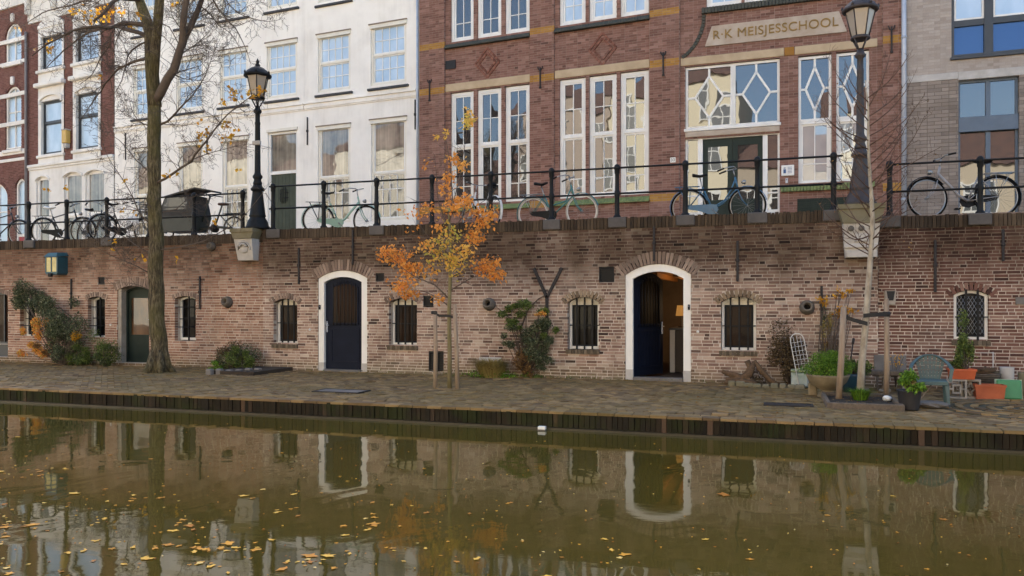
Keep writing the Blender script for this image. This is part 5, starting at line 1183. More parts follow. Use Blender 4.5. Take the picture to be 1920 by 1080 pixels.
def bicycle(label, loc, ang, colr, style='ladies', guard=None, tyre=None, rim=None, saddle=None, grip=None, rack=True, case=True, basket=False, lean=4, steer=0, seat_h=.98, bar='dutch', lamp=True, scale=1.0, sides=(-.11,.11), colr2=None, crate=None):
    M0 = T(*loc) @ RZ(ang) @ RX(R(lean)) @ SC(scale, scale, scale); t = thing('bicycle', label, 'bicycle', M0, 'bicycles parked along the railing')
    paint = plain('bicycle paint ' + label[:22], colr, colr2 or colr, 5, .35, .04); guard = guard or paint; tyre = tyre or TYRE; rim = rim or CHROME; saddle = saddle or SADDLE; grip = grip or SADDLE
    rw, fw_ = Vector((-.53,0,.355)), Vector((.56,0,.355)); bb = Vector((-.08,0,.30)); st = Vector((-.27,0,.74)); hb, ht = Vector((.39,0,.68)), Vector((.335,0,.90))
    a, b, c = wheel_meshes(tyre, rim)
    Mst = T(*hb) @ RZ(R(steer)) @ T(*-hb)
    for nm, p, Mx in (('wheel', rw, I4), ('wheel', fw_, Mst)):
        wh = link(bpy.data.objects.new(nm, c), t, M0 @ Mx @ T(*p)); link(bpy.data.objects.new('tyre', a), wh, M0 @ Mx @ T(*p)); link(bpy.data.objects.new('rim', b), wh, M0 @ Mx @ T(*p))
    mb = MB(); mb.tube([bb, st], .016, 8); mb.tube([hb, ht], .019, 8)
    if style == 'ladies':
        mb.tube([ht-Vector((.0,0,.06)), (.26,0,.66), (.14,0,.47), (0,0,.385), (-.115,0,.37)], .014, 8); mb.tube([hb+Vector((-.005,0,.01)), (.28,0,.58), (.12,0,.42), bb], .015, 8)
    elif style == 'step':
        mb.tube([hb+Vector((-.02,0,.1)), (.2,0,.58), (.06,0,.40), bb], .026, 8)
    elif style == 'low':
        mb.tube([ht-Vector((0,0,.08)), (.22,0,.58), (-.18,0,.48)], .016, 8); mb.tube([hb, bb], .017, 8)
    else:
        mb.tube([ht-Vector((0,0,.04)), st-Vector((0,0,.04))], .015, 8); mb.tube([hb, bb], .017, 8)
    for s_ in (-.05, .05): mb.tube([bb+Vector((-.03,s_*.6,0)), rw+Vector((0,s_,0))], .009, 6); mb.tube([st+Vector((0,s_*.4,-.05)), rw+Vector((0,s_,0))], .008, 6)
    obj('frame', mb, paint, t)
    mb = MB()
    for s_ in (-.045, .045): mb.tube([hb+Vector((.0,s_*.6,-.02)), (.425,s_,.56), (.47,s_,.46), fw_+Vector((0,s_,0))], .010, 6)
    obj('fork', mb, paint, t, M0 @ Mst)
    mb = MB(); mb.tube([ht, ht+Vector((-.03,0,.14))], .011, 8); top = ht+Vector((-.03,0,.14))
    if bar == 'dutch':
        for s_ in (-1, 1): mb.tube([top, top+Vector((.05,s_*.12,.03)), top+Vector((.02,s_*.25,.04)), top+Vector((-.12,s_*.29,.02)), top+Vector((-.26,s_*.28,-.03))], .011, 7)
    else:
        for s_ in (-1, 1): mb.tube([top, top+Vector((.02,s_*.15,.02)), top+Vector((-.06,s_*.3,.02))], .012, 7)
    hbo = obj('handlebar', mb, CHROME, t, M0 @ Mst); mb = MB()
    for s_ in (-1, 1):
        if bar == 'dutch': mb.tube([top+Vector((-.15,s_*.29,.012)), top+Vector((-.28,s_*.28,-.036))], .017, 7)
        else: mb.tube([top+Vector((.0,s_*.22,.02)), top+Vector((-.07,s_*.32,.02))], .017, 7)
    obj('grip', mb, grip, hbo, M0 @ Mst)
    sp = st + Vector((-.05,0,seat_h-st.z-.06)); mb = MB(); mb.tube([st-Vector((-.02,0,.1)), sp], .012, 7); obj('seat_post', mb, CHROME, t)
    mb = MB(); n_ = 9; vs_ = []
    for i in range(n_):
        f = i/(n_-1); x = sp.x-.14+.28*f; hw = .095*(1-f)**.6+.018 if f > .12 else .075+.02*f/.12; z = sp.z+.055+.012*math.cos(f*6.28) - .012*f
        vs_ += [(x,-hw,z-.01),(x,-hw*.6,z+.015),(x,0,z+.02),(x,hw*.6,z+.015),(x,hw,z-.01),(x,hw*.7,z-.045*(1-f*.6)),(x,-hw*.7,z-.045*(1-f*.6))]
    mb.add(vs_, [(i*7+k, i*7+(k+1)%7, (i+1)*7+(k+1)%7, (i+1)*7+k) for i in range(n_-1) for k in range(7)] + [tuple(range(7))[::-1], tuple((n_-1)*7+k for k in range(7))], True); obj('saddle', mb, saddle, t)
    for c_, a0, a1, Mx in ((rw, 20, 205, I4), (fw_, 15, 140, Mst)):
        mb = MB(); pts = arc((c_.x, c_.z), .375, a0, a1, 12); vs_ = []
        for p in pts:
            d = (Vector(p)-c_).normalized()
            for s_, o_ in ((-.028,-.014),(-.016,0),(.016,0),(.028,-.014)): vs_.append(Vector(p)+d*o_+Vector((0,s_,0)))
        mb.add(vs_, [(i*4+k, i*4+k+1, (i+1)*4+k+1, (i+1)*4+k) for i in range(12) for k in range(3)], True); obj('mudguard', mb, guard, t, M0 @ Mx)
    if rack:
        mb = MB(); z = .755
        for s_ in (-.06, 0, .06): mb.tube([(-.33,s_,z), (-.80,s_,z)], .007, 5)
        for x in (-.36, -.56, -.79): mb.tube([(x,-.06,z), (x,.06,z)], .006, 5)
        for s_ in (-.065, .065): mb.tube([(-.72,s_,z), rw+Vector((0,s_,0))], .006, 5); mb.tube([(-.5,s_,z), rw+Vector((0,s_,0))], .005, 5)
        obj('rear_rack', mb, paint if rack == 'paint' else (CHROME if rack == 'chrome' else M_['iron']), t)
    if case:
        mb = MB(); pts = [(.03,.30),(.0,.385),(-.08,.40),(-.3,.40),(-.53,.395),(-.575,.36),(-.53,.315),(-.3,.27),(-.12,.195),(-.02,.215)]
        mb.prism(pts, -.062, -.03); obj('chain_case', mb, paint if case == 'paint' else M_['iron'], t)
    mb = MB(); mb.tube([bb+Vector((0,-.07,0)), bb+Vector((0,.07,0))], .018, 8)
    mb.tube([bb+Vector((0,-.075,0)), bb+Vector((.12,-.08,-.11))], .009, 6); mb.tube([bb+Vector((0,.075,0)), bb+Vector((-.12,.08,.11))], .009, 6); obj('crank', mb, CHROME, t)
    for s_, p in ((-1, (.12,-.08,-.11)), (1, (-.12,.08,.11))):
        mb = MB(); q = bb+Vector(p); mb.bbox(q.x-.045, q.x+.045, min(q.y, q.y+s_*.09), max(q.y, q.y+s_*.09), q.z-.012, q.z+.012, .006); obj('pedal', mb, SADDLE, t)
    if lamp:
        mb = MB(); mb.lathe([(.01,-.05),(.035,-.02),(.045,.03),(.001,.035)], 10, M=T(.50,0,.80) @ RY(R(90))); obj('front_lamp', mb, CHROME, t, M0 @ Mst)
    if crate:
        mb = MB(); cm_ = plain('bicycle crate ' + label[:12], crate, crate, 6, .6, .1)
        mb.box(.40,.76,-.2,.2,.80,.82)
        for k in range(4): mb.box(.40,.76,-.2,-.19,.82+k*.06,.86+k*.06); mb.box(.40,.76,.19,.2,.82+k*.06,.86+k*.06); mb.box(.40,.41,-.19,.19,.82+k*.06,.86+k*.06); mb.box(.75,.76,-.19,.19,.82+k*.06,.86+k*.06)
        for x_ in (.40,.75):
            for y_ in (-.2,.19): mb.box(x_, x_+.01, y_, y_+.01, .82, 1.05)
        obj('crate', mb, cm_, t)
    mb = MB(); mb.tube([bb+Vector((-.1,.05,-.03)), bb+Vector((-.2,.16,-.29))], .008, 5); obj('kickstand', mb, M_['iron'], t)
    return t
def spot(x0, x1, Y=15.95):
    a, b = at(x0, 400, Y), at(x1, 400, Y); return ((a.x+b.x)/2, Y, ZST)
LITE = plain('pale tyre', '#b9b2a6', '#a39c90', 8, .8, .1); WHITEP = plain('white enamel', '#dcdad6', '#cfccc6', 5, .4, .05)
bicycle('sky blue step through bicycle with a blue chain case before the school door', spot(1262,1430), 0, '#3a6a88', 'ladies', case='paint', rack='paint', colr2='#315d7a')
bicycle('teal bicycle with black saddle and pale rims leaning by the railing', spot(978,1112), R(-8), '#3f7472', 'low', rim=WHITEP, tyre=LITE, rack='chrome', case=True)
bicycle('white and red bicycle behind the orange leaves of the maple', spot(862,940), R(180-42), '#d8d6d2', 'step', guard=WHITEP, rack=False, case=False, colr2='#cfcac6')
bicycle('pale mint bicycle leaning between two railing posts before the white house', spot(598,688), R(28), '#86a595', 'step', rack=True, tyre=TYRE, case='paint', steer=-30, lean=8)
bicycle('silver and black city bicycle beside the grey house', (at(1805,400,15.95).x, 15.95, ZST-.02), R(180+6), '#8d8a88', 'step', guard=M_['iron'], rack='chrome', case=True, steer=14, bar='flat', scale=1.05)
bicycle('black bicycle with a pale saddle behind the left railing', spot(75,165,16.0), R(12), '#2c2b2a', 'mens', saddle=WHITEP, case=True, rack=True)
bicycle('dark battered bicycle leaning behind the third railing post', spot(140,205,16.3), R(-20), '#37322d', 'ladies', case=True, rack='chrome', lean=-6)
bicycle('black bicycle seen nearly end on beside the big tree', spot(212,255,16.1), R(64), '#2b2c2e', 'ladies', rack=True, lean=6, crate='#4a4038')
bk = bicycle('dark bicycle with a pale child seat at the left edge', spot(-45,52,16.0), R(10), '#33312f', 'mens', rack=True)
mb = MB(); Mk = W[bk.name]
mb.add([(-.62,-.15,.80),(-.32,-.15,.80),(-.32,.15,.80),(-.62,.15,.80),(-.68,-.16,1.22),(-.66,.16,1.22),(-.60,-.13,1.22),(-.60,.13,1.22),(-.30,-.16,.90),(-.30,.16,.90)], [(0,1,2,3),(0,3,5,4),(4,5,7,6),(0,4,6,1,8),(3,9,2,7,5),(1,6,7,2)]); obj('child_seat', mb, WHITEP, bk)
# cargo bicycle
t = thing('cargo_bicycle', 'dark green cargo bicycle with a tented box behind the big tree trunk', 'cargo bicycle', T(*spot(310,440,16.25)) @ RZ(math.pi)); g = plain('cargo green', '#343a33', '#2b302b', 5, .5, .1); tent = plain('tent cloth', '#3b3936', '#2e2c2a', 6, .8, .2)
M0 = W[t.name]; a, b, c = wheel_meshes(TYRE, M_['iron'], .24); wh = link(bpy.data.objects.new('wheel', c), t, M0 @ T(1.02,0,.26)); link(bpy.data.objects.new('tyre', a), wh, M0 @ T(1.02,0,.26)); 
mb = MB(); mb.lathe([(.2,-.012),(.2,.012)], 24, M=T(1.02,0,.26) @ RX(R(90))); obj('wheel_disc', mb, WHITEP, wh)
a, b, c = wheel_meshes(TYRE, CHROME, .28); wh = link(bpy.data.objects.new('wheel', c), t, M0 @ T(-1.0,0,.3)); link(bpy.data.objects.new('tyre', a), wh, M0 @ T(-1.0,0,.3)); link(bpy.data.objects.new('rim', b), wh, M0 @ T(-1.0,0,.3))
mb = MB(); mb.prism([(.85,.25),(.95,.62),(-.12,.62),(.0,.25)], -.3, .3); obj('box', mb, g, t)
mb = MB(); mb.prism([(.95,.625),(.90,.86),(.78,1.1),(.0,1.12),(-.12,.625)], -.29, .29); obj('tent', mb, tent, t)
mb = MB(); mb.prism([(.80,1.02),(.72,1.07),(.12,1.08),(.12,.78),(.84,.78)], -.296, .296); obj('tent_window', mb, glass('tent window', '#4a4a48', .03, fres=.15), t)
mb = MB(); mb.prism([(.80,1.12),(-.1,1.30),(-.42,1.24),(-.40,1.21),(-.1,1.26),(.76,1.09)], -.3, .3); obj('tent_roof', mb, tent, t)
mb = MB(); mb.tube([(.0,0,.3),(-.45,0,.36),(-1.0,.05,.3)], .03, 8); mb.tube([(-.45,0,.34),(-.66,0,.86)], .02, 8); mb.tube([(-.1,0,.5),(-.32,0,1.12)], .022, 8); mb.tube([(-.62,0,.62),(-1.0,.05,.3)], .014, 6); obj('frame', mb, g, t); mb = MB(); mb.tube([(.9,.05,.5),(1.02,.05,.26)], .015, 6); obj('fork', mb, g, t)
mb = MB(); 
for s_ in (-1,1): mb.tube([(-.32,0,1.1),(-.33,s_*.15,1.14),(-.45,s_*.3,1.12)], .013, 6)
obj('handlebar', mb, M_['iron'], t)
mb = MB(); mb.bbox(-.82,-.58,-.09,.09,.87,.93,.03); obj('saddle', mb, plain('brown saddle', '#5b4436', '#4b382d', 6, .6, .1), t)
mb = MB(); mb.tube([(-.72,-.05,.66),(-1.2,-.05,.66)], .01, 6); mb.tube([(-.72,.05,.66),(-1.2,.05,.66)], .01, 6); mb.tube([(-1.1,.05,.66),(-1.0,.05,.3)], .008, 5); obj('rear_rack', mb, M_['iron'], t)
mb = MB(); mb.lathe([(.1,-.05),(.1,.05)], 14, M=T(-.45,0,.32) @ RX(R(90))); obj('motor', mb, M_['iron'], t)
# ------------------------------------------------------------------ leaves
def leaves(name, pts, mat_, size=(.03,.06), seed=1, droop=.0, parent=None, M=I4, tint=None, flat=0.0, kind='stuff', aspect=.55):
    """one small folded leaf blade at every point"""
    rg = np.random.default_rng(seed); P = np.array([tuple(p) for p in pts], float); n = len(P)
    d = rg.normal(size=(n, 3)); d[:, 2] = d[:, 2]*(1-flat) - droop; d /= np.linalg.norm(d, axis=1, keepdims=True)
    e = rg.normal(size=(n, 3)); e[:, 2] *= (1-flat); e -= d*(e*d).sum(1, keepdims=True); e /= np.linalg.norm(e, axis=1, keepdims=True); nn = np.cross(d, e)
    L = rg.uniform(size[0], size[1], (n, 1)); w_ = L*aspect*.5; fo = L*.12
    V = np.stack([P, P+d*L*.45+e*w_+nn*fo, P+d*L, P+d*L*.45-e*w_+nn*fo], 1)
    F = (np.arange(n)*4)[:, None, None] + np.array([[0,1,2],[0,2,3]])[None]
    me = bpy.data.meshes.new(name); me.from_pydata(V.reshape(-1, 3).tolist(), [], F.reshape(-1, 3).tolist())
    t = np.zeros((n*4, 4), dtype=np.float32); t[:, 0] = np.repeat(rg.random(n) if tint is None else np.clip(np.array(tint)+rg.normal(0, .1, n), 0, 1), 4); t[:, 3] = 1
    me.attributes.new('tint', 'FLOAT_COLOR', 'POINT').data.foreach_set('color', t.ravel()); me.materials.append(mat_); me.update()
    o = obj(name, me, None, parent, M)
    if kind: o['kind'] = kind
    return o
GREEN = leaf_mat('green leaves', [(0,'#3a4a22'),(.5,'#58692f'),(1,'#808e46')]); BOX = leaf_mat('fresh green leaves', [(0,'#3f5a1c'),(.5,'#5d8426'),(1,'#86a83a')]); DARKG = leaf_mat('dark evergreen leaves', [(0,'#333c28'),(.5,'#4e583c'),(.85,'#747a58'),(1,'#a3a284')])
MAPLE = leaf_mat('maple leaves', [(0,'#d27c34'),(.35,'#e69e4a'),(.65,'#edb65a'),(.85,'#dcba58'),(1,'#b4b052')], trans=.35); GOLD = leaf_mat('golden leaves', [(0,'#b8801e'),(.5,'#d39a26'),(1,'#e0b53c')], trans=.35); RUST = leaf_mat('rusty leaves', [(0,'#57402c'),(.5,'#7d5c38'),(1,'#9c7c48')]); DRY = leaf_mat('dry brown twigs', [(0,'#3a2f22'),(.5,'#54452f'),(1,'#75603e')])
STRAW = leaf_mat('straw grass', [(0,'#7d6a38'),(.5,'#9b8a52'),(1,'#a89a60')])
bk = N('tree bark'); vv = bk.pos(13, 13, 2.2); bk.col(bk.mix(bk.ramp(bk.noise(1.4, 4, .6), [(.4,(0,0,0,1)),(.65,(.75,.75,.75,1))]), bk.ramp(bk.noise(2.2, 6, .7, vv), [(.38,'#352d22'),(.5,'#66593f'),(.64,'#958768')]), '#6b6434')).set(Roughness=.95); bk.bump(bk.noise(2.5, 6, .75, vv), 1.0, .12); BARK = bk.m
TWIG = plain('twig bark', '#4a3f36', '#5d5044', 8, .9, .2); BIRCH = plain('pale birch bark', '#b5aa97', '#857866', 14, .9, .4, sz=.4); MTRUNK = plain('mossy young bark', '#6c6440', '#857a5c', 9, .9, .3, sz=.4)
STAKE = plain('weathered stake wood', '#a3907a', '#846f5a', 5, .9, .3, sx=5, sy=5, sz=.5); RUBBER = plain('black rubber strap', '#1d1b1a', '#161514', 9, .7, .1)
class Tree:
    def __init__(s, seed): s.rnd = random.Random(seed); s.tips = []; s.mb = MB()
    def limb(s, pts, r0, r1, n=6):
        pts = [Vector(p) for p in pts]; m = len(pts); out = []
        for i in range(m-1):                             # smooth the guide a little
            a, b = pts[i], pts[i+1]; k = max(2, int((b-a).length/.22))
            p0 = pts[i-1] if i else a*2-b; p3 = pts[i+2] if i+2 < m else b*2-a
            for j in range(k):
                t = j/k; q = .5*((2*a) + (b-p0)*t + (2*p0-5*a+4*b-p3)*t*t + (3*a-p0-3*b+p3)*t**3)
                out.append(q + Vector((s.rnd.gauss(0,1), s.rnd.gauss(0,1), s.rnd.gauss(0,1)))*min(.012, r0*.25))
        out.append(pts[-1]); rr = [r0 + (r1-r0)*(i/(len(out)-1)) for i in range(len(out))]
        s.mb.tube(out, rr, n); return out, rr
    def twigs(s, path, rr, density, depth, length, up=.2, spread=.8, tip_r=.0022, start=.15):
        L = sum((b-a).length for a, b in zip(path, path[1:])); cnt = max(1, int(L*density))
        for _ in range(cnt):
            f = s.rnd.uniform(start, 1.0); i = min(len(path)-2, int(f*(len(path)-1))); p = path[i].lerp(path[i+1], s.rnd.random()); d0 = (path[i+1]-path[i]).normalized()
            side = Vector((s.rnd.gauss(0,1), s.rnd.gauss(0,1), s.rnd.gauss(0,1))); side = (side - d0*side.dot(d0)).normalized()
            d = (d0*s.rnd.uniform(.3,.9) + side*spread + Vector((0,0,up))).normalized(); l = length*s.rnd.uniform(.5,1.2)*(1.1-.5*f); r = max(tip_r*1.3, rr[i]*.55)
            pts = [p]; q = p.copy(); k = 4
            for j in range(k):
                d = (d + Vector((s.rnd.gauss(0,.22), s.rnd.gauss(0,.22), s.rnd.gauss(0,.22)+up*.15))).normalized(); q = q + d*l/k; pts.append(q.copy())
            r = min(r, .002+l*.012); rad = [r + (tip_r-r)*j/k for j in range(k+1)]
            s.mb.tube(pts, rad, 4 if r < .01 else 5, cap=False); s.tips.append(pts[-1]); 
            if depth > 0: s.twigs(pts, rad, density*1.5, depth-1, length*.55, up, spread, tip_r, .2)
# ---- the big bare tree
TY = 13.7; b0 = at(298, 690, TY); b0.z = 0
big = thing('bare_tree', 'big nearly bare tree with a mossy trunk on the left of the wharf', 'tree', T(b0.x, b0.y, 0)); tr = Tree(3)
def q(x, y, dy=0.0): return at(x, y, TY+dy)
trunk, rr = tr.limb([(b0.x-.0, TY, -.1), q(297,640), q(294,560), q(293,460), q(290,330), q(289,240), q(288,170)], .20, .175, 14)
n_ = len(trunk)
mb = MB(); rad = [((.25 if p.z < .06 else .18 if p.z < .4 else .165-.03*min(1,(p.z-.4)/3.5))) for p in trunk]
mb.tube(trunk, [r*(1+.03*math.sin(i*2.1)) for i, r in enumerate(rad)], 18); mb.tube([q(290,200), q(284,120), q(282,60), q(262,0,.1), q(245,-80,.2), q(225,-180,.3)], [.135,.13,.125,.10,.09,.07], 14); mb.tube([q(288,150), q(292,80), q(298,20,-.1), q(303,-60,-.2), q(310,-160,-.3)], [.10,.105,.10,.09,.07], 12)
for k in range(6):
    a = k*1.05+.3; mb.tube([(b0.x+.12*math.cos(a), TY+.12*math.sin(a), .45), (b0.x+.2*math.cos(a), TY+.2*math.sin(a), .12), (b0.x+.36*math.cos(a), TY+.36*math.sin(a), -.04)], [.07,.085,.03], 7)
rb = random.Random(8); ph_ = [rb.uniform(0, 6.28) for _ in range(6)]
for i, v in enumerate(mb.v):
    v = Vector(v); a = i % 18; d = Vector((math.cos(a*.35), math.sin(a*.35), 0)); mb.v[i] = tuple(v + d*.008*math.sin(v.z*5+ph_[i % 6]) + Vector((rb.gauss(0,.004), rb.gauss(0,.004), 0)))
obj('trunk', mb, BARK, big, I4)
tr.mb = MB()
G = [([(289,196,0),(318,150,0),(332,112,-.1),(342,82,-.1),(344,40,-.2),(352,0,-.2),(362,-80,-.3)], .10, .05, 2, 1.0), ([(340,88,-.1),(352,60,0),(364,35,.1),(378,0,.2),(395,-70,.3)], .075, .04, 2, 1.0),
     ([(284,50,0),(232,42,-.2),(205,52,-.5),(160,50,-.9),(110,72,-1.2),(60,105,-1.4)], .055, .01, 3, .9), ([(285,68,0),(235,55,.2),(205,50,.5),(160,65,.9),(120,95,1.2),(85,130,1.3)], .05, .008, 3, .8), ([(264,0,0),(225,-5,-.3),(200,18,-.6),(175,40,-.8)], .06, .02, 2, .7),
     ([(286,108,0),(235,122,.3),(205,148,.6),(180,182,.8),(148,228,1.0)], .035, .006, 3, .8), ([(285,75,0),(248,92,-.3),(236,118,-.5),(228,150,-.7),(215,175,-.8)], .022, .005, 2, .6), ([(208,60,.3),(205,85,.3),(190,105,.3),(172,140,.3),(150,158,.3)], .02, .005, 2, .6),
     ([(290,238,0),(312,228,0),(335,205,-.2),(360,180,-.4),(385,140,-.6),(402,95,-.8)], .028, .005, 2, .7), ([(291,345,0),(325,325,-.1),(356,302,-.3),(388,262,-.5),(425,215,-.7),(458,188,-.8),(478,176,-.9)], .03, .006, 2, .55), ([(356,302,-.3),(385,290,-.2),(420,280,-.1),(465,270,0),(510,278,.1)], .012, .003, 2, .45),
     ([(294,470,0),(345,462,-.1),(380,452,-.2),(420,432,-.3),(455,408,-.4),(500,352,-.5)], .017, .004, 1, .5), ([(293,482,0),(258,462,.2),(235,445,.3),(205,432,.4),(165,400,.5)], .016, .003, 2, .6), ([(290,330,0),(255,300,.2),(235,275,.4),(212,255,.5),(185,245,.6)], .016, .003, 2, .6),
     ([(292,430,0),(262,400,-.2),(245,360,-.3),(222,325,-.4),(200,290,-.5),(190,262,-.6)], .016, .003, 2, .6), ([(294,520,0),(258,500,-.2),(228,487,-.3),(190,470,-.4),(150,440,-.5)], .014, .003, 2, .5), ([(289,240,0),(258,225,.2),(246,200,.3),(240,172,.4)], .014, .003, 2, .6), ([(292,400,0),(330,392,.2),(352,372,.4),(385,365,.6)], .012, .003, 2, .6),
     ([(385,-40,0),(400,0,.1),(420,30,.1),(440,52,.1),(455,80,.2),(470,120,.2)], .026, .005, 3, .6), ([(395,-60,.3),(430,10,.4),(460,30,.4),(500,40,.4),(530,35,.4)], .018, .003, 2, .6), ([(374,10,.2),(392,25,.3),(410,48,.4),(432,62,.5),(450,92,.6),(458,112,.6)], .016, .003, 2, .5),
     ([(253,-30,.15),(210,-20,.5),(150,5,.8),(90,20,1.0),(40,50,1.2)], .035, .006, 3, .8), ([(294,550,0),(262,535,-.2),(232,530,-.3),(205,533,-.4)], .01, .003, 1, .4)]
for pts, r0, r1, dep, ln in G:
    p, r = tr.limb([q(*g) for g in pts], r0, r1, 7 if r0 > .03 else 5); tr.twigs(p, r, 8.0 if dep < 3 else 6.5, min(dep, 2), ln, .1, .8)
obj('crown', tr.mb, TWIG, big, I4)
rnd = random.Random(4); lp_ = []
for cx, cy, n_, s_ in ((190,28,26,14),(205,18,20,10),(225,22,14,8),(245,50,14,6),(260,28,6,5),(93,80,8,6),(92,95,8,5),(35,58,5,5),(138,25,6,6),(186,142,6,5),(65,92,2,2),(378,250,16,7),(383,280,14,7),(422,258,16,8),(434,250,10,6),(440,180,20,7),(436,168,12,5),(468,176,14,7),(490,168,18,8),(418,190,8,5),(427,228,6,3),(420,236,6,3),(446,242,3,3),(315,328,6,4),(448,318,5,4),(330,328,3,3),(232,338,4,3),(232,395,4,3),(404,412,6,4),(126,350,4,4),(88,355,3,3),(211,452,4,2),(212,465,3,2),(268,484,4,3),(254,484,2,2),(330,486,4,3),(252,400,3,3),(372,230,2,3),(390,240,3,4),(328,8,5,5),(155,15,6,8),(170,30,8,7)):
    dd = rnd.uniform(-.5,.4)
    for _ in range(n_): lp_.append(q(cx+rnd.gauss(0,s_*.6), cy+rnd.gauss(0,s_*.6), dd+rnd.gauss(0,.05)))
leaves('leaves', lp_, GOLD, (.06,.11), 5, .5, big, aspect=.8)
# ---- young maple with two stakes
MY = 12.55; m0 = ground(843, 728); mp = thing('young_maple', 'young maple with orange autumn leaves tied between two stakes', 'tree', T(m0.x, m0.y, 0)); MY = m0.y
def q2(x, y, dy=0.0): return at(x, y, MY+dy)
mb = MB(); mb.tube([(m0.x, MY, -.05), q2(843,660), q2(842,590), q2(844,520), q2(845,460), q2(842,400)], [.042,.036,.034,.030,.024,.018], 10); obj('trunk', mb, MTRUNK, mp, I4)
tm = Tree(7); lp_ = []; tint = []
LB = [([(842,560,0),(815,535,-.1),(785,522,-.2),(752,500,-.3),(720,470,-.4)], .014), ([(842,575,0),(820,558,.1),(790,545,.2),(762,545,.3)], .011), ([(845,545,0),(870,528,.1),(900,515,.1),(935,505,.2)], .012), ([(845,520,0),(880,505,-.2),(905,495,-.3),(925,490,-.3)], .010), ([(844,470,0),(865,445,.1),(885,425,.1),(905,400,.2)], .010), ([(844,500,0),(822,470,.1),(800,440,.2),(785,418,.2)], .010), ([(842,420,0),(848,370,-.1),(845,320,0),(838,270,0),(830,240,0)], .012), ([(845,400,0),(862,330,.2),(872,270,.2),(878,215,.2)], .010), ([(842,430,0),(822,380,-.1),(818,330,-.1),(815,290,0)], .009), ([(845,440,0),(872,400,-.1),(895,385,0),(915,372,.1)], .009), ([(842,410,0),(830,395,.2),(800,385,.3),(770,372,.3)], .008), ([(844,480,0),(815,455,-.3),(770,440,-.3),(735,452,-.4)], .008)]
for pts, r0 in LB:
    p, r = tm.limb([q2(*g) for g in pts], r0, .003, 5); tm.twigs(p, r, 7, 1, .32, .15, .7, .0016)
obj('crown', tm.mb, TWIG, mp, I4); rnd = random.Random(6)
for cx, cy, n_, sx_, sy_, tt in ((745,480,170,18,12,.3),(765,502,150,14,10,.35),(722,472,60,9,7,.25),(755,535,130,16,12,.3),(770,552,60,10,6,.3),(800,505,60,14,10,.5),(820,470,110,14,16,.85),(850,490,150,14,18,.8),(840,440,90,14,14,.85),(875,470,60,10,12,.7),(905,500,120,18,8,.25),(930,515,90,14,7,.25),(920,490,60,14,6,.3),(890,440,110,12,12,.35),(905,415,110,13,11,.35),(920,398,40,8,8,.35),(850,385,110,14,12,.4),(870,375,70,10,8,.4),(835,350,50,12,10,.4),(855,300,80,10,10,.4),(842,330,50,9,9,.4),(870,312,40,7,9,.5),(875,230,50,6,9,.85),(878,212,30,5,6,.75),(885,225,20,4,5,.8),(838,250,14,3,7,.75),(817,255,8,3,3,.75),(800,390,24,14,9,.3),(785,400,20,10,8,.3),(770,395,12,10,10,.2),(800,305,10,10,12,.3),(820,560,30,10,6,.35),(890,395,40,14,8,.35),(800,460,40,14,10,.5),(780,430,10,16,12,.3),(822,425,20,8,8,.3)):
    dd = rnd.uniform(-.3,.3)
    for _ in range(int(n_*1.2)): lp_.append(q2(cx+rnd.gauss(0,sx_*.75), cy+rnd.gauss(0,sy_*.75), dd+rnd.gauss(0,.12))); tint.append(tt)
leaves('leaves', lp_, MAPLE, (.045,.09), 8, .55, mp, tint=tint, aspect=.62)
def stake(label, x, yt, yb, Y=None, r=.036, lean=0.0):
    g = ground(x, yb); p = at(x+lean, yt, g.y); t = thing('tree_stake', label, 'stake', T(g.x, g.y, 0)); mb = MB(); mb.tube([(g.x, g.y, -.05), ((g.x+p.x)/2+.008, g.y, p.z/2), (p.x, p.y, p.z)], [r*1.05, r, r*.92], 9); obj('pole', mb, STAKE, t, I4); return p, t
pA, s1 = stake('thin wooden stake left of the young maple trunk', 816, 590, 728); pB, s2 = stake('thin wooden stake right of the young maple trunk', 858, 570, 730, lean=-6)
def strap(label, pts, w_=.03):
    t = thing('tree_tie', label, 'strap', T(*pts[0])); mb = MB(); P = [Vector(p) for p in pts]; vs_ = []
    for i, p in enumerate(P): vs_ += [p+Vector((0,-.055,w_)), p+Vector((0,-.055,-w_)), p+Vector((0,-.045,-w_)), p+Vector((0,-.045,w_))]
    mb.add(vs_, [(i*4+k, i*4+(k+1)%4, (i+1)*4+(k+1)%4, (i+1)*4+k) for i in range(len(P)-1) for k in range(4)] + [(3,2,1,0), tuple((len(P)-1)*4+k for k in range(4))]); obj('band', mb, RUBBER, t, I4)
    mb = MB(); mb.lathe([(.05,-w_*1.2),(.055,0),(.05,w_*1.2)], 10, tuple(P[0])); obj('loop', mb, RUBBER, t, I4); return t
strap('black rubber tie holding the young maple to its stakes', [at(814,586,m0.y), at(826,592,m0.y), at(843,592,m0.y), at(857,596,m0.y)], .022)
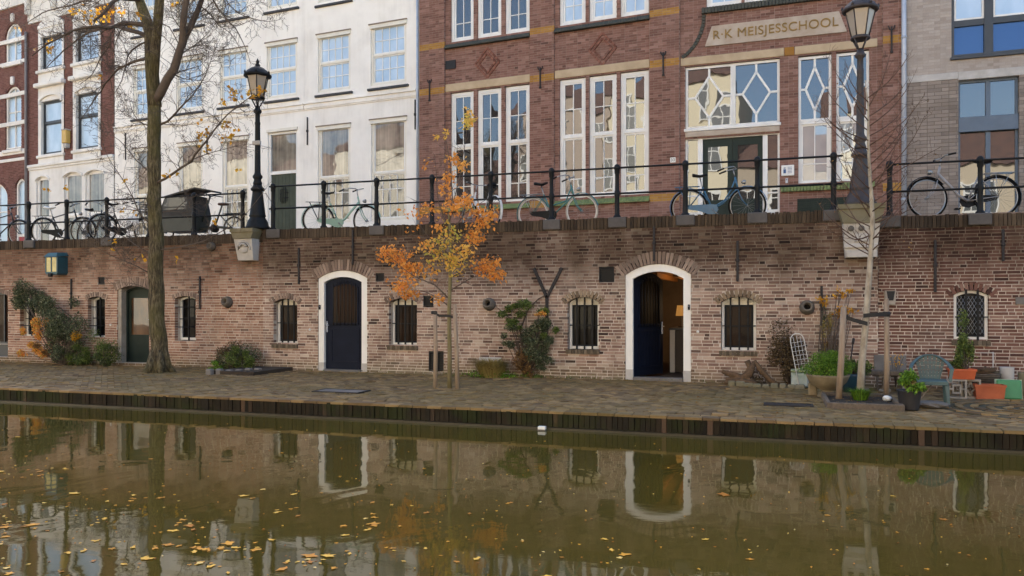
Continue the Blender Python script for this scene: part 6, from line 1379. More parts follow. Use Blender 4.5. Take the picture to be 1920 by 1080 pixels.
# ---- young birch-like tree with two stakes
b1 = ground(1612, 752); BY = b1.y; bt = thing('young_birch', 'slender pale barked leafless young tree between two stakes on the right', 'tree', T(b1.x, BY, 0))
def q3(x, y, dy=0.0): return at(x, y, BY+dy)
mb = MB(); mb.tube([(b1.x, BY, -.05), q3(1616,680), q3(1622,620), q3(1628,540), q3(1633,470), q3(1636,420), q3(1634,370), q3(1631,330), q3(1628,270), q3(1628,200), q3(1622,150)], [.058,.05,.047,.043,.037,.034,.03,.025,.02,.014,.006], 10); obj('trunk', mb, BIRCH, bt, I4)
tb = Tree(9)
for k in range(34):
    y = 480 - k*9.0; s_ = 1 if k % 2 else -1; x = 1634-(480-y)*.02; L = random.Random(k).uniform(40, 105); dy = random.Random(k+99).uniform(-.5, .5); up = random.Random(k+7).uniform(40, 120)
    p, r = tb.limb([q3(x, y), q3(x+s_*L*.45, y-up*.35, dy*.5), q3(x+s_*L*.8, y-up*.75, dy), q3(x+s_*L, y-up*1.1, dy*1.2)], .010, .0022, 5); tb.twigs(p, r, 7, 1, .28, .25, .6, .0016)
for pts in ([(1634,420),(1660,410),(1690,400),(1720,385)], [(1634,440),(1605,450),(1580,435),(1560,405)], [(1634,445),(1670,442),(1700,440)], [(1633,475),(1612,455),(1598,430)], [(1632,355),(1670,330),(1710,305),(1765,275)], [(1628,500),(1650,480),(1668,462)]):
    p, r = tb.limb([q3(*g) for g in pts], .012, .003, 5); tb.twigs(p, r, 7, 1, .3, .2, .6, .0016)
obj('crown', tb.mb, plain('reddish twigs', '#5d4638', '#4a382e', 8, .9, .2), bt, I4); rnd = random.Random(3)
leaves('leaves', [p + Vector((0,0,-.02)) for p in tb.tips if rnd.random() < .16], RUST, (.025,.045), 9, .4, bt)
pA, s1 = stake('pale wooden stake left of the slender birch', 1572, 575, 752, r=.045, lean=10); pB, s2 = stake('pale wooden stake right of the slender birch', 1662, 560, 752, r=.038)
strap('black rubber tie from the left stake to the birch', [at(1583,594,BY-.02), at(1600,600,BY-.06), at(1626,607,BY-.06)]); strap('black rubber tie from the right stake to the birch', [at(1662,589,BY-.02), at(1640,590,BY-.06), at(1618,592,BY-.06)])

# ------------------------------------------------------------------ shrubs and plants
def clump(name, label, cat, foot, parts, seed=1, stems=None, group=None):
    """parts: (centre, radii, count, material, size) ; leaf clouds with uneven outline plus stems"""
    t = thing(name, label, cat, T(*foot), group); rnd = random.Random(seed); mb = MB(); foot = Vector(foot)
    for i, (c, rad, n_, mt, size) in enumerate(parts):
        c = Vector(c); rad = tuple(v*1.2 for v in rad); sub = [(Vector((rnd.gauss(0,.5)*rad[0], rnd.gauss(0,.5)*rad[1], rnd.gauss(0,.5)*rad[2])), rnd.uniform(.3,.62)) for _ in range(max(4, n_//70))]; pts = []
        for _ in range(int(n_*2.6)):
            o_, s_ = rnd.choice(sub); v = Vector((rnd.gauss(0,1), rnd.gauss(0,1), rnd.gauss(0,1))).normalized()*rnd.uniform(.4,1.0)
            p = c + o_ + Vector((v.x*rad[0], v.y*rad[1], v.z*rad[2]))*s_
            if p.z > .01 and p.y < YW-.03: pts.append(p)
        leaves('foliage', pts, mt, size, seed*10+i, .1, t)
        for o_, s_ in sub[:10]:
            p = c + o_*.7; p.z = max(p.z, .05); p.y = min(p.y, YW-.06); m_ = foot.lerp(p, .5) + Vector((rnd.gauss(0,.05), rnd.gauss(0,.04), rnd.gauss(0,.05))); mb.tube([foot, m_, p], [.012,.008,.003], 5)
    for pts, r in stems or (): mb.tube(pts, [r*(1-.6*i/(len(pts)-1)) for i in range(len(pts))], 6)
    obj('stem', mb, TWIG, t, I4); return t
def wp(x, y, off=.2): return at(x, y, YW-off)
f_ = wp(120, 680, .45); f_.z = 0
clump('leaning_shrub', 'leaning evergreen shrub with orange leaves against the left wharf wall', 'shrub', f_, [(wp(45,555,.3),(.42,.2,.22),900,DARKG,(.03,.06)), (wp(80,575,.35),(.4,.2,.25),1000,DARKG,(.03,.06)), (wp(108,610,.4),(.38,.25,.38),1300,DARKG,(.03,.06)), (wp(128,640,.4),(.35,.25,.3),1000,DARKG,(.03,.06)), (wp(72,608,.5),(.22,.12,.25),420,MAPLE,(.03,.06)), (wp(68,650,.5),(.3,.12,.18),420,MAPLE,(.03,.06)), (wp(95,650,.5),(.25,.12,.2),220,RUST,(.03,.06)), (wp(143,625,.5),(.22,.1,.09),110,GOLD,(.04,.07)), (wp(118,660,.4),(.3,.2,.2),400,DARKG,(.03,.05))], 21,
      [([f_, wp(135,625,.35), wp(110,590,.3), wp(60,560,.2)], .03), ([f_, wp(150,640,.3), wp(140,600,.2), wp(110,575,.2)], .022)])
for i, (x, y, rx, rz, lab) in enumerate(((198,665,.25,.27,'round dark green bush left of the glazed green door'), (146,672,.22,.2,'low dark bush at the foot of the leaning shrub'))):
    f_ = wp(x, 682, .4); f_.z = 0; clump('round_bush', lab, 'bush', f_, [(Vector((f_.x, f_.y, rz)), (rx,.22,rz), 1300, GREEN, (.025,.045)), (Vector((f_.x, f_.y, rz*.8)), (rx*.8,.2,rz*.7), 500, DARKG, (.025,.045))], 31+i)
# climber on the middle wall
f_ = wp(988, 714, .12); f_.z = 0
clump('climbing_shrub', 'green and reddish climbing shrub below the Y shaped iron', 'climbing plant', f_, [(wp(990,575,.16),(.28,.09,.12),330,GREEN,(.03,.055)), (wp(965,595,.16),(.2,.09,.12),260,GREEN,(.03,.055)), (wp(1000,610,.18),(.3,.1,.16),520,DARKG,(.03,.055)), (wp(1022,612,.18),(.16,.1,.14),260,GREEN,(.03,.055)), (wp(990,640,.18),(.34,.1,.16),600,DARKG,(.03,.055)), (wp(1010,665,.18),(.26,.1,.13),420,DARKG,(.03,.055)), (wp(978,672,.18),(.18,.09,.2),300,RUST,(.03,.05)), (wp(985,695,.18),(.12,.08,.14),200,RUST,(.03,.05)), (wp(1008,585,.2),(.12,.06,.07),60,MAPLE,(.03,.05)), (wp(988,710,.22),(.26,.1,.06),240,GREEN,(.03,.05)), (wp(958,640,.18),(.16,.08,.12),170,DARKG,(.03,.05)), (wp(1030,645,.18),(.14,.08,.14),170,DARKG,(.03,.05)), (wp(962,612,.18),(.16,.08,.1),140,GREEN,(.03,.05)), (wp(1018,685,.18),(.14,.08,.1),130,DARKG,(.03,.05))], 41,
      [([f_, wp(985,670,.1), wp(975,620,.1), wp(990,580,.1), wp(1010,560,.08), wp(1030,550,.08)], .022), ([f_, wp(1000,660,.12), wp(1020,610,.1), wp(1027,575,.08)], .02), ([f_, wp(980,650,.1), wp(960,600,.1), wp(930,575,.1)], .014)])
# grass clump below the stone slab
def grass(name, label, cat, foot, n_, h_, spread, mt, seed, group=None, w_=.006):
    t = thing(name, label, cat, T(*foot), group); rg = random.Random(seed); V = []; Fc = []; tn = []
    for i in range(n_):
        a = rg.uniform(0, 6.283); r = rg.random()**.5*spread*.4; b = Vector((foot[0]+r*math.cos(a), foot[1]+r*math.sin(a)*.6, .0 if len(foot) < 3 else foot[2])); L = h_*rg.uniform(.55,1.1); o_ = Vector((math.cos(a), math.sin(a)*.6, 0))*spread*rg.uniform(.2,1); s_ = Vector((-math.sin(a), math.cos(a), 0))*w_
        m_ = b + o_*.35 + Vector((0,0,L*.7)); e_ = b + o_ + Vector((0,0,L*rg.uniform(.6,1.0))); k = len(V); V += [b-s_, b+s_, m_+s_*.8, m_-s_*.8, e_]; Fc += [(k,k+1,k+2,k+3),(k+3,k+2,k+4)]; tn += [rg.random()]*5
    me = bpy.data.meshes.new('blades'); me.from_pydata([tuple(v) for v in V], [], Fc); at_ = me.attributes.new('tint', 'FLOAT_COLOR', 'POINT'); at_.data.foreach_set('color', [c for v in tn for c in (v,0,0,1)]); me.materials.append(mt); o = obj('blades', me, None, t, I4); o['kind'] = 'stuff'; return t
g0 = wp(921, 717, .35); g0.z = 0
gc = grass('grass_clump', 'straw coloured grass clump in front of the pale stone slab', 'grass', g0, 1300, .42, .5, STRAW, 51); rnd = random.Random(9)
leaves('weeds', [Vector((g0.x+rnd.gauss(0,.28), g0.y+rnd.gauss(0,.08), abs(rnd.gauss(.05,.04)))) for _ in range(700)], BOX, (.025,.05), 52, .0, gc)
pts = []
for _ in range(900):
    x = rnd.uniform(-9.5, 1.5); f = 1 if (-6.6 < x < -3.2) else .25
    if rnd.random() < f: pts.append(Vector((x, YW-.05-abs(rnd.gauss(0,.04)), abs(rnd.gauss(.02,.025)))))
wd = leaves('weeds', pts, GREEN, (.02,.045), 53); wd['kind'] = 'stuff'; wd['label'] = 'small green weeds along the foot of the wharf wall'; wd['category'] = 'weeds'
# raised bed right of the big tree
f_ = wp(445, 688, .4); f_.z = 0
clump('bed_shrub', 'low green shrub in the stone edged bed left of the closed blue door', 'shrub', f_, [(Vector((f_.x,f_.y,.3)),(.42,.22,.26),900,DARKG,(.03,.05)), (Vector((f_.x-.1,f_.y-.15,.32)),(.25,.15,.22),420,GREEN,(.03,.05)), (Vector((f_.x-.35,f_.y-.2,.12)),(.18,.1,.1),240,BOX,(.025,.045)), (Vector((f_.x+.3,f_.y-.1,.2)),(.25,.15,.16),380,GREEN,(.03,.05)), (Vector((f_.x-.35,f_.y,.32)),(.3,.2,.2),300,DRY,(.03,.05))], 61)
bd = thing('planting_bed', 'low stone edged planting bed left of the closed blue door', 'planting bed', T(f_.x, f_.y, 0)); rnd = random.Random(2)
e0, e1 = ground(388, 702), ground(496, 699); mb = MB(); mb.box(e0.x+.05, e1.x+.2, e0.y+.05, YW-.05, -.02, .07); obj('soil', mb, plain('dark soil', '#3d3226', '#2e261d', 8, .95, .6), bd, I4)
for k in range(6):
    a = e0.lerp(e1, k/6); b = e0.lerp(e1, (k+1)/6); mb = MB(); mb.bbox(a.x+.01, b.x-.01+.01, a.y-.07, a.y+.05, -.03, .10+rnd.uniform(-.01,.015), .02); obj('edging_stone', mb, M_['bluestone'], bd, I4)
st_ = thing('boulder', 'mossy brown boulder in the bed beside the low shrub', 'boulder', T(*ground(412, 695)))
def rock(c, rad, seed, n=10):
    rg = random.Random(seed); mb = MB(); prof = []; m = 7; vs_ = []
    for i in range(m):
        ph = math.pi*i/(m-1)
        for k in range(n):
            a = 2*math.pi*k/n; r = 1+rg.uniform(-.14,.14); vs_.append((c[0]+rad[0]*r*math.sin(ph)*math.cos(a), c[1]+rad[1]*r*math.sin(ph)*math.sin(a), c[2]+rad[2]*math.cos(ph)*(1+rg.uniform(-.06,.06))))
    mb.add(vs_, [(i*n+k, (i+1)*n+k, (i+1)*n+(k+1)%n, i*n+(k+1)%n) for i in range(m-1) for k in range(n)]); return mb
g = ground(412, 695); obj('stone', rock((g.x, g.y+.3, .2), (.26,.2,.24), 4), M_['mossstone'], st_, I4)

# ---- bare tree on the opposite bank, mirrored in the window panes of the school
ot = thing('opposite_tree', 'bare tree on the opposite bank mirrored in the left school windows', 'tree', T(-25, -8.5, 0)); to = Tree(31)
p, r = to.limb([(-25,-8.5,-.2),(-24.9,-8.4,3),(-25.1,-8.6,6),(-24.8,-8.5,9)], .24, .12, 10); obj('trunk', to.mb, BARK, ot, I4); to.mb = MB(); rnd = random.Random(2)
for k in range(13):
    z = 3.5+k*.5; a = k*2.4; L = rnd.uniform(2.5,4.2); p, r = to.limb([(-25,-8.5,z),(-25+L*.4*math.cos(a),-8.5+L*.4*math.sin(a),z+1.2),(-25+L*math.cos(a),-8.5+L*math.sin(a),z+3.4)], .085, .012, 6); to.twigs(p, r, 4, 1, 1.3, .3, .8, .006)
obj('crown', to.mb, TWIG, ot, I4)
# ------------------------------------------------------------------ things standing on the wharf at the right
TERRA = plain('terracotta', '#b5603a', '#9c4f2f', 5, .75, .15); TERRA2 = plain('orange plastic trough', '#c05a30', '#ad4f29', 4, .5, .05); OLDWOOD = plain('grey weathered wood', '#6f6152', '#54493d', 4, .9, .5, sx=6, sz=6); DRIFT = plain('driftwood', '#6a5138', '#46341f', 5, .9, .5, sx=3, sz=5)
SOIL = plain('garden soil', '#3a3024', '#2a221a', 10, .95, .6); CHAIRG = plain('faded green plastic', '#48605f', '#3e5455', 3, .5, .08); STONEB = plain('stone bowl', '#8d7e63', '#73664d', 5, .9, .4); WIRE = plain('white wire', '#d6d3cc', '#bfbab0', 5, .5, .1); BLUEPOT = plain('dark blue glaze', '#24404c', '#1c333e', 4, .3, .05); BLACKP = plain('black plastic pot', '#312e2f', '#272526', 4, .55, .05)
def pot(name, label, cat, g, prof, mat_, n=20, soil=None, group=None):
    t = thing(name, label, cat, T(*g), group); mb = MB(); mb.lathe(prof, n); obj('pot', mb, mat_, t)
    if soil: mb = MB(); mb.lathe([(soil[0], soil[1]-.01), (soil[0]*.98, soil[1]), (.001, soil[1]+.01)], n); obj('soil', mb, SOIL, t)
    return t
def plant(name, label, c, rad, n_, mt, size, seed, cat='plant', foot=None, extra=()):
    c = Vector(c); return clump(name, label, cat, foot or (c.x, c.y, max(0, c.z-rad[2])), [(c, rad, n_, mt, size), *extra], seed)
# driftwood root and low stone edging
g = wp(1398, 720, .38); t = thing('driftwood', 'gnarled brown root of driftwood leaning at the wharf wall', 'driftwood', T(g.x, g.y, 0)); rnd = random.Random(5)
for k, (pts, r) in enumerate((([(-.32,0,.10),(-.1,-.02,.12),(.06,.0,.22),(.14,.02,.42)], .075), ([(-.42,.03,.24),(-.2,.0,.17),(.02,-.03,.12),(.2,-.05,.05)], .055), ([(.14,.02,.44),(.25,.0,.26),(.42,-.02,.10),(.58,-.03,.04)], .045), ([(-.05,.04,.1),(.05,.06,.3),(.02,.08,.42)], .05), ([(-.38,-.06,.04),(-.1,-.08,.05),(.2,-.1,.04)], .05))):
    mb = MB(); mb.tube([Vector(p)+Vector((rnd.gauss(0,.012),0,rnd.gauss(0,.012))) for p in pts], [r*v for v in (.6,1.1,1.0,.45)][:len(pts)], 8); obj('root_limb', mb, DRIFT, t)
for k in range(9):
    x = 1372 + k*16; g = ground(x, 731); w_ = rnd.uniform(.11,.17)
    t = thing('edging_stone', ('leftmost', 'second', 'third', 'fourth', 'fifth', 'sixth', 'seventh', 'eighth', 'rightmost')[k] + ' mossy stone, counted from the left, of the low edging below the driftwood', 'stone', T(wp(x, 730, .55+.012*k).x, YW-.55-.012*k, 0), 'edging stones below the driftwood'); mb = MB(); mb.bbox(-w_/2, w_/2, -.05, .05, -.02, rnd.uniform(.05,.09), .018); obj('stone', mb, M_['mossstone'], t)
plant('brown_bush', 'dead brown bush behind the white wire trellis', (wp(1480,700,.28).x, YW-.28, .38), (.34,.16,.36), 1500, DRY, (.03,.06), 71, 'bush')
g = ground(1500, 728); t = thing('metal_box', 'mossy white enamel box beside the stone bowl', 'box', T(g.x, g.y+.12, 0)); mb = MB(); mb.bbox(-.14, .14, -.12, .12, .005, .27, .03); obj('body', mb, plain('mossy enamel', '#b5bab4', '#8f9a86', 6, .6, .2), t); mb = MB(); mb.bbox(-.15, .15, -.13, .13, .271, .31, .018); obj('lid', mb, plain('moss covered enamel', '#8f9a6a', '#a8ab94', 7, .8, .3), t)
# white wire trellis
g = ground(1512, 729); t = thing('wire_trellis', 'arched white wire trellis leaning beside the mossy box', 'trellis', T(g.x, g.y, 0) @ RY(R(-10)) @ RX(R(-8))); hh = .95
mb = MB(); arch = [(-.11,0,0),(-.11,0,hh-.12)] + [(-.11*math.cos(a), 0, hh-.12+.12*math.sin(a)) for a in (R(30),R(60),R(90),R(120),R(150))] + [(.11,0,hh-.12),(.11,0,.28)]; mb.tube(arch, .009, 6); obj('frame', mb, WIRE, t)
for k in range(7): mb = MB(); z = .35+k*.075; mb.tube([(-.11,0,z),(.11,0,z)], .004, 4); obj('cross_wire', mb, WIRE, t)
for k in range(3): mb = MB(); x = -.055+k*.055; mb.tube([(x,.004,.3),(x,.004,hh-.05)], .004, 4); obj('upright_wire', mb, WIRE, t)
# stone bowl on a foot
g = ground(1552, 744); t = pot('stone_bowl', 'wide weathered stone bowl on a foot filled with a clipped green plant', 'planter', g, [(.15,0),(.15,.03),(.11,.06),(.08,.09),(.11,.115),(.21,.165),(.275,.235),(.31,.315),(.32,.345),(.295,.345),(.27,.29),(.001,.29)], STONEB, 26, (.28,.32))
plant('box_plant', 'bright green clipped plant growing in the stone bowl', (g.x, g.y, .46), (.24,.2,.15), 2200, BOX, (.02,.038), 72, foot=(g.x, g.y, .33))
g = ground(1524, 742); t = thing('stone_block', 'short square stone leg under the edge of the stone bowl', 'stone', T(g.x, g.y+.05, 0)); mb = MB(); mb.bbox(-.065, .065, -.06, .06, 0, .2, .015); obj('block', mb, STONEB, t)
g = ground(1602, 738); pot('blue_pot', 'dark blue glazed pot behind the birch', 'pot', (g.x, g.y+.25, 0), [(.14,0),(.18,.12),(.19,.26),(.2,.3),(.17,.3),(.16,.26),(.001,.26)], BLUEPOT, 18, (.16,.27)); plant('pot_plant', 'green plant in the dark blue pot', (g.x, g.y+.25, .42), (.17,.15,.15), 500, GREEN, (.025,.05), 73, foot=(g.x, g.y+.25, .28))
# yellow leaved climber with its rusty spade
f_ = wp(1553, 700, .3); f_.z = 0
clump('yellow_climber', 'tall thin climber with yellow leaves behind the stone bowl', 'climbing plant', f_, [(wp(1543,563,.2),(.09,.05,.06),26,GOLD,(.04,.07)), (wp(1570,550,.2),(.09,.05,.05),24,GOLD,(.04,.07)), (wp(1592,545,.2),(.05,.05,.04),12,GOLD,(.04,.07)), (wp(1578,585,.2),(.1,.05,.05),30,GOLD,(.04,.07)), (wp(1596,582,.2),(.06,.05,.04),14,GOLD,(.04,.07)), (wp(1550,620,.2),(.06,.05,.3),120,STRAW,(.03,.06)), (wp(1556,655,.2),(.12,.06,.14),160,RUST,(.03,.05)), (wp(1545,600,.15),(.05,.05,.2),60,DARKG,(.03,.05))], 74,
      [([f_, wp(1552,650,.2), wp(1550,600,.15), wp(1543,560,.1)], .01), ([f_, wp(1562,640,.2), wp(1572,580,.2), wp(1572,550,.2), wp(1592,545,.2)], .008), ([f_, wp(1580,620,.2), wp(1596,585,.2)], .007)])
g = ground(1585, 735); t = thing('rusty_rod', 'thin rusty garden rod leaning behind the left birch stake', 'rod', T(wp(1588,700,.6).x, YW-.6, 0)); mb = MB(); mb.tube([(0,0,.0),(.12,.3,.78)], .012, 6); obj('shaft', mb, M_['iron_rust'], t); mb = MB(); mb.tube([(.115,.29,.75),(.13,.32,.84)], .022, 7); obj('grip', mb, M_['iron_rust'], t)
# tree pit
e0, e1 = ground(1550, 766), ground(1690, 766); yb_ = b1.y+.28; t = thing('tree_pit', 'tree pit with low timber edging around the birch', 'tree pit', T((e0.x+e1.x)/2, e0.y, 0))
mb = MB(); mb.box(e0.x+.05, e1.x-.03, e0.y+.06, yb_, -.03, .035); obj('soil', mb, SOIL, t, I4)
for a in ((e0.x, e1.x, e0.y, e0.y+.055), (e0.x-.0, e0.x+.055, e0.y+.058, yb_), (e1.x-.05, e1.x, e0.y+.058, yb_), (e0.x, e1.x, yb_+.003, yb_+.055)): mb = MB(); mb.bbox(*a, -.02, .085, .01); obj('timber', mb, OLDWOOD, t, I4)
g = ground(1613, 755); grass('pit_tuft', 'yellow green grass tuft at the foot of the birch', 'grass', (g.x, g.y, .03), 420, .2, .22, BOX, 75); g = ground(1663, 757); t = thing('white_stone', 'white stone in the tree pit below the right stake', 'stone', T(g.x, g.y, .03)); obj('stone', rock((0,0,.045), (.06,.05,.045), 3), M_['white'], t)
leaves('litter', [Vector((rnd.uniform(e0.x+.1,e1.x-.1), rnd.uniform(e0.y+.1,yb_-.05), .045)) for _ in range(110)], RUST, (.02,.045), 76, 0, None, flat=.9)
o = bpy.data.objects['litter']; o['label'] = 'brown leaf litter on the soil of the tree pit'; o['category'] = 'leaf litter'
# board, bench on blocks
g = ground(1670, 735); t = thing('grey_board', 'grey board leaning at the wall behind the right birch stake', 'board', T(wp(1670,690,.15).x, YW-.12, 0) @ RX(R(-8))); mb = MB(); mb.bbox(-.25, .25, -.015, .015, .28, .56, .004); obj('panel', mb, M_['bluestone'], t); 
for s_ in (-.2,.2): mb = MB(); mb.bbox(s_-.015, s_+.015, .016, .04, 0, .5, .004); obj('leg', mb, OLDWOOD, t)
g = ground(1655, 742); t = thing('plank_bench', 'low bench of a thick grey plank on concrete blocks behind the birch', 'bench', T(wp(1655,700,.62).x, YW-.62, 0)); mb = MB(); mb.bbox(-.42, .42, -.14, .14, .262, .34, .012); obj('seat', mb, OLDWOOD, t)
for x in (-.3, .02, .3):
    mb = MB(); mb.box(x-.09, x+.09, -.1, .1, 0, .035); mb.box(x-.09, x+.09, -.1, .1, .225, .26); mb.box(x-.02, x+.02, -.1, .1, .0355, .2245); obj('block', mb, M_['concrete'], t)
t = thing('dried_flower', 'yellow flowering plant beside the grey board', 'plant', T(wp(1680,690,.45).x, YW-.45, 0)); mb = MB(); gx = ground(1678,735)
for k in range(5): mb.tube([(0,0,.05),(rnd.gauss(0,.05),rnd.gauss(0,.03),.3),(rnd.gauss(0,.09),rnd.gauss(0,.05),.55)], .005, 4)
obj('stem', mb, TWIG, t); leaves('flower', [W[t.name].translation + Vector((rnd.gauss(0,.07), rnd.gauss(0,.04), rnd.uniform(.4,.6))) for _ in range(60)], GOLD, (.02,.04), 77, 0, t, I4)
# black pot with a leafy plant
g = ground(1705, 768); pot('black_pot', 'black plastic pot with a leafy green plant left of the chair', 'pot', g, [(.115,0),(.12,.02),(.15,.25),(.158,.265),(.145,.265),(.135,.23),(.001,.23)], BLACKP, 20, (.135,.24)); plant('leafy_plant', 'yellow green leafy plant growing in the black pot', (g.x, g.y, .36), (.14,.12,.11), 600, BOX, (.03,.055), 78, foot=(g.x, g.y, .27), extra=((Vector((g.x+.08, g.y-.06, .33)), (.09,.07,.09), 160, STRAW, (.025,.045)),))
# plastic garden chair
def garden_chair(label, g, ang):
    t = thing('plastic_chair', label, 'chair', T(*g) @ RZ(ang) @ SC(.84,.84,.84)); m_ = CHAIRG
    mb = MB(); mb.bbox(-.24, .24, -.24, .22, .405, .435, .012); obj('seat', mb, m_, t)
    mb = MB(); mb.bbox(-.245, .245, -.262, -.241, .36, .43, .008); mb.box(-.245,-.225,-.24,.2,.365,.404); mb.box(.225,.245,-.24,.2,.365,.404); obj('seat_apron', mb, m_, t)
    for sx in (-1, 1):
        mb = MB(); mb.add([(sx*.225-.03,-.24,.40),(sx*.225+.03,-.24,.40),(sx*.225+.03,-.17,.40),(sx*.225-.03,-.17,.40),(sx*.255-.02,-.275,0),(sx*.255+.02,-.275,0),(sx*.255+.02,-.23,0),(sx*.255-.02,-.23,0)], [(0,1,2,3),(4,7,6,5),(0,4,5,1),(1,5,6,2),(2,6,7,3),(3,7,4,0)]); obj('leg', mb, m_, t)
        mb = MB(); mb.add([(sx*.21-.03,.16,.40),(sx*.21+.03,.16,.40),(sx*.21+.03,.22,.40),(sx*.21-.03,.22,.40),(sx*.23-.02,.24,0),(sx*.23+.02,.24,0),(sx*.23+.02,.285,0),(sx*.23-.02,.285,0)], [(0,1,2,3),(4,7,6,5),(0,4,5,1),(1,5,6,2),(2,6,7,3),(3,7,4,0)]); obj('leg', mb, m_, t)
        mb = MB(); mb.add([(sx*.27-.02,-.25,.43),(sx*.27+.025,-.25,.43),(sx*.27+.025,-.2,.43),(sx*.27-.02,-.2,.43),(sx*.295-.025,-.23,.62),(sx*.295+.03,-.23,.62),(sx*.295+.03,-.17,.62),(sx*.295-.025,-.17,.62)], [(0,3,2,1),(4,5,6,7),(0,1,5,4),(1,2,6,5),(2,3,7,6),(3,0,4,7)]); obj('arm_post', mb, m_, t)
    # rim: a broad band that runs from one arm round the back to the other
    mb = MB(); path = []
    for i in range(25):
        a = math.pi*i/24; x = .30*math.cos(a); yy = -.2 + .46*math.sin(a)**.7; z = .635 + .21*math.sin(a)**1.5; path.append((Vector((x, yy, z)), a))
    vs_ = []
    for p, a in path:
        o_ = Vector((math.cos(a), math.sin(a), 0)); vs_ += [p-o_*.03, p+o_*.03, p+o_*.034-Vector((0,0,.03)), p-o_*.026-Vector((0,0,.025))]
    mb.add(vs_, [(i*4+k, i*4+(k+1)%4, (i+1)*4+(k+1)%4, (i+1)*4+k) for i in range(24) for k in range(4)] + [(3,2,1,0), tuple(96+k for k in range(4))], True); obj('arm_rim', mb, m_, t)
    for k in range(7):                                   # slats of the fan back, each with its holes left open
        f = (k-3)/3; x0, x1 = f*.13, f*.205; z1 = .835-.05*f*f-.012; y0, y1 = .205, .255-.035*f*f
        for j in range(5):
            a0, a1 = j/5+.012, (j+1)/5-.012; P = lambda q_: (x0+(x1-x0)*q_, y0+(y1-y0)*q_, .43+(z1-.43)*q_)
            pa, pb = P(a0), P(a1); w0 = .021+.006*a0; mb = MB() if j == 0 else mb
            mb.add([(pa[0]-w0,pa[1]-.006,pa[2]),(pa[0]+w0,pa[1]-.006,pa[2]),(pb[0]+w0,pb[1]-.006,pb[2]),(pb[0]-w0,pb[1]-.006,pb[2]),(pa[0]-w0,pa[1]+.006,pa[2]),(pa[0]+w0,pa[1]+.006,pa[2]),(pb[0]+w0,pb[1]+.006,pb[2]),(pb[0]-w0,pb[1]+.006,pb[2])], [(0,1,2,3),(7,6,5,4),(0,4,5,1),(1,5,6,2),(2,6,7,3),(3,7,4,0)])
            if j < 4:
                pc = P((j+1)/5+.012)
                for s_ in (-1, 1): mb.add([(pb[0]+s_*w0-.004,pb[1]-.006,pb[2]),(pb[0]+s_*w0+.004,pb[1]-.006,pb[2]),(pc[0]+s_*w0+.004,pc[1]-.006,pc[2]),(pc[0]+s_*w0-.004,pc[1]-.006,pc[2])], [(0,1,2,3)])
        o = obj('back_slat', mb, m_, t); o['kind'] = 'stuff'
    for zz, hw in ((.5,.15),(.6,.17),(.7,.19)): mb = MB(); mb.box(-hw, hw, .222+(zz-.43)*.1, .232+(zz-.43)*.1, zz-.008, zz+.008); obj('back_rail', mb, m_, t)
    return t
g = ground(1752, 765); garden_chair('faded green plastic garden chair between the potted plants', (g.x, g.y+.28, 0), R(-7))
g = ground(1748, 766); t = thing('flat_stone', 'flat grey stone lying under the plastic chair', 'stone', T(g.x, g.y+.06, 0)); obj('stone', rock((0,0,.05), (.22,.14,.055), 6, 14), M_['bluestone'], t)
g = ground(1738, 762); t = thing('bamboo_stick', 'thin pale stick leaning below the chair seat', 'stick', T(g.x-.05, g.y+.05, 0)); mb = MB(); mb.tube([(-.08,-.05,.02),(.14,.12,.3)], .01, 6); obj('shaft', mb, STAKE, t); mb = MB(); mb.tube([(.139,.119,.299),(.15,.128,.315)], .012, 6); obj('knot', mb, STAKE, t)
# pierced screen blocks with trough on top
for k, (x, lab) in enumerate(((1793,'pale pierced concrete block with square openings behind the chair'), (1819,'pale pierced concrete block with a curved star opening right of the chair'))):
    g = ground(x, 747); t = thing('screen_block', lab, 'concrete block', T(g.x, g.y, 0)); mb = MB(); ring_box(mb, -.135, .135, 0, .29, .028, -.05, .05); obj('rim', mb, M_['concrete'], t); c = .145
    if k:
        for i in range(4):
            mb = MB(); a = i*math.pi/2; P = [(.107*math.cos(a), c+.117*math.sin(a)), (.045*math.cos(a+.6), c+.045*math.sin(a+.6)), (.045*math.cos(a+math.pi/2-.6), c+.045*math.sin(a+math.pi/2-.6)), (.107*math.cos(a+math.pi/2), c+.117*math.sin(a+math.pi/2))]
            mb.tube([(p[0], 0, p[1]) for p in P], .016, 6); obj('web', mb, M_['concrete'], t)
    else:
        mb = MB(); ring_box(mb, -.06, .06, c-.07, c+.07, .02, -.045, .045); mb.box(-.107, -.06, -.045, .045, c-.012, c+.012); mb.box(.06, .107, -.045, .045, c-.012, c+.012); obj('web', mb, M_['concrete'], t)
g = ground(1803, 747); yy = g.y
t = thing('orange_trough', 'orange plastic trough with tall feathery greens on the pierced blocks', 'planter', T(g.x, yy, .294)); mb = MB(); mb.add([(-.16,-.07,0),(.16,-.07,0),(.16,.07,0),(-.16,.07,0),(-.18,-.085,.14),(.18,-.085,.14),(.18,.085,.14),(-.18,.085,.14)], [(0,3,2,1),(0,1,5,4),(1,2,6,5),(2,3,7,6),(3,0,4,7)]); ring_box_ = MB(); obj('trough', mb, TERRA2, t); mb = MB(); mb.box(-.19,.19,-.095,-.075,.125,.155); mb.box(-.19,.19,.075,.095,.125,.155); mb.box(-.19,-.17,-.0748,.0748,.125,.155); mb.box(.17,.19,-.0748,.0748,.125,.155); obj('rim', mb, TERRA2, t); mb = MB(); mb.box(-.17,.17,-.08,.08,.1,.12); obj('soil', mb, SOIL, t)
plant('feathery_plant', 'tall feathery green plant in the orange trough', (g.x+.06, yy, .70), (.11,.08,.26), 700, GREEN, (.02,.05), 81, foot=(g.x+.05, yy, .41), extra=((Vector((g.x-.1, yy, .52)), (.14,.08,.1), 260, GREEN, (.02,.045)),))
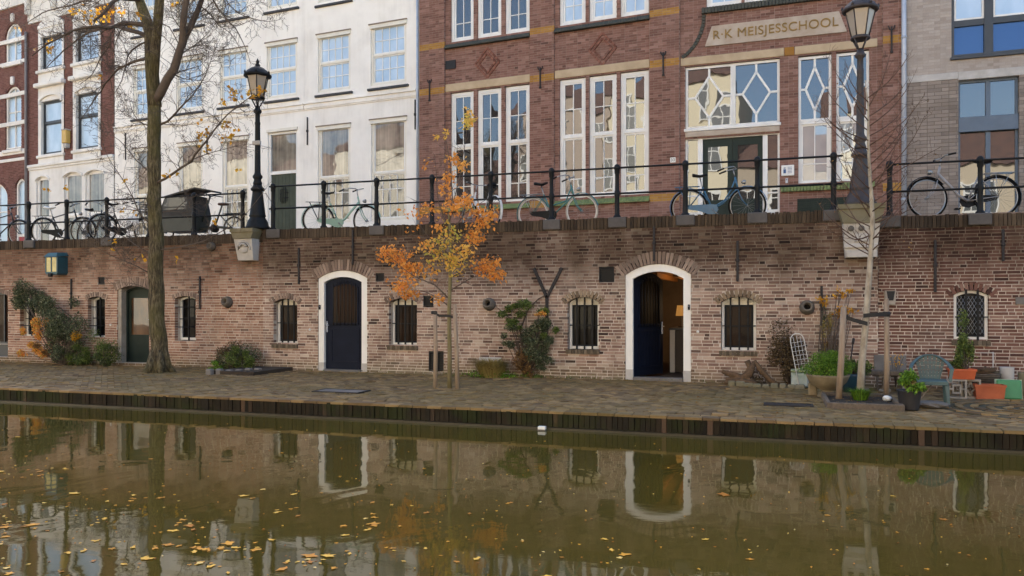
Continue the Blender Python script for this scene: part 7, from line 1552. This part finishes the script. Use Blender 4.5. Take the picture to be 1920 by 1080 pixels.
t = thing('plant_support', 'thin white wire plant frame standing at the wall', 'plant frame', T(wp(1830,700,.2).x, YW-.2, 0)); a_, b_ = wp(1798,660,.2), wp(1862,660,.2); zc_ = W[t.name].translation
for nm, p, q_ in (('pole',(a_.x,YW-.2,0),(a_.x,YW-.2,a_.z)), ('pole',(b_.x,YW-.2,0),(b_.x,YW-.2,b_.z)), ('top_wire',(a_.x,YW-.2,a_.z-.01),(b_.x,YW-.2,b_.z-.01))): mb = MB(); mb.tube([p, q_], .007 if nm == 'pole' else .004, 6); obj(nm, mb, WIRE, t, I4)
# basket, pots and the green panel
g = ground(1845, 740); t = thing('twig_basket', 'dark twig basket filled with wood behind the terracotta trough', 'basket', T(wp(1845,720,.5).x, YW-.5, 0)); 
mb = MB(); mb.lathe([(.17,.0),(.19,.16),(.23,.28),(.24,.32),(.2,.32),(.18,.26),(.001,.26)], 18); obj('bowl', mb, OLDWOOD, t)
for k in range(9): mb = MB(); mb.torus(.18+.006*k, .012, 18, 5, T(0,0,.04+k*.033) @ RX(R(90))); obj('weave_ring', mb, plain('dark twigs', '#4b4135', '#372f26', 9, .9, .4) if 'dark twigs' not in bpy.data.materials else bpy.data.materials['dark twigs'], t)
for k in range(7): mb = MB(); a = rnd.uniform(0,3.14); mb.tube([(-.17*math.cos(a),-.17*math.sin(a),.31+k*.012),(.17*math.cos(a),.17*math.sin(a),.33+k*.012)], .022, 7); obj('branch', mb, DRIFT, t)
def trough(label, g, w_, d_, h_, mt, name='trough', cat='planter'):
    t = thing(name, label, cat, T(*g)); mb = MB(); k = .9; mb.add([(-w_*k,-d_*k,0),(w_*k,-d_*k,0),(w_*k,d_*k,0),(-w_*k,d_*k,0),(-w_,-d_,h_),(w_,-d_,h_),(w_,d_,h_),(-w_,d_,h_)], [(0,3,2,1),(0,1,5,4),(1,2,6,5),(2,3,7,6),(3,0,4,7)]); obj('body', mb, mt, t); mb = MB(); mb.box(-w_-.01,w_+.01,-d_-.01,-d_+.012,h_-.02,h_+.012); mb.box(-w_-.01,w_+.01,d_-.012,d_+.01,h_-.02,h_+.012); mb.box(-w_-.01,-w_+.012,-d_+.0122,d_-.0122,h_-.02,h_+.012); mb.box(w_-.012,w_+.01,-d_+.0122,d_-.0122,h_-.02,h_+.012); obj('rim', mb, mt, t); mb = MB(); mb.box(-w_+.013,w_-.013,-d_+.013,d_-.013,h_-.05,h_-.03); obj('soil', mb, SOIL, t); return t
g = ground(1858, 750); trough('brick red terracotta trough beside the green panel', (g.x, g.y+.12, 0), .2, .1, .21, TERRA, 'terracotta_trough')
g = ground(1896, 750); t = thing('green_crate', 'bright green plastic crate tipped against the pots at the right edge', 'crate', T(g.x, g.y+.1, 0) @ RZ(R(-6)) @ RX(R(-14))); gm2 = plain('green plastic', '#3f8a58', '#37794d', 4, .5, .08); mb = MB(); mb.bbox(-.16, .16, -.03, .03, .0, .29, .015); obj('panel', mb, gm2, t); mb = MB(); ring_box(mb, -.175, .175, .0, .305, .02, .031, .1); obj('rim', mb, plain('pale green rim', '#a8b89a', '#98a88a', 4, .6, .08), t)
for x, y, r, h_, lab in ((1871,735,.055,.33,'slim mossy stone pot between the terracotta trough and the crate'), (1888,735,.10,.42,'pale round stone pot behind the green crate'), (1918,738,.07,.34,'mossy stone pot at the right edge')):
    g = ground(x, y); pot('stone_pot', lab, 'pot', (wp(x,700,.42).x if x != 1871 else g.x, YW-.42 if x != 1871 else g.y, 0), [(r*.8,0),(r,.1),(r*1.02,h_-.02),(r*1.05,h_),(r*.85,h_),(r*.8,h_-.06),(.001,h_-.06)], M_['mossstone'] if x != 1888 else M_['palestone'], 14, (r*.8,h_-.05))
# covers in the paving, litter, floating leaves
for x, y, w_, d_, lab in ((640,734,.42,.22,'rectangular paved cover in the wharf before the closed blue door'), (1478,760,.33,.15,'dark iron grate in the wharf left of the tree pit')):
    g = ground(x, y); t = thing('manhole_cover', lab, 'cover', T(g.x, g.y, 0)); mb = MB(); ring_box(mb, -w_, w_, -d_, d_, .02, -.018, -.008, None, None); me = MB()
    me.box(-w_, w_, -d_, -d_+.022, .0, .018); me.box(-w_, w_, d_-.022, d_, 0, .018); me.box(-w_, -w_+.022, -d_+.0222, d_-.0222, 0, .018); me.box(w_-.022, w_, -d_+.0222, d_-.0222, 0, .018); obj('rim', me, M_['iron_rust'], t)
    me = MB(); me.box(-w_+.023, w_-.023, -d_+.023, d_-.023, .0, .010); obj('lid', me, M_['bluestone'] if x == 640 else M_['iron_rust'], t)
g = ground(1007, 812, ZWATER); t = thing('drink_carton', 'small white drink carton floating at the quay edge', 'litter', T(g.x, YQ-.12, ZWATER)); mb = MB(); mb.bbox(-.05, .05, -.035, .035, -.02, .055, .006); obj('carton', mb, M_['white'], t); mb = MB(); mb.box(-.051, .051, -.036, .036, .0, .016); obj('print_band', mb, plain('grey print', '#5b5550', '#4b4540', 4, .6, 0), t)
FLOAT = leaf_mat('floating leaves', [(0,'#7a3f12'),(.3,'#b8741c'),(.6,'#d89a28'),(.85,'#e6b84a'),(1,'#ead9a0')], trans=.05)
def leaf_shape(seed):
    rg = random.Random(seed); n = 9; mb = MB(); vs_ = [(0,0,.004)]
    for i in range(n):
        a = 2*math.pi*i/n; r = rg.uniform(.55,1.0) if i % 2 == 0 else rg.uniform(.3,.5); vs_.append((r*math.cos(a), r*math.sin(a)*.8, rg.uniform(0,.22)))
    lo = [(v[0], v[1], v[2]-.03) for v in vs_]
    mb.add(vs_+lo, [(0,1+i,1+(i+1)%n) for i in range(n)] + [(n+1,n+2+(i+1)%n,n+2+i) for i in range(n)] + [(1+i,n+2+i,n+2+(i+1)%n,1+(i+1)%n) for i in range(n)]); me = mb.mesh('floating_leaf'); t = rg.random(); at_ = me.attributes.new('tint', 'FLOAT_COLOR', 'POINT'); at_.data.foreach_set('color', [t,0,0,1]*len(me.vertices)); me.materials.append(FLOAT); return me
LS = [leaf_shape(k) for k in range(10)]; rnd = random.Random(77); spots = []
CL = [(360,1025,45,8,12),(430,1028,40,6,12),(575,1055,30,8,8),(620,1042,30,6,6),(690,985,30,8,8),(350,985,30,10,9),(90,890,25,5,5),(240,940,30,6,7),(380,1060,30,6,6),(120,880,20,4,4),(50,985,35,6,6),(700,972,14,4,3),(270,1050,20,8,5),(540,965,20,8,5),(800,965,25,6,4),(1180,1040,20,10,3),(960,945,15,4,3)]
for cx, cy, sx_, sy_, n_ in CL: spots += [(rnd.gauss(cx, sx_*.8), rnd.gauss(cy, sy_*.7)) for _ in range(int(n_*1.15))]
while len(spots) < 215:
    x = rnd.random()**1.5*1920; y = rnd.uniform(800+x*.05, 1085)
    if x > 1100 and rnd.random() < .72: continue
    spots.append((x, y))
for x, y in spots:
    if y < 815 + x*.045 or y > 1090 or x < -20 or x > 1940: continue
    g = ground(x, y, ZWATER); s_ = rnd.lognormvariate(-3.45, .38)
    if g.y > YQ-.1: continue
    o = bpy.data.objects.new('floating_leaf', rnd.choice(LS)); link(o, None, T(g.x, g.y, ZWATER+.004) @ RZ(rnd.uniform(0,6.28)) @ SC(s_, s_, s_*.3)); tag(o, 'fallen yellow brown leaf floating on the olive canal water', 'leaf', 'fallen leaves floating on the canal')
pts = []
for _ in range(420):
    x = rnd.random()**1.4*1920; y = rnd.uniform(770+x*.05, 1085); g = ground(x, y, ZWATER+.004)
    if g.y < YQ-.1: pts.append(g)
o = leaves('leaf_specks', pts, FLOAT, (.015,.03), 91, 0, None, flat=.97); o['label'] = 'tiny leaf fragments drifting on the canal'; o['category'] = 'leaf litter'
pts = [Vector((rnd.uniform(-17, 5), YQ+.3+rnd.random()**.8*4.3, .012)) for _ in range(420)]
o = leaves('fallen_leaves', pts, RUST, (.025,.05), 92, 0, None, flat=.9); o['label'] = 'small brown leaves scattered over the wharf paving'; o['category'] = 'leaf litter'
